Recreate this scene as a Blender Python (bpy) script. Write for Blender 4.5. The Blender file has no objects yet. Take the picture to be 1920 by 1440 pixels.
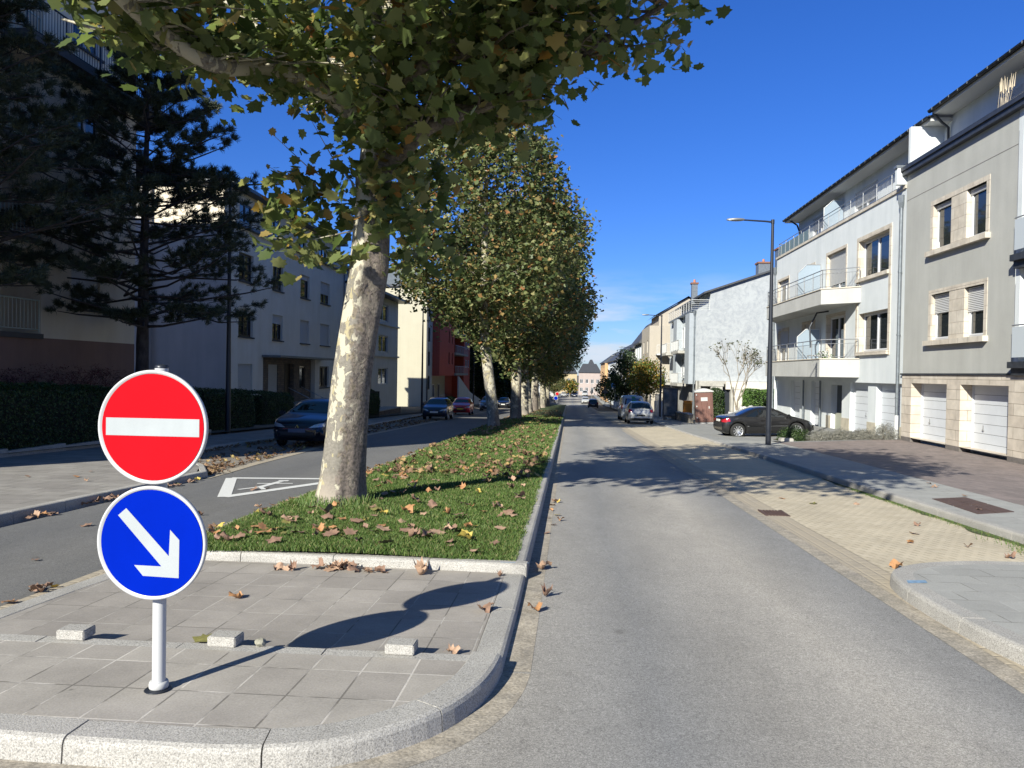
import bpy, bmesh, math, random
import numpy as np
from mathutils import Vector, Matrix
from mathutils.bvhtree import BVHTree
R = math.radians
SC = bpy.context.scene
COL = SC.collection
random.seed(7)

# ------------------------------------------------------------------ camera
YAW, PITCH, ROLL, EYE = 0.077275, 0.015109, 0.016, 1.66
f = Vector((-math.sin(YAW)*math.cos(PITCH), math.cos(YAW)*math.cos(PITCH), -math.sin(PITCH)))
r = Vector((math.cos(YAW), math.sin(YAW), 0)); u = r.cross(f)
r2 = r*math.cos(ROLL)+u*math.sin(ROLL); u2 = u*math.cos(ROLL)-r*math.sin(ROLL)
cam = bpy.data.cameras.new('camera'); camo = bpy.data.objects.new('camera', cam); COL.objects.link(camo)
cam.sensor_width = 36; cam.lens = 1442/1920*36; cam.clip_start = .05; cam.clip_end = 4000
camo.matrix_world = Matrix(((r2.x,u2.x,-f.x,0),(r2.y,u2.y,-f.y,0),(r2.z,u2.z,-f.z,EYE),(0,0,0,1)))
SC.camera = camo

# ------------------------------------------------------------------ world
SUN_EL = R(29.0)
SD = Vector((-.455*math.cos(SUN_EL), -.89*math.cos(SUN_EL), math.sin(SUN_EL))).normalized()   # towards the sun
w = bpy.data.worlds.new('World'); SC.world = w; w.use_nodes = True
nt = w.node_tree; nt.nodes.clear(); L = nt.links.new; N = nt.nodes.new
sky = N('ShaderNodeTexSky'); sky.sky_type = 'NISHITA'; sky.sun_disc = False
sky.sun_elevation = SUN_EL; sky.sun_rotation = math.atan2(SD.x, SD.y)
sky.air_density = 1.0; sky.dust_density = .15; sky.ozone_density = 4.0; sky.altitude = 300
hs = N('ShaderNodeHueSaturation'); hs.inputs['Saturation'].default_value = 1.22; hs.inputs['Value'].default_value = 1.0
L(sky.outputs[0], hs.inputs['Color'])
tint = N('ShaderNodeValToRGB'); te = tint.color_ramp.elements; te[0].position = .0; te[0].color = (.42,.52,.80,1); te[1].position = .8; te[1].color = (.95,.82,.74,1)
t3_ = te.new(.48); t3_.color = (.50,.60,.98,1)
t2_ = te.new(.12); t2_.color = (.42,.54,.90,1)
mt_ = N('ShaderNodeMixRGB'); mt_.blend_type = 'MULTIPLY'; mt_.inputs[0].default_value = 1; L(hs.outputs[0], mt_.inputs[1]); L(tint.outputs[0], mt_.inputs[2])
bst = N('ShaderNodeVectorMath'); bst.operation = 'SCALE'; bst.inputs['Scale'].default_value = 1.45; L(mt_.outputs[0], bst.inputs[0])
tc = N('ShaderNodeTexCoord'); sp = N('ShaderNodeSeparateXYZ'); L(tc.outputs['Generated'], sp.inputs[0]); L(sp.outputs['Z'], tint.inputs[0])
mp = N('ShaderNodeMapping'); mp.inputs['Scale'].default_value = (2.2, 2.2, 12); L(tc.outputs['Generated'], mp.inputs[0])
nz = N('ShaderNodeTexNoise'); nz.inputs['Scale'].default_value = 3.1; nz.inputs['Detail'].default_value = 7; nz.inputs['Roughness'].default_value = .55
L(mp.outputs[0], nz.inputs['Vector'])
cr = N('ShaderNodeValToRGB'); cr.color_ramp.elements[0].position = .44; cr.color_ramp.elements[1].position = .60
L(nz.outputs[0], cr.inputs[0])
hz = N('ShaderNodeValToRGB'); e = hz.color_ramp.elements   # clouds only low over the horizon
e[0].position = 0; e[0].color = (1,1,1,1); e[1].position = .135; e[1].color = (0,0,0,1)
m_ = hz.color_ramp.elements.new(.06); m_.color = (.9,.9,.9,1); m3_ = hz.color_ramp.elements.new(.095); m3_.color = (.35,.35,.35,1)
L(sp.outputs['Z'], hz.inputs[0])
mu = N('ShaderNodeMath'); mu.operation = 'MULTIPLY'; L(cr.outputs[0], mu.inputs[0]); L(hz.outputs[0], mu.inputs[1])
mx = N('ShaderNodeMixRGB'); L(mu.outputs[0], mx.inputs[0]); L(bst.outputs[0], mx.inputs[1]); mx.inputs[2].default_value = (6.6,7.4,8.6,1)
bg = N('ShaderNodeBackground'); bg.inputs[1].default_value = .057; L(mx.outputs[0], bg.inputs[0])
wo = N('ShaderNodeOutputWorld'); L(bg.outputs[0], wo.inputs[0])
sun = bpy.data.lights.new('sun', 'SUN'); sun.energy = 5.0; sun.angle = R(.53); sun.color = (1,.965,.84)
suno = bpy.data.objects.new('sun', sun); COL.objects.link(suno); suno.rotation_euler = SD.to_track_quat('Z','Y').to_euler()
suno.location = (0,0,40)
SC.view_settings.view_transform = 'Standard'; SC.view_settings.look = 'None'
SC.view_settings.exposure = .9; SC.view_settings.gamma = 1
SC.render.engine = 'CYCLES'; SC.cycles.max_bounces = 8; SC.cycles.transparent_max_bounces = 12

# ------------------------------------------------------------------ materials
MATS = {}
def mat(name, col, rough=.8, var=0, vs=3.0, bump=0, bs=40, metal=0, spec=.5, col2=None, coat=0, emit=None, tr=0, stretch=None):
    """principled material; colour varied by two octaves of noise in object space"""
    if name in MATS: return MATS[name]
    m = bpy.data.materials.new(name); m.use_nodes = True; t = m.node_tree; b = t.nodes['Principled BSDF']
    b.inputs['Roughness'].default_value = rough; b.inputs['Metallic'].default_value = metal
    b.inputs['Specular IOR Level'].default_value = spec
    if coat: b.inputs['Coat Weight'].default_value = coat; b.inputs['Coat Roughness'].default_value = .03
    if tr: b.inputs['Transmission Weight'].default_value = tr
    c = (*col, 1); b.inputs['Base Color'].default_value = c
    if var or bump:
        tcn = t.nodes.new('ShaderNodeTexCoord'); vec = tcn.outputs['Object']
        if stretch:
            mp = t.nodes.new('ShaderNodeMapping'); mp.inputs['Scale'].default_value = stretch; t.links.new(vec, mp.inputs[0]); vec = mp.outputs[0]
    if var:
        n = t.nodes.new('ShaderNodeTexNoise'); n.inputs['Scale'].default_value = vs; n.inputs['Detail'].default_value = 8; n.inputs['Roughness'].default_value = .65
        t.links.new(vec, n.inputs['Vector'])
        rp = t.nodes.new('ShaderNodeValToRGB'); rp.color_ramp.elements[0].position = .3; rp.color_ramp.elements[1].position = .7
        c2 = col2 if col2 else tuple(min(1, x*(1+var)) for x in col)
        c1 = col if col2 else tuple(x*(1-var) for x in col)
        rp.color_ramp.elements[0].color = (*c1,1); rp.color_ramp.elements[1].color = (*c2,1)
        t.links.new(n.outputs[0], rp.inputs[0]); t.links.new(rp.outputs[0], b.inputs['Base Color'])
    if bump:
        n2 = t.nodes.new('ShaderNodeTexNoise'); n2.inputs['Scale'].default_value = bs; n2.inputs['Detail'].default_value = 6
        t.links.new(vec, n2.inputs['Vector'])
        bp = t.nodes.new('ShaderNodeBump'); bp.inputs['Strength'].default_value = bump; bp.inputs['Distance'].default_value = .02
        t.links.new(n2.outputs[0], bp.inputs['Height']); t.links.new(bp.outputs[0], b.inputs['Normal'])
    if emit: b.inputs['Emission Color'].default_value = (*emit,1); b.inputs['Emission Strength'].default_value = 1
    MATS[name] = m; return m

class G:
    """tiny node-graph writer"""
    def __init__(s, name, rough=.85):
        s.m = bpy.data.materials.new(name); s.m.use_nodes = True; s.t = s.m.node_tree; s.b = s.t.nodes['Principled BSDF']
        s.b.inputs['Roughness'].default_value = rough; s.tc = s.t.nodes.new('ShaderNodeTexCoord'); MATS[name] = s.m
    def n(s, typ, ins=None, **kw):
        x = s.t.nodes.new('ShaderNode'+typ)
        for k,v in kw.items(): setattr(x, k, v)
        for k,v in (ins or {}).items():
            if isinstance(v, bpy.types.NodeSocket): s.t.links.new(v, x.inputs[k])
            else: x.inputs[k].default_value = v
        return x
    def vec(s, sc=(1,1,1), rot=(0,0,0), loc=(0,0,0)):
        return s.n('Mapping', {'Vector': s.tc.outputs['Object'], 'Scale': sc, 'Rotation': rot, 'Location': loc}).outputs[0]
    def noise(s, scale, det=6, rough=.6, v=None, dist=0):
        return s.n('TexNoise', {'Vector': v or s.tc.outputs['Object'], 'Scale': scale, 'Detail': det, 'Roughness': rough, 'Distortion': dist}).outputs[0]
    def ramp(s, fac, stops, interp='LINEAR'):
        x = s.n('ValToRGB', {0: fac}); cr = x.color_ramp; cr.interpolation = interp
        while len(cr.elements) < len(stops): cr.elements.new(.5)
        for e_, (p, c) in zip(cr.elements, stops):
            e_.position = p; e_.color = (c,c,c,1) if isinstance(c,(int,float)) else (*c,1)
        return x.outputs[0]
    def mix(s, fac, a, b, mode='MIX'):
        x = s.n('MixRGB', {0: fac}, blend_type=mode)
        for i, v in ((1,a),(2,b)):
            if isinstance(v, bpy.types.NodeSocket): s.t.links.new(v, x.inputs[i])
            else: x.inputs[i].default_value = (*v,1)
        return x.outputs[0]
    def math(s, op, a, b=0):
        x = s.n('Math', operation=op)
        for i, v in ((0,a),(1,b)):
            if isinstance(v, bpy.types.NodeSocket): s.t.links.new(v, x.inputs[i])
            else: x.inputs[i].default_value = v
        return x.outputs[0]
    def out(s, col, bump=None, strength=.3, dist=.01):
        s.t.links.new(col, s.b.inputs['Base Color'])
        if bump is not None:
            bp = s.n('Bump', {'Height': bump, 'Strength': strength, 'Distance': dist}); s.t.links.new(bp.outputs[0], s.b.inputs['Normal'])
        return s.m

def m_asphalt():
    g = G('asphalt', .88)
    # dusty crown, darker polished wheel tracks along the street, irregular patches
    x = g.n('SeparateXYZ', {0: g.tc.outputs['Object']}).outputs['X']
    wob = g.math('MULTIPLY', g.math('SUBTRACT', g.noise(.35, 3, .5, g.vec((.4,.25,1))), .5), .9)
    xx = g.math('DIVIDE', g.math('ADD', g.math('ADD', x, wob), 7), 10)
    c = g.ramp(xx, [(0,(.135,.133,.13)),(.10,(.115,.115,.116)),(.2,(.14,.137,.132)),(.31,(.125,.124,.122)),(.55,(.20,.192,.18)),(.64,(.30,.28,.25)),(.70,(.255,.245,.23)),(.745,(.205,.203,.2)),(.80,(.27,.256,.235)),(.87,(.325,.303,.27)),(.93,(.24,.233,.222)),(.962,(.205,.203,.2)),(1,(.31,.285,.25))])
    big = g.noise(.9, 9, .72, g.vec((1.2,.35,1))); c = g.mix(.5, c, g.ramp(big, [(.3,.36),(.7,.66)]), 'OVERLAY')
    med = g.noise(6, 8, .75); c = g.mix(.35, c, g.ramp(med, [(.3,.38),(.7,.62)]), 'OVERLAY')
    sp = g.noise(130, 4, .85); c = g.mix(.9, c, g.ramp(sp, [(.36,.20),(.5,.5),(.64,.80)]), 'OVERLAY')
    sp2 = g.noise(45, 4, .8); c = g.mix(.5, c, g.ramp(sp2, [(.36,.30),(.5,.5),(.64,.70)]), 'OVERLAY')
    vor = g.n('TexVoronoi', {'Vector': g.tc.outputs['Object'], 'Scale': 20}).outputs['Distance']
    c = g.mix(g.ramp(vor, [(.03,.8),(.085,0)]), c, (.5,.49,.45))
    st = g.n('TexVoronoi', {'Vector': g.vec((1,.7,1)), 'Scale': 1.1}).outputs['Distance']
    c = g.mix(g.ramp(st, [(.03,.45),(.06,0)]), c, (.07,.065,.06))
    return g.out(c, g.math('ADD', sp, g.math('MULTIPLY', med, .6)), .6, .006)
def m_slab(name, w_, h_, off=0, rot=0, c1=(.265,.243,.218), c2=(.33,.305,.272), mort=(.46,.43,.39), ms=.006, var=.5):
    g = G(name, .82)
    br = g.n('TexBrick', {'Vector': g.vec(rot=(0,0,rot)), 'Color1': (*c1,1), 'Color2': (*c2,1), 'Mortar': (*mort,1), 'Scale': 1, 'Mortar Size': ms,
        'Mortar Smooth': .2, 'Bias': 0, 'Brick Width': w_, 'Row Height': h_}, offset=off, offset_frequency=2, squash=1)
    n1 = g.noise(2.2, 8, .65); n2 = g.noise(90, 3, .7)
    c = g.mix(var, br.outputs[0], g.ramp(n1, [(.3,.34),(.7,.66)]), 'OVERLAY')
    c = g.mix(.35, c, g.ramp(n2, [(.35,.35),(.65,.65)]), 'OVERLAY')
    dj = g.ramp(g.noise(1.7, 4), [(.46,0),(.56,.85)]); c = g.mix(g.math('MULTIPLY', dj, br.outputs['Fac']), c, (.10,.09,.075))
    sv_ = g.n('TexVoronoi', {'Vector': g.tc.outputs['Object'], 'Scale': 3.3}).outputs['Distance']; c = g.mix(g.ramp(sv_, [(.015,.6),(.05,0)]), c, (.09,.085,.07))
    h = g.math('ADD', g.math('MULTIPLY', br.outputs['Fac'], -1.0), g.math('MULTIPLY', n2, .25))
    return g.out(c, h, .5, .005)
def m_granite():
    g = G('granite', .8)
    v = g.n('TexVoronoi', {'Vector': g.tc.outputs['Object'], 'Scale': 150}).outputs['Color']
    sp = g.noise(120, 3, .8); b1 = g.noise(1.5, 5, .6)
    c = g.ramp(sp, [(.34,(.15,.145,.138)),(.47,(.31,.295,.27)),(.62,(.45,.435,.405))])
    c = g.mix(.45, c, g.ramp(b1, [(.3,.34),(.7,.64)]), 'OVERLAY')
    return g.out(c, sp, .5, .006)
def m_setts():
    g = G('granite_setts', .85)
    br = g.n('TexBrick', {'Vector': g.vec(rot=(0,0,R(90))), 'Color1': (.30,.265,.22,1), 'Color2': (.24,.22,.19,1), 'Mortar': (.31,.27,.21,1), 'Scale': 1, 'Mortar Size': .018,
        'Mortar Smooth': .6, 'Bias': 0, 'Brick Width': .16, 'Row Height': .13}, offset=.5, offset_frequency=2, squash=1)
    n1 = g.noise(5, 6); c = g.mix(.75, br.outputs[0], g.ramp(n1, [(.3,.28),(.7,.74)]), 'OVERLAY')
    n2 = g.noise(70,4); c = g.mix(.6, c, g.ramp(n2, [(.3,.3),(.7,.7)]), 'OVERLAY')
    dst = g.noise(3.3, 5, .6, g.vec((1,.5,1))); c = g.mix(g.ramp(dst,[(.25,.45),(.5,.97)]), c, (.36,.31,.235))
    return g.out(c, g.math('SUBTRACT', n2, br.outputs['Fac']), .7, .008)
def m_paver():
    # interlocking cream double-T pavers: sparse dark dashes where the joints open
    g = G('cream_pavers', .85)
    v = g.vec()
    br = g.n('TexBrick', {'Vector': v, 'Color1': (.43,.37,.27,1), 'Color2': (.48,.42,.315,1), 'Mortar': (.43,.375,.28,1), 'Scale': 1, 'Mortar Size': .006,
        'Mortar Smooth': .3, 'Bias': 0, 'Brick Width': .14, 'Row Height': .125}, offset=.5, offset_frequency=2, squash=1)
    # dashes: short dark slot once per paver
    xs = g.n('SeparateXYZ', {0: v})
    row = g.math('DIVIDE', xs.outputs['Y'], .125); fr = g.math('FRACT', row); fl = g.math('FLOOR', row)
    sh = g.math('MULTIPLY', g.math('FLOORED_MODULO', fl, 2), .5)
    cx = g.math('FRACT', g.math('ADD', g.math('DIVIDE', xs.outputs['X'], .14), sh))
    a = g.math('LESS_THAN', g.math('ABSOLUTE', g.math('SUBTRACT', g.math('ADD', cx, g.math('MULTIPLY', fr, .35)), .5)), .07)
    b = g.math('LESS_THAN', g.math('ABSOLUTE', g.math('SUBTRACT', fr, .5)), .36)
    n3 = g.ramp(g.noise(2.0, 4), [(.35,.35),(.6,1)])
    d = g.math('MULTIPLY', g.math('MULTIPLY', a, b), n3)
    c = g.mix(.3, br.outputs[0], g.ramp(g.noise(1.4, 7), [(.3,.3),(.7,.7)]), 'OVERLAY')
    c = g.mix(g.math('MULTIPLY', d, .75), c, (.14,.12,.085))
    n2 = g.noise(80, 3); c = g.mix(.3, c, g.ramp(n2, [(.35,.35),(.65,.65)]), 'OVERLAY')
    return g.out(c, g.math('ADD', br.outputs['Fac'], d), -.5, .005)
def m_dirt():
    g = G('gutter_dust', .9); n1 = g.noise(3, 8, .7); n2 = g.noise(60, 4)
    c = g.ramp(n1, [(.3,(.225,.205,.175)),(.7,(.36,.315,.25))]); c = g.mix(.7, c, g.ramp(n2,[(.3,.22),(.7,.78)]),'OVERLAY')
    n4 = g.noise(9, 6, .7); c = g.mix(.6, c, g.ramp(n4,[(.35,.3),(.65,.7)]),'OVERLAY')
    return g.out(c, n2, .6, .006)
def m_stone_wall(name, c1, c2, mort, bw=.3, rh=.12, vert='Y'):
    g = G(name, .9)
    sx = g.n('SeparateXYZ', {0: g.tc.outputs['Object']}); 
    hv = g.math('ADD', sx.outputs['X'], sx.outputs['Y'])
    v = g.n('CombineXYZ', {0: hv, 1: sx.outputs['Z']}).outputs[0]
    br = g.n('TexBrick', {'Vector': v, 'Color1': (*c1,1), 'Color2': (*c2,1), 'Mortar': (*mort,1), 'Scale': 1, 'Mortar Size': .008,
        'Mortar Smooth': .3, 'Bias': 0, 'Brick Width': bw, 'Row Height': rh}, offset=.5, offset_frequency=2, squash=1)
    n1 = g.noise(2.5, 7); c = g.mix(.5, br.outputs[0], g.ramp(n1,[(.3,.32),(.7,.68)]),'OVERLAY')
    return g.out(c, g.math('MULTIPLY', br.outputs['Fac'], -1), .6, .01)
def m_render(name, col, streak=.12, bump=.25, bs=60):
    """painted wall render: fine grain, faint rain streaks and cloudy patches"""
    g = G(name, .88)
    n1 = g.noise(.7, 6, .6); n2 = g.noise(1.4, 6, .65, g.vec((1.4,1.4,.16))); n3 = g.noise(bs, 3, .7)
    c = g.mix(streak*2.2, col, g.ramp(n1,[(.3,.30),(.7,.70)]),'OVERLAY')
    c = g.mix(streak*2.2, c, g.ramp(n2,[(.3,.30),(.7,.70)]),'OVERLAY')
    c = g.mix(.2, c, g.ramp(n3,[(.35,.35),(.65,.65)]),'OVERLAY')
    return g.out(c, n3, bump, .01)
def m_mottled(name, c1, c2):
    g = G(name, .9)
    n1 = g.noise(.9, 9, .75, None, 1.5); n2 = g.noise(3, 8, .7, None, .8)
    c = g.ramp(g.math('ADD', g.math('MULTIPLY', n1, .6), g.math('MULTIPLY', n2, .4)), [(.40,c1),(.56,c2)])
    return g.out(c, n2, .3, .02)
def m_bark_plane():
    g = G('plane_bark', .8)
    v = g.vec((1,1,.62)); 
    n1 = g.noise(7.2, 4, .55, v, .5); n2 = g.noise(10, 3, .5, g.vec((1,1,.6), loc=(4,2,7)), .5); fine = g.noise(26, 5, .6)
    z = g.n('SeparateXYZ', {0: g.tc.outputs['Object']}).outputs['Z']
    up = g.ramp(g.math('DIVIDE', z, 4.5), [(0,0),(.12,.01),(.24,.065),(.5,.085),(.8,.12),(1,.13)])
    base = g.ramp(fine, [(.3,(.125,.115,.095)),(.7,(.215,.195,.165))])
    low = g.ramp(g.math('DIVIDE', z, 1.0), [(.1,1),(.55,0)]); base = g.mix(low, base, (.30,.255,.21))
    a = g.ramp(g.math('ADD', n1, up), [(.60,0),(.615,1)]); b = g.ramp(g.math('ADD', n2, up), [(.655,0),(.665,1)])
    c = g.mix(b, base, (.32,.28,.17)); c = g.mix(a, c, (.40,.37,.285))
    # darker mottled brown bark over the right side of the trunk
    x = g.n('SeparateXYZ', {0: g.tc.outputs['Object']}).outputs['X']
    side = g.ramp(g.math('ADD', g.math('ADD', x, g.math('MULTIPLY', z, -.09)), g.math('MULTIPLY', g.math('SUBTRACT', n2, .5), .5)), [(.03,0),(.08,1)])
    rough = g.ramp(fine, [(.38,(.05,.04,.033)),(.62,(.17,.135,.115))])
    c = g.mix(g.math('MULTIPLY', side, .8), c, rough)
    h = g.math('ADD', g.math('MULTIPLY', fine, .5), g.math('MULTIPLY', a, -.35))
    return g.out(c, h, .8, .02)
def m_leaf(name, cols, trans=.32, rough=.5):
    m = bpy.data.materials.new(name); m.use_nodes = True; t = m.node_tree; t.nodes.clear(); n = t.nodes.new; l = t.links.new
    ge = n('ShaderNodeNewGeometry'); rp = n('ShaderNodeValToRGB'); cr = rp.color_ramp; cr.interpolation = 'LINEAR'
    while len(cr.elements) < len(cols): cr.elements.new(.5)
    for e_, (p, c) in zip(cr.elements, cols): e_.position = p; e_.color = (*c,1)
    l(ge.outputs['Random Per Island'], rp.inputs[0])
    p = n('ShaderNodeBsdfPrincipled'); p.inputs['Roughness'].default_value = rough; p.inputs['Specular IOR Level'].default_value = .35
    l(rp.outputs[0], p.inputs['Base Color'])
    tr = n('ShaderNodeBsdfTranslucent'); hs = n('ShaderNodeHueSaturation'); hs.inputs['Value'].default_value = 1.5; hs.inputs['Saturation'].default_value = 1.15; l(rp.outputs[0], hs.inputs['Color']); l(hs.outputs[0], tr.inputs[0])
    mx = n('ShaderNodeMixShader'); mx.inputs[0].default_value = trans; l(p.outputs[0], mx.inputs[1]); l(tr.outputs[0], mx.inputs[2])
    o = n('ShaderNodeOutputMaterial'); l(mx.outputs[0], o.inputs[0]); MATS[name] = m; return m
def m_disc(name, colr, hatch=True):
    """retro-reflective sheeting: plain colour with a very faint honeycomb grid"""
    g = G(name, .42)
    br = g.n('TexBrick', {'Vector': g.n('CombineXYZ', {0: g.n('SeparateXYZ',{0:g.tc.outputs['Object']}).outputs['X'], 1: g.n('SeparateXYZ',{0:g.tc.outputs['Object']}).outputs['Z']}).outputs[0],
        'Color1': (.5,.5,.5,1), 'Color2': (.53,.53,.53,1), 'Mortar': (.44,.44,.44,1), 'Scale': 1, 'Mortar Size': .0006, 'Brick Width': .008, 'Row Height': .004, 'Bias':0, 'Mortar Smooth':.3}, offset=.5, offset_frequency=2, squash=1)
    c = g.mix(.6, colr, br.outputs[0], 'OVERLAY'); n1 = g.noise(4,5)
    c = g.mix(.12, c, g.ramp(n1,[(.3,.3),(.7,.7)]), 'OVERLAY')
    n2 = g.noise(1.6, 7, .7, g.vec((5,5,1.2))); c = g.mix(.10, c, g.ramp(n2,[(.35,.36),(.65,.6)]), 'OVERLAY')
    g.b.inputs['Specular IOR Level'].default_value = .015; g.b.inputs['Roughness'].default_value = .7
    return g.out(c)

# ------------------------------------------------------------------ mesh helpers
class MB:
    def __init__(s): s.v=[]; s.f=[]; s.mi=[]; s.ms=[]; s.sm=[]
    def _m(s, m):
        if m not in s.ms: s.ms.append(m)
        return s.ms.index(m)
    def poly(s, pts, m, smooth=False):
        b=len(s.v); s.v += [tuple(p) for p in pts]; s.f.append(tuple(range(b,b+len(pts)))); s.mi.append(s._m(m)); s.sm.append(smooth); return s
    def grid(s, P, m, smooth=True, flip=False, closeu=False, closev=False):
        """P[i][j] -> quads"""
        b=len(s.v); a=len(P); c=len(P[0]); s.v += [tuple(p) for row in P for p in row]; k=s._m(m)
        for i in range(a if closeu else a-1):
            for j in range(c if closev else c-1):
                q=(b+i*c+j, b+i*c+(j+1)%c, b+((i+1)%a)*c+(j+1)%c, b+((i+1)%a)*c+j)
                s.f.append(q[::-1] if flip else q); s.mi.append(k); s.sm.append(smooth)
        return s
    def box(s, x0,x1,y0,y1,z0,z1, m, bev=0):
        if bev and min(x1-x0,y1-y0,z1-z0) > 2.2*bev: return s.bbox(x0,x1,y0,y1,z0,z1,m,bev)
        c=[(x,y,z) for x in (x0,x1) for y in (y0,y1) for z in (z0,z1)]
        for q in ((0,1,3,2),(4,6,7,5),(0,4,5,1),(2,3,7,6),(0,2,6,4),(1,5,7,3)): s.poly([c[i] for i in q], m)
        return s
    def bbox(s, x0,x1,y0,y1,z0,z1, m, b):
        bm=bmesh.new(); bmesh.ops.create_cube(bm,size=1)
        for v in bm.verts: v.co=Vector(((x0+x1)/2+v.co.x*(x1-x0),(y0+y1)/2+v.co.y*(y1-y0),(z0+z1)/2+v.co.z*(z1-z0)))
        bmesh.ops.bevel(bm,geom=bm.edges[:],offset=b,segments=2,affect='EDGES'); s.addbm(bm,m); return s
    def addbm(s, bm, m, smooth=False):
        b=len(s.v); bm.verts.index_update(); k=s._m(m)
        s.v += [tuple(v.co) for v in bm.verts]
        for f_ in bm.faces: s.f.append(tuple(b+v.index for v in f_.verts)); s.mi.append(k); s.sm.append(smooth)
        bm.free(); return s
    def obox(s, o, a, b, c, m):
        """box from corner o and three edge vectors"""
        o,a,b,c=map(Vector,(o,a,b,c)); P=[o+a*i+b*j+c*k for i in (0,1) for j in (0,1) for k in (0,1)]
        fl = a.cross(b).dot(c) < 0
        for q in ((0,1,3,2),(4,6,7,5),(0,4,5,1),(2,3,7,6),(0,2,6,4),(1,5,7,3)):
            q2=[P[i] for i in q]; s.poly(q2[::-1] if fl else q2, m)
        return s
    def tube(s, pts, rad, m, n=8, cap=True, noise=0):
        pts=[Vector(p) for p in pts]; k=len(pts)
        if not hasattr(rad,'__len__'): rad=[rad]*k
        rows=[]; up=Vector((0,0,1)) 
        d0=(pts[1]-pts[0]).normalized(); x=d0.orthogonal().normalized()
        for i in range(k):
            d=(pts[min(i+1,k-1)]-pts[max(i-1,0)]).normalized(); x=(x-d*x.dot(d)).normalized(); y=d.cross(x)
            rows.append([pts[i]+(x*math.cos(2*math.pi*j/n)+y*math.sin(2*math.pi*j/n))*rad[i]*(1+noise*random.uniform(-1,1)) for j in range(n)])
        s.grid(rows, m, True, flip=False, closev=True)
        if cap:
            s.poly(rows[0][::-1], m); s.poly(rows[-1], m)
        return s
    def lathe(s, prof, m, n=24, c=(0,0,0), axis='z', smooth=True):
        rows=[]
        for rr,h in prof:
            row=[]
            for j in range(n):
                a=2*math.pi*j/n; x,y=rr*math.cos(a),rr*math.sin(a)
                row.append({'z':(c[0]+x,c[1]+y,c[2]+h),'y':(c[0]+y,c[1]+h,c[2]+x),'x':(c[0]+h,c[1]+x,c[2]+y)}[axis])
            rows.append(row)
        s.grid(rows, m, smooth, closev=True); return s
    def build(s, name, parent=None, origin=None, nosmooth=False):
        me=bpy.data.meshes.new(name)
        o0=Vector(origin) if origin is not None else (Vector(parent['o']) if parent is not None and 'o' in parent else Vector((0,0,0)))
        me.from_pydata([Vector(p)-o0 for p in s.v],[],s.f); 
        for m in s.ms: me.materials.append(m)
        me.polygons.foreach_set('material_index', s.mi); me.polygons.foreach_set('use_smooth', s.sm); me.update()
        ob=bpy.data.objects.new(name, me); COL.objects.link(ob)
        if parent is not None: ob.parent=parent
        else: ob.location=o0
        if parent is not None and 'o' in parent: PO[ob.name]=1
        return ob
PO={}
ORG={}
def tag(o, label=None, cat=None, group=None, kind=None):
    if label: o['label']=label
    if cat: o['category']=cat
    if group: o['group']=group
    if kind: o['kind']=kind
    return o
class OEmpty: pass
def thing(name, label, cat, loc=(0,0,0), group=None):
    o=bpy.data.objects.new(name,None); COL.objects.link(o); o.location=loc; o.empty_display_size=.3
    tag(o,label,cat,group); ORG[o]=Vector(loc); return o
def part(mb, name, par, label=None):
    """mesh in world coordinates, made a child of par (thing or one of its parts)"""
    root=par
    while root.parent: root=root.parent
    ob=mb.build(name, None, origin=(0,0,0)); 
    off=ORG.get(root, root.location)
    ob.data.transform(Matrix.Translation(-Vector(off))); ob.parent=par
    if label: ob['label']=label
    return ob
def lpart(mb, name, par, label=None):
    """mesh already in the thing's own coordinates"""
    ob=mb.build(name, None, origin=(0,0,0)); ob.parent=par
    if label: ob['label']=label
    return ob
def single(mb, name, label, cat, origin=(0,0,0), group=None, kind=None):
    ob=mb.build(name,None,origin=origin); tag(ob,label,cat,group,kind); return ob
def struct(mb, name): return tag(mb.build(name), kind='structure')
def kids(o): return [c for c in bpy.data.objects if c.parent==o]
def copy_tree(o, parent=None, recs=None):
    c=o.copy(); COL.objects.link(c); 
    if parent is not None: c.parent=parent
    for ch in kids(o): copy_tree(ch, c)
    return c
def np_mesh(name, V, F, m, loop_sizes, smooth=False):
    """fast mesh from arrays; F flat index array"""
    me=bpy.data.meshes.new(name); me.vertices.add(len(V)); me.vertices.foreach_set('co', np.asarray(V,np.float32).ravel())
    me.loops.add(len(F)); me.loops.foreach_set('vertex_index', np.asarray(F,np.int32))
    st=np.concatenate([[0],np.cumsum(loop_sizes)[:-1]]); me.polygons.add(len(loop_sizes)); me.polygons.foreach_set('loop_start', st.astype(np.int32))
    if smooth: me.polygons.foreach_set('use_smooth', [True]*len(loop_sizes))
    me.materials.append(m); me.update(calc_edges=True); return me
def zg(y):
    return -.031*y if y<150 else -4.65-.008*(y-150)

# colours and finishes
ASPH=m_asphalt(); GRAN=m_granite(); SETT=m_setts(); PAVE=m_paver(); DIRT=m_dirt()
SLAB_A=m_slab('concrete_slab_near',.285,.38); SLAB_B=m_slab('concrete_slab',.295,.385,0,0,(.25,.228,.205),(.31,.284,.255),(.38,.355,.32),.005)
SLAB_P=m_slab('pavement_slab',.45,.3,.5,0,(.28,.278,.26),(.31,.308,.288),(.36,.353,.33),.005,.3)
SLAB_L=m_slab('left_pavement_slab',.5,.4,.5,0,(.21,.195,.18),(.26,.245,.225),(.15,.14,.13),.008,.6)
BRICKP=m_slab('brick_pavers',.2,.1,.5,R(90),(.165,.135,.125),(.215,.17,.155),(.24,.21,.19),.007,.5)
GLASS=mat('window_glass',(.018,.022,.026),.04,spec=.8); GLASSB=mat('pale_curtain_glass',(.34,.34,.32),.12,var=.25,vs=1.5,spec=.8)
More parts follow.
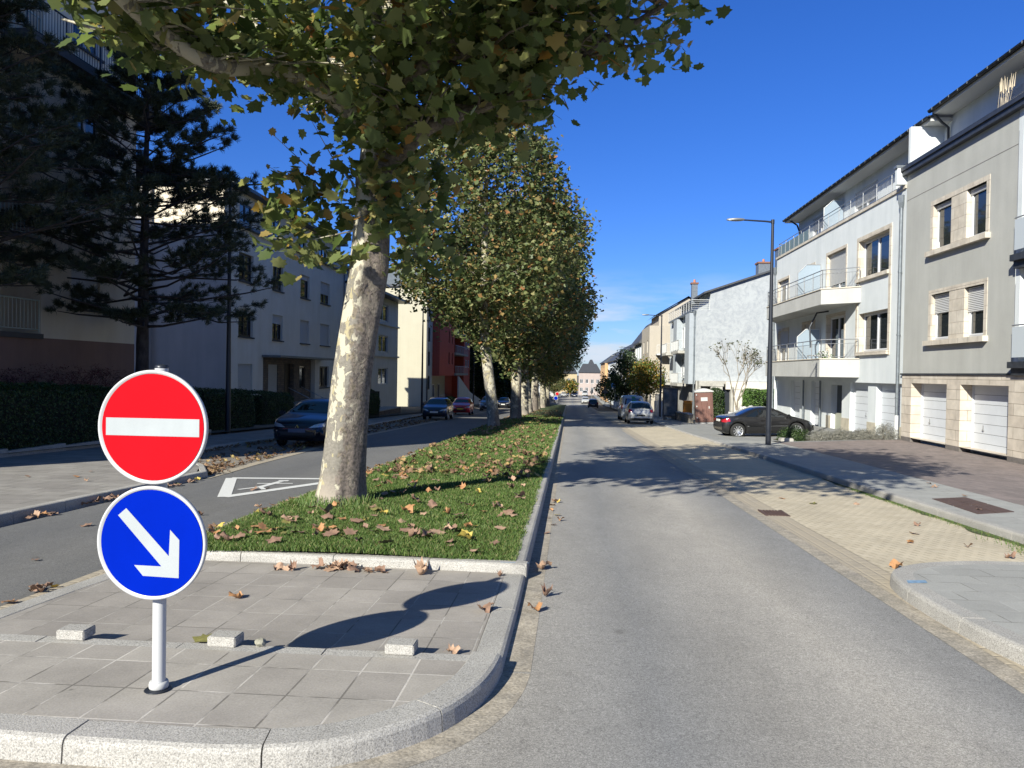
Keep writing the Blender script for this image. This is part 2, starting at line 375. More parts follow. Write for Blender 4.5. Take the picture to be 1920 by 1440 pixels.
PVC=mat('white_window_frame',(.58,.59,.61),.35); DKF=mat('dark_window_frame',(.025,.02,.018),.4)
ZINC=mat('zinc',(.16,.18,.2),.45,var=.25,vs=6,metal=.4); DZINC=mat('dark_zinc',(.045,.05,.06),.45,var=.3,vs=5,metal=.3)
STEEL=mat('galvanised_steel',(.38,.39,.4),.4,metal=.7,var=.15,vs=20); DARKM=mat('dark_lamp_metal',(.022,.026,.036),.4,metal=.3)
RUB=mat('tyre_rubber',(.012,.012,.012),.85); SHUT=mat('pale_roller_shutter',(.5,.5,.49),.5)
WHITEP=mat('white_paint',(.5,.51,.51),.6,var=.08,vs=4)
SANDST=m_stone_wall('sandstone_blocks',(.44,.385,.32),(.53,.475,.40),(.2,.17,.13),1.3,.33)

# ================================================================== GROUND
def lr(y):   # height of the right pavement above the road
    return .12 if y<22 else (.12-.07*(y-22)/14 if y<36 else (.05 if y<44 else (.05+.07*(y-44)/10 if y<54 else .12)))
def interp(pts, y):
    if y<=pts[0][0]: return pts[0][1]
    for (a,b),(c,d) in zip(pts,pts[1:]):
        if y<=c: return b+(d-b)*(y-a)/(c-a)
    return pts[-1][1]
def ysamp(y0,y1):
    ys=[];y=y0
    while y<y1-1e-6: ys.append(y); y+= 1.0 if y<60 else (5 if y<150 else 12)
    return ys+[y1]
def sheet(name, xl, xr, y0, y1, lift, m, nx=2, zf=None):
    rows=[]
    for y in ysamp(y0,y1):
        a=xl(y) if callable(xl) else xl; b=xr(y) if callable(xr) else xr; lf=lift(y) if callable(lift) else lift
        rows.append([(a+(b-a)*i/(nx-1), y, zf(a+(b-a)*i/(nx-1),y) if zf else zg(y)+lf) for i in range(nx)])
    return struct(MB().grid(rows, m, True, flip=True), name)
EARTH=mat('earth',(.12,.10,.075),.95,var=.4,vs=1.5,bump=.5)
LAWNB=mat('lawn_soil',(.035,.055,.014),.95,var=.5,vs=5,bump=.8,bs=50,col2=(.06,.09,.022))
mb=MB(); rows=[]
for y in [-60,-20,0,20,50,100,150,250,400,700,1500,3000]:
    rows.append([(x,y,zg(min(y,400))-.06) for x in (-1500,-300,-60,0,60,300,1500)])
mb.grid(rows, EARTH, True, flip=True); struct(mb,'ground')
RL=[(-10,-6.7),(8.5,-6.66),(11.4,-6.76),(14.2,-6.9),(17,-7.2),(20.3,-7.4),(29.6,-8.1),(70,-8.6),(150,-9.6),(400,-14)]
rl=lambda y: interp(RL,y)
ml=lambda y: -3.98-.014*max(0,y-8)          # outer left edge of the median
mr=lambda y: -.375-.0035*max(0,y-7)         # outer right edge of the median
sheet('road', rl, lambda y: 3.0+.004*max(0,y-8), -12, 420, 0, ASPH)
# gutter strips
KL=[(-10,-6.7),(14.2,-6.9),(15.5,-7.6),(17.5,-9.3),(21,-9.95),(35,-9.9),(64,-11.6),(150,-13),(400,-16)]   # left pavement kerb
kl=lambda y: interp(KL,y)
PARKL=mat('parking_gravel_asphalt',(.2,.175,.145),.9,var=.35,vs=2.5,bump=.5,bs=60)
sheet('parking_lane', lambda y: min(kl(y),rl(y)-.05), lambda y: rl(y)+.02, 14.2, 300, .004, PARKL)
sheet('gutter', lambda y: rl(y)-.12, lambda y: rl(y)+.13, 14.0, 120, .008, SETT)
sheet('gutter', lambda y: ml(y)-.28, lambda y: ml(y)+.02, 4.6, 150, .004, SETT)
sheet('gutter', lambda y: mr(y)-.02, lambda y: mr(y)+.16, 4.6, 150, .002, DIRT)
sheet('gutter', 2.8, 3.12, -6, 90, .005, SETT)
sheet('gutter_dust', 2.62, 2.81, -6, 40, .003, DIRT)
sheet('parking_bay', 3.12, lambda y: 5.32+.006*y, 7.55, 95, .006, PAVE)
def catmull(P, n=6):
    P=[Vector((*p,0)) if len(p)==2 else Vector(p) for p in P]; out=[]
    Q=[P[0]*2-P[1]]+P+[P[-1]*2-P[-2]]
    for i in range(1,len(Q)-2):
        for k in range(n):
            t=k/n; a,b,c,d=Q[i-1],Q[i],Q[i+1],Q[i+2]
            out.append(.5*((2*b)+(c-a)*t+(2*a-5*b+4*c-d)*t*t+(3*b-a-3*c+d)*t**3))
    return out+[P[-1]]
def offset(path, d):
    out=[]
    for i,p in enumerate(path):
        t=(path[min(i+1,len(path)-1)]-path[max(i-1,0)]); n=Vector((-t.y,t.x,0)).normalized(); out.append(p+n*d)
    return out
def kerb(name, path, width, h, stone=1.0, base=-.05, h2=None, jm=None, mb=None):
    """granite kerb stones along path (outer edge); the stone lies on the left of the path direction"""
    own = mb is None
    if own: mb=MB()
    # resample
    D=[0]
    for a,b in zip(path,path[1:]): D.append(D[-1]+(b-a).length)
    tot=D[-1]; ns=max(1,round(tot/stone))
    def at(s):
        for i in range(len(D)-1):
            if s<=D[i+1]+1e-9: t=(s-D[i])/max(1e-9,D[i+1]-D[i]); return path[i].lerp(path[i+1],t)
        return path[-1]
    for k in range(ns):
        a=tot*k/ns+.004; b=tot*(k+1)/ns-.004; m=max(2,int((b-a)/.09)+1) if stone<3 and path[0].y<12 and len(path)>8 else 3
        pts=[at(a+(b-a)*i/(m-1)) for i in range(m)]
        # normals from a finely sampled path
        rows=[]
        jz=random.uniform(-.002,.002)
        for i,p in enumerate(pts):
            q0=at(max(0,a+(b-a)*i/(m-1)-.02)); q1=at(min(tot,a+(b-a)*i/(m-1)+.02)); t=(q1-q0).normalized(); n=Vector((-t.y,t.x,0))
            hh=h(p.y) if callable(h) else h
            z=zg(p.y)
            pr=[(0,base),(.012,hh-.03),(.022,hh-.009),(.042,hh),(width-.01,hh),(width,hh-.008),(width,base)]
            rows.append([(p+n*o)+Vector((0,0,z+q+jz)) for o,q in pr])
        mb.grid(rows, GRAN, False, flip=True)
        mb.poly(rows[0], GRAN); mb.poly(rows[-1][::-1], GRAN)
    return struct(mb,name) if own else mb
# ---- the paved nose of the median
HA,HB,HG=.115,.055,.14
nose=catmull([(-4.12,4.58),(-4.0,4.0),(-3.62,3.47),(-3.1,3.26),(-2.52,3.21),(-1.95,3.19),(-1.5,3.19),(-1.15,3.25),(-.87,3.41),(-.62,3.68),(-.47,4.0),(-.4,4.3),(-.375,4.58)],6)
kerb('kerb', nose, .2, HA, .95, base=-.08)
# joint mortar under the kerb gaps
inn=offset(nose,.19)
mb=MB(); pts=[(p.x,p.y,zg(p.y)+HA-.004) for p in inn]+[(-.57,4.42,zg(4.42)+HA-.004),(-3.93,4.42,zg(4.42)+HA-.004)]
bm=bmesh.new(); bm.faces.new([bm.verts.new(p) for p in pts]); bmesh.ops.triangulate(bm,faces=bm.faces[:]); mb.addbm(bm,SLAB_A); struct(mb,'nose_slabs')
mo=MB(); rows=[[p+Vector((0,0,zg(p.y)+HA-.015)) for p in offset(nose,.03)],[p+Vector((0,0,zg(p.y)+HA-.015)) for p in offset(nose,.18)]]
mo.grid(rows,DIRT); rows=[[p+Vector((0,0,zg(p.y)-.05)) for p in offset(nose,.03)],[p+Vector((0,0,zg(p.y)+HA-.04)) for p in offset(nose,.03)]]
mo.grid(rows,DIRT); struct(mo,'mortar')
# dusty gutter round the nose
mb=MB(); mb.grid([[p+Vector((0,0,zg(p.y)+.0015)) for p in offset(nose,-.16)],[p+Vector((0,0,zg(p.y)+.0015)) for p in offset(nose,.05)]], DIRT); struct(mb,'gutter_dust')
# flush granite band and the lowered crossing
kerb('granite_band',[Vector((-.56,4.575,0)),Vector((-2.0,4.56,0)),Vector((-4.12,4.58,0))],.155,HA,.9)
rows=[[(x,y,zg(y)+HB+(.0 if y>4.8 else .03*(4.8-y)/.3)) for x in (-3.92,-.57)] for y in (4.56,4.8,5.5,6.2,7.0)]
struct(MB().grid(rows,SLAB_B,True,flip=True),'crossing_slabs')
kerb('kerb',[Vector((-.375,4.59,0)),Vector((-.37,5.8,0)),Vector((-.375,6.9,0))],.2,HB+.003,1.1)
kerb('kerb',[Vector((-4.0,7.0,0)),Vector((-4.08,5.8,0)),Vector((-4.12,4.59,0))],.2,HB+.003,1.1)
# grass island kerbs
kerb('kerb',[Vector((-4.0,7.06,0)),Vector((-2.2,6.98,0)),Vector((-.375,6.9,0))],.14,HG,.92)
ys=[6.9]+[8+4*i for i in range(36)]
kerb('kerb',[Vector((mr(y),y,0)) for y in ys],.14,HG,1.0 if 0 else 1.9)
kerb('kerb',[Vector((ml(y),y,0)) for y in [150]+ys[::-1][1:]+[7.06]],.13,lambda y: HG-.03,1.9)
rows=[]
random.seed(3)
for y in [7.0+.5*i for i in range(40)]+[27+4*i for i in range(32)]:
    a,b=ml(y)+.12,mr(y)-.13
    rows.append([(a+(b-a)*t, y+ (.1*(1-t) if y<7.2 else 0), zg(y)+HG-.02+.05*math.sin(math.pi*t)+random.uniform(0,.008)) for t in (0,.15,.3,.5,.7,.85,1)])
struct(MB().grid(rows,LAWNB,True,flip=True),'lawn')
def lawn_z(x,y):
    a,b=ml(y)+.12,mr(y)-.13; t=min(1,max(0,(x-a)/(b-a))); return zg(y)+HG-.018+.05*math.sin(math.pi*t)
# blades of grass
rng=np.random.default_rng(5)
def grass():
    Vs=[];n_tot=0
    for (y0,y1,dens,h,wd) in ((7.02,8.6,9500,.046,.0034),(8.6,13,4300,.046,.005),(13,20,1500,.05,.009),(20,34,420,.055,.017),(34,60,120,.07,.03)):
        xa,xb=ml((y0+y1)/2)+.12,mr(y0)-.11; n=int((xb-xa)*(y1-y0)*dens)
        y=rng.uniform(y0,y1,n); x=xa+(xb-xa)*rng.uniform(0,1,n)
        t=(x-xa)/(xb-xa); z=-.031*y+HG-.022+.05*np.sin(np.pi*np.clip(t,0,1))
        clump=.5+.5*np.sin(x*3.1+np.sin(y*2.3)*2)*np.sin(y*2.7+x)
        hh=h*rng.uniform(.45,1.25,n)*(.75+.6*clump)
        a=rng.uniform(0,2*np.pi,n); la=rng.uniform(0,2*np.pi,n); ln=hh*rng.uniform(.1,.75,n)
        dx,dy=np.cos(a)*wd,np.sin(a)*wd
        P=np.stack([np.stack([x-dx,y-dy,z],1),np.stack([x+dx,y+dy,z],1),
                    np.stack([x+dx*.7+np.cos(la)*ln*.35,y+dy*.7+np.sin(la)*ln*.35,z+hh*.6],1),np.stack([x+np.cos(la)*ln,y+np.sin(la)*ln,z+hh],1)],1)
        Vs.append(P)
    V=np.concatenate(Vs).reshape(-1,3); n=len(V)//4
    F=np.arange(n*4).reshape(n,4)
    return V,F.ravel(),[4]*n
GRM=m_leaf('grass_blades',[(0,(.05,.095,.02)),(.5,(.09,.155,.034)),(.78,(.13,.185,.048)),(.92,(.20,.21,.08)),(1,(.28,.23,.12))],.25,.6)
V,F,ls=grass()
go=bpy.data.objects.new('grass',np_mesh('grass',V,F,GRM,ls)); COL.objects.link(go); tag(go,'green mown grass covering the long median strip between the kerbs','grass',kind='stuff')

# ---- pavements
kr=lambda y: 5.32+.006*y                      # road side edge of the right pavement
PE=lambda y: 6.95+.05*max(0,min(y,31)-12)     # where slabs end and brick paving begins
sheet('right_pavement', lambda y: kr(y)+.14, PE, 7.9, 31, lambda y: lr(y)-.003, SLAB_P)
sheet('right_pavement', lambda y: kr(y)+.14, 8.6, 31, 52, lambda y: lr(y)-.003, mat('pavement_asphalt',(.24,.24,.23),.9,var=.2,vs=2,bump=.4,bs=80))
sheet('right_pavement', lambda y: kr(y)+.14, 8.0, 52, 300, lambda y: lr(y)-.003, MATS['pavement_asphalt'])
kerb('kerb',[Vector((kr(y),y,0)) for y in [96]+[92-4*i for i in range(22)]+[7.9]],.15,lambda y: lr(y),1.9)
# forecourts: brick in front of the grey house, asphalt in front of the white one
def zfac(y): return -.655 if y<31 else (-.655-.02*(y-31) if y<48 else -1.0-.045*(y-48))
def zfore(x,y):
    a=PE(y) if y<31 else 8.6; t=min(1,max(0,(x-a)/(12.5-a))); s=t*t*(3-2*t)*.5+t*.5
    return (zg(y)+lr(y)-.004)*(1-s)+zfac(y)*s
sheet('brick_forecourt', PE, 12.62, 4, 30.2, 0, BRICKP, 8, zf=zfore)
sheet('asphalt_forecourt', lambda y: PE(y) if y<31 else 8.6, 12.62, 30.2, 52, 0, mat('forecourt_asphalt',(.2,.2,.195),.9,var=.2,vs=1.5,bump=.4,bs=70), 8, zf=zfore)
sheet('garden_ground', 8.0, 40, 52, 68, 0.02, EARTH, 2)
# pavement nose at the bottom right
rn=catmull([(4.6,7.98),(3.9,7.92),(3.35,7.72),(2.98,7.36),(2.84,6.9),(2.8,6.3),(2.82,5.6),(2.9,5.0),(3.0,4.3),(3.1,3.2)],5)
kerb('kerb', rn[:], .2, .12, .9)
mb=MB(); bm=bmesh.new(); q=offset(rn,.19); pts=[(p.x,p.y,zg(p.y)+.117) for p in q]+[(9,3.2,zg(3.2)+.117),(9,7.95,zg(7.95)+.117),(5,7.95,zg(7.95)+.117)]
bm.faces.new([bm.verts.new(p) for p in pts]); bmesh.ops.triangulate(bm,faces=bm.faces[:]); mb.addbm(bm,SLAB_P); struct(mb,'corner_pavement')
# left pavement
sheet('left_pavement', -14, lambda y: kl(y)-.14, -6, 300, .117, SLAB_L, 3)
kerb('kerb',[Vector((kl(y),y,0)) for y in [-6,0,4,8,11,14.2,14.8,15.5,16.5,17.5,19,21,25,30,35,45,55,64,80,100,120,150]],.15,.12,1.0)
# low stone edging of the left front gardens
mb=MB()
for y in np.arange(4,26,2.0):
    mb.box(-12.25-.02*y+.0,-12.05-.02*y,y,y+1.98,zg(y+2)-.1,zg(y)+.24,GRAN)
tag(mb.build('garden_edging'),'low grey stone edging along the foot of the left hedge','garden edging')
sheet('front_garden', -30, -12.3, -6, 160, .2, EARTH, 2)

# ---- road marking: warning triangle on the left carriageway
def stroke(mb, a, b, w_, lift, m):
    a=Vector((*a,0)); b=Vector((*b,0)); t=(b-a).normalized(); n=Vector((-t.y,t.x,0))*w_/2
    mb.poly([(p.x,p.y,zg(p.y)+lift) for p in (a+n,a-n,b-n,b+n)], m)
WM=mat('road_white',(.62,.62,.60),.7,var=.12,vs=30)
mb=MB(); A=(-5.38,11.6); B=(-6.42,14.15); C=(-4.25,14.5)
stroke(mb,A,B,.2,.0055,WM); stroke(mb,B,C,.2,.006,WM); stroke(mb,C,A,.2,.0065,WM)
stroke(mb,(-5.35,12.9),(-5.32,13.8),.12,.007,WM); stroke(mb,(-5.6,13.4),(-5.0,13.55),.09,.0075,WM); stroke(mb,(-5.34,12.95),(-5.55,12.5),.08,.008,WM); stroke(mb,(-5.36,12.95),(-5.15,12.6),.08,.0085,WM)
stroke(mb,(-5.4,13.9),(-5.22,13.93),.16,.009,WM)
single(mb,'triangle_marking','white painted warning triangle with a figure on the left carriageway','road marking')
BLUEP=mat('blue_spray_paint',(.16,.26,.38),.8,var=.3,vs=30)
for (x,y,l_,w_) in ((-.62,6.96,.26,.02),(-.55,6.99,.17,.015)):
    mb=MB(); z=zg(y)+HG+.0035; mb.poly([(x,y,z),(x+l_,y+.004,z),(x+l_,y+w_,z),(x,y+w_*.8,z)],BLUEP); struct(mb,'blue_paint_mark')
mb=MB(); z=zg(6.9)+.124; mb.poly([(2.9,6.8,z),(3.08,6.84,z),(3.1,6.93,z-.001),(2.93,6.9,z)],BLUEP); struct(mb,'blue_paint_mark')
# manhole and drain
MH=mat('rusty_cover',(.10,.06,.05),.7,var=.3,vs=8,bump=.8,bs=90,metal=.2)
def cover(name,label,cat,c,n=1):
    mb=MB()
    cc=Vector(c[0]); a=Vector(c[1])-cc; b=Vector(c[3])-cc
    fr=.03
    for i in range(n):
        for j in range(n):
            p=cc+a*((i+fr)/n)+b*((j+fr)/n); mb.obox(p, a*((1-2*fr)/n), b*((1-2*fr)/n), Vector((0,0,.012)), MH)
    return single(mb,name,label,cat,origin=c[0])
cover('manhole_cover','large rusty brown cover set flat in the right pavement slabs','manhole cover',[(5.72,11.25,zg(11.25)+.113),(6.42,11.6,zg(11.6)+.113),(6.95,13.35,0),(5.85,12.95,zg(12.95)+.113)],2)
g0=(2.85,11.3,zg(11.3)+.006)
mb=MB(); 
for i in range(7): mb.box(2.84+i*.045,2.865+i*.045,11.3,11.75,g0[2]-.01,g0[2]+.008,MH)
mb.box(2.82,2.845-.005,11.28,11.77,g0[2]-.01,g0[2]+.01,MH); mb.box(3.14,3.165,11.28,11.77,g0[2]-.01,g0[2]+.01,MH)
single(mb,'drain_grate','rusty iron drain grate in the gutter beside the cream parking bay','drain grate',origin=g0)
# granite blocks on the band
for (x,y,a,l_) in ((-3.04,4.5,.02,'left granite block on the paved median nose, farthest from the sign post'),(-2.08,4.5,-.03,'middle granite block on the paved median nose, beside the greenish leaf'),(-.99,4.5,-.02,'right granite block on the paved median nose, nearest the carriageway')):
    mb=MB(); mb.bbox(-.088,.088,-.065,.065,0,.06,GRAN,.006)
    o=single(mb,'granite_block',l_,'granite block',group='granite blocks on the median nose'); o.location=(x,y+.03,zg(y)+HA-.001); o.rotation_euler=(0,0,a)
mb=MB(); bm=bmesh.new(); bmesh.ops.create_icosphere(bm,subdivisions=2,radius=.035)
for v in bm.verts: v.co*=random.uniform(.8,1.15); v.co.z*=.8
mb.addbm(bm,mat('pebble',(.25,.24,.19),.9,var=.3,vs=30)); o=single(mb,'pebble','small grey stone beside the middle granite block on the slabs','stone'); o.location=(-1.86,4.52,zg(4.52)+HA+.02)

# ================================================================== THE MAIN SIGN
WRIM=mat('white_sign_rim',(.46,.465,.47),.35); REDM=m_disc('red_sheeting',(.42,.006,.012)); BLUM=m_disc('blue_sheeting',(.0002,.013,.31)); WSH=m_disc('white_sheeting',(.35,.375,.385)); BACKM=mat('sign_back_grey',(.35,.36,.36),.5)
sx,sy=-2.1,3.8; sz=zg(sy)+HA
post=thing('traffic_sign_post','white post carrying a round red sign above a round blue sign','sign post',(sx,sy,sz))
lpart(MB().tube([(0,0,.02),(0,0,1.655)],.033,WRIM,20),'post',post)
lpart(MB().lathe([(.033,.04),(.045,.04),(.048,.028),(.048,.012),(.044,.005),(.034,.003)],mat('grey_collar',(.45,.45,.44),.6),24),'collar',post)
lpart(MB().lathe([(.0,.004),(.062,.004),(.066,.001),(.062,-.003)],DARKM,28,c=(.0,-.01,0)),'socket',post)
lpart(MB().lathe([(.033,1.655),(.034,1.667),(.02,1.675),(0,1.677)],DARKM,16),'cap',post)
def disc_sign(name,label,cz,face,marks):
    s=thing(name,label,'traffic sign',(0,0,0))
    RD=.287
    lpart(MB().lathe([(0,.012),(RD-.004,.012),(RD,.004),(RD+.002,-.01),(RD,-.018),(RD-.01,-.02),(RD-.016,-.0085),(0,-.0085)],WRIM,72,axis='y'),'rim',s)
    mb=MB(); n=72; mb.poly([((RD-.018)*math.cos(-2*math.pi*i/n),-.012,(RD-.018)*math.sin(-2*math.pi*i/n)) for i in range(n)][::-1],face); lpart(mb,'face',s)
    lpart(marks,'symbol',s)
    mb=MB(); mb.box(-.05,.05,.013,.03,-.12,-.09,STEEL); mb.box(-.05,.05,.013,.03,.09,.12,STEEL); mb.box(-.2,.2,.0125,.022,-.13,-.08,STEEL); mb.box(-.2,.2,.0125,.022,.08,.13,STEEL); lpart(mb,'bracket',s)
    s.rotation_euler=(0,0,R(-1)); s.location=(sx-.0,sy-.07,cz); ORG[s]=s.location.copy(); return s
q=MB(); RD=.287; q.poly([(-.86*RD,-.0135,.155*RD),(.86*RD,-.0135,.155*RD),(.86*RD,-.0135,-.155*RD),(-.86*RD,-.0135,-.155*RD)][::-1],WSH)
disc_sign('no_entry_sign','red round no entry sign with white bar, upper of two on the white post',1.355,REDM,q)
q=MB(); ar=[(-.62,.47),(-.47,.60),(.325,-.22),(.345,.245),(.515,.07),(.51,-.60),(-.15,-.585),(-.315,-.40),(.19,-.405)]
bm=bmesh.new(); bm.faces.new([bm.verts.new((x*RD,-.0135,z*RD)) for x,z in ar][::-1]); bm.normal_update(); bmesh.ops.triangulate(bm,faces=bm.faces[:]); 
for f_ in bm.faces: 
    f_.normal_update()
    if f_.normal.y>0: f_.normal_flip()
q.addbm(bm,WSH)
disc_sign('keep_right_sign','blue round sign with white arrow pointing down right, lower of two on the white post',.77,BLUM,q)

# ================================================================== BUILDINGS
class F:
    """a facade frame: u along the wall, v = height, d = out of the wall"""
    def __init__(s, P0, U, Nn): s.P=Vector((P0[0],P0[1],0)); s.U=Vector((U[0],U[1],0)); s.N=Vector((Nn[0],Nn[1],0)); s.flip = s.U.cross(Vector((0,0,1))).dot(s.N)<0
    def p(s,u,v,d=0): return s.P+s.U*u+s.N*d+Vector((0,0,v))
    def quad(s, mb, u0,u1,v0,v1,d,m):
        q=[s.p(u0,v0,d),s.p(u1,v0,d),s.p(u1,v1,d),s.p(u0,v1,d)]; mb.poly(q[::-1] if s.flip else q,m)
    def box(s, mb, u0,u1,v0,v1,d0,d1,m): mb.obox(s.p(u0,v0,d0), s.U*(u1-u0), s.N*(d1-d0), Vector((0,0,v1-v0)), m)
    def wall(s, mb, u0,u1,v0,v1, ops, m, depth=.2, rm=None):
        us=sorted({u0,u1}|{o[0] for o in ops}|{o[1] for o in ops}); vs=sorted({v0,v1}|{o[2] for o in ops}|{o[3] for o in ops})
        us=[x for x in us if u0<=x<=u1]; vs=[x for x in vs if v0<=x<=v1]
        for a,b in zip(us,us[1:]):
            for c,d in zip(vs,vs[1:]):
                um,vm=(a+b)/2,(c+d)/2
                if any(o[0]<um<o[1] and o[2]<vm<o[3] for o in ops): continue
                s.quad(mb,a,b,c,d,0,m)
        rm=rm or m
        for o in ops:
            dp=o[4] if len(o)>4 else depth
            a,b,c,d=o[:4]
            for q in ([s.p(a,c),s.p(a,d),s.p(a,d,-dp),s.p(a,c,-dp)],[s.p(b,c),s.p(b,c,-dp),s.p(b,d,-dp),s.p(b,d)],
                      [s.p(a,d),s.p(b,d),s.p(b,d,-dp),s.p(a,d,-dp)],[s.p(a,c),s.p(a,c,-dp),s.p(b,c,-dp),s.p(b,c)]):
                mb.poly(q[::-1] if not s.flip else q, rm)
def window(par, fc, u0,u1,v0,v1, d=.2, casements=2, shut=0, fm=None, sill=None, glass=None, name='window', tilt=None, bar=.06, mull=None):
    """frame with sashes set in the opening; panes, shutter and sill are its sub-parts"""
    fm=fm or PVC; mb=MB(); D=-d+.001; W=u1-u0
    def B(a,b,c,e,d0=0,d1=.06,m=fm,mm=None): fc.box(mm or mb,a,b,c,e,D+d0,D+d1,m)
    e=.004
    B(u0+e,u0+bar,v0+e,v1-e); B(u1-bar,u1-e,v0+e,v1-e); B(u0+bar,u1-bar,v0+e,v0+bar); B(u0+bar,u1-bar,v1-bar,v1-e)
    w_=(W-2*bar)/casements
    for i in range(casements):
        a=u0+bar+w_*i; b=a+w_; s_=.05
        if tilt==i: continue
        B(a+.002,a+s_,v0+bar,v1-bar,.01,.075); B(b-s_,b-.002,v0+bar,v1-bar,.01,.075); B(a+s_,b-s_,v0+bar,v0+bar+s_,.01,.075); B(a+s_,b-s_,v1-bar-s_,v1-bar,.01,.075)
        if mull: 
            for q in mull: B(a+s_,b-s_,v0+(v1-v0)*q-.012,v0+(v1-v0)*q+.012,.02,.07)
    if tilt is not None:      # a sash tipped inward at the top
        a=u0+bar+w_*tilt; b=a+w_
        P=lambda u,v: fc.p(u,v0+bar+v,D+.01-.22*v/(v1-v0))
        for (ua,ub,va,vb) in ((a+.01,a+.06,0,v1-v0-2*bar),(b-.06,b-.01,0,v1-v0-2*bar),(a+.06,b-.06,0,.05),(a+.06,b-.06,v1-v0-2*bar-.05,v1-v0-2*bar)):
            mb.obox(P(ua,va),fc.U*(ub-ua),fc.N*.05,P(ua,vb)-P(ua,va),fm)
    o=part(mb,name,par)
    g=MB(); fc.quad(g,u0+bar*.5,u1-bar*.5,v0+bar*.5,v1-bar*.5,D+.025,glass or GLASS); part(g,'pane',o)
    if shut>0:
        g=MB(); vb=v1-(v1-v0)*shut; n=max(2,int((v1-vb)/.055)); 
        for i in range(n):
            za=vb+(v1-vb)*i/n; zb=vb+(v1-vb)*(i+1)/n
            P=[fc.p(u0+.01,za+.006,D+.085),fc.p(u1-.01,za+.006,D+.085),fc.p(u1-.01,(za+zb)/2,D+.1),fc.p(u0+.01,(za+zb)/2,D+.1),fc.p(u1-.01,zb,D+.088),fc.p(u0+.01,zb,D+.088),fc.p(u0+.01,za,D+.078),fc.p(u1-.01,za,D+.078)]
            for q in ((0,1,2,3),(3,2,4,5),(6,7,1,0)):
                qq=[P[i] for i in q]; g.poly(qq[::-1] if fc.flip else qq, SHUT)
        part(g,'shutter',o)
    if sill is not None:
        g=MB(); fc.box(g,u0-.06,u1+.06,v0-.07,v0-.001,-d+.02,.09,sill); part(g,'sill',o)
    return o
def garage(par, fc, u0,u1,v0,v1,d,m,hu=.22,frame=None):
    mb=MB(); n=7; h=(v1-v0-.03)/n
    for i in range(n): fc.box(mb,u0+.06,u1-.06,v0+.03+h*i+.006,v0+.03+h*(i+1)-.006,-d+.0,-d+.05,m)
    fc.box(mb,u0+.05,u1-.05,v0+.02,v1,-d-.02,-d+.035,DARKM)
    o=part(mb,'garage_door',par)
    g=MB(); fm=frame or PVC; fc.box(g,u0+.002,u0+.06,v0,v1-.002,-d+.02,-d+.09,fm); fc.box(g,u1-.06,u1-.002,v0,v1-.002,-d+.02,-d+.09,fm); fc.box(g,u0+.06,u1-.06,v1-.05,v1-.002,-d+.02,-d+.09,fm); part(g,'door_frame',o)
    g=MB(); uu=u0+(u1-u0)*hu if hu>0 else u1+(u1-u0)*hu; fc.box(g,uu-.02,uu+.02,v0+.72,v0+.9,-d+.05,-d+.075,STEEL); fc.box(g,uu-.07,uu+.02,v0+.74,v0+.77,-d+.075,-d+.1,STEEL); part(g,'handle',o)
def railing(mb, pts, h, m, spacing=.12, zmid=None, post=1.2, rr=.018, br=.006, bot=.08, horiz=0):
    """pts: floor-level points of the rail line"""
    for a,b in zip(pts,pts[1:]):
        a,b=Vector(a),Vector(b); Ln=(b-a).length; up=Vector((0,0,1))
        mb.tube([a+up*h,b+up*h],rr,m,6); mb.tube([a+up*bot,b+up*bot],rr*.6,m,4)
        if zmid: mb.tube([a+up*zmid,b+up*zmid],rr*.6,m,4)
        n=max(1,round(Ln/post))
        for i in range(n+1): mb.tube([a.lerp(b,i/n),a.lerp(b,i/n)+up*h],rr*.9,m,5,cap=False)
        if horiz:
            for k in range(1,horiz+1): mb.tube([a+up*(bot+(h-bot)*k/(horiz+1)),b+up*(bot+(h-bot)*k/(horiz+1))],br*1.3,m,4,cap=False)
        else:
            n=int(Ln/spacing)
            for i in range(1,n): mb.tube([a.lerp(b,i/n)+up*bot,a.lerp(b,i/n)+up*(zmid or h)],br,m,3,cap=False)
def downpipe(mb, x,y,z0,z1,m,r_=.055,hopper=True):
    mb.tube([(x,y,z0),(x,y,z1)],r_,m,10)
    for z in np.arange(z0+.8,z1-.3,2.4): mb.tube([(x,y,z),(x,y,z+.05)],r_*1.25,m,10)
    if hopper: mb.lathe([(r_,-.25),(.13,0),(.14,.28),(.1,.28)],m,4,(x,y,z1),smooth=False)
def gutter_eave(mb, y0,y1,x,z,out,fm,soffit,wallx,sgn,brackets=True,roofm=None,drop=.0):
    """eave along y: soffit from wallx to x, half-round gutter on the outside. sgn=-1 when the street is at smaller x"""
    a=min(x,wallx); b=max(x,wallx); mb.box(a,b,y0,y1,z,z+.12,soffit)
    xe=x+sgn*.07
    n=7; rows=[[(xe+.085*math.cos(math.pi+math.pi*i/n)*1.0, yy, z+.17+.1*math.sin(math.pi+math.pi*i/n)) for i in range(n+1)] for yy in (y0-.05,y1+.05)]
    mb.grid(rows,fm); mb.grid(rows,fm,flip=True)
    mb.box(min(xe,xe-sgn*.05),max(xe,xe-sgn*.05),y0-.02,y1+.02,z+.155,z+.2,fm)
    if brackets:
        for y in np.arange(y0+.3,y1,.62): mb.box(xe-.098,xe-.08,y,y+.03,z+.09,z+.175,ZINC)

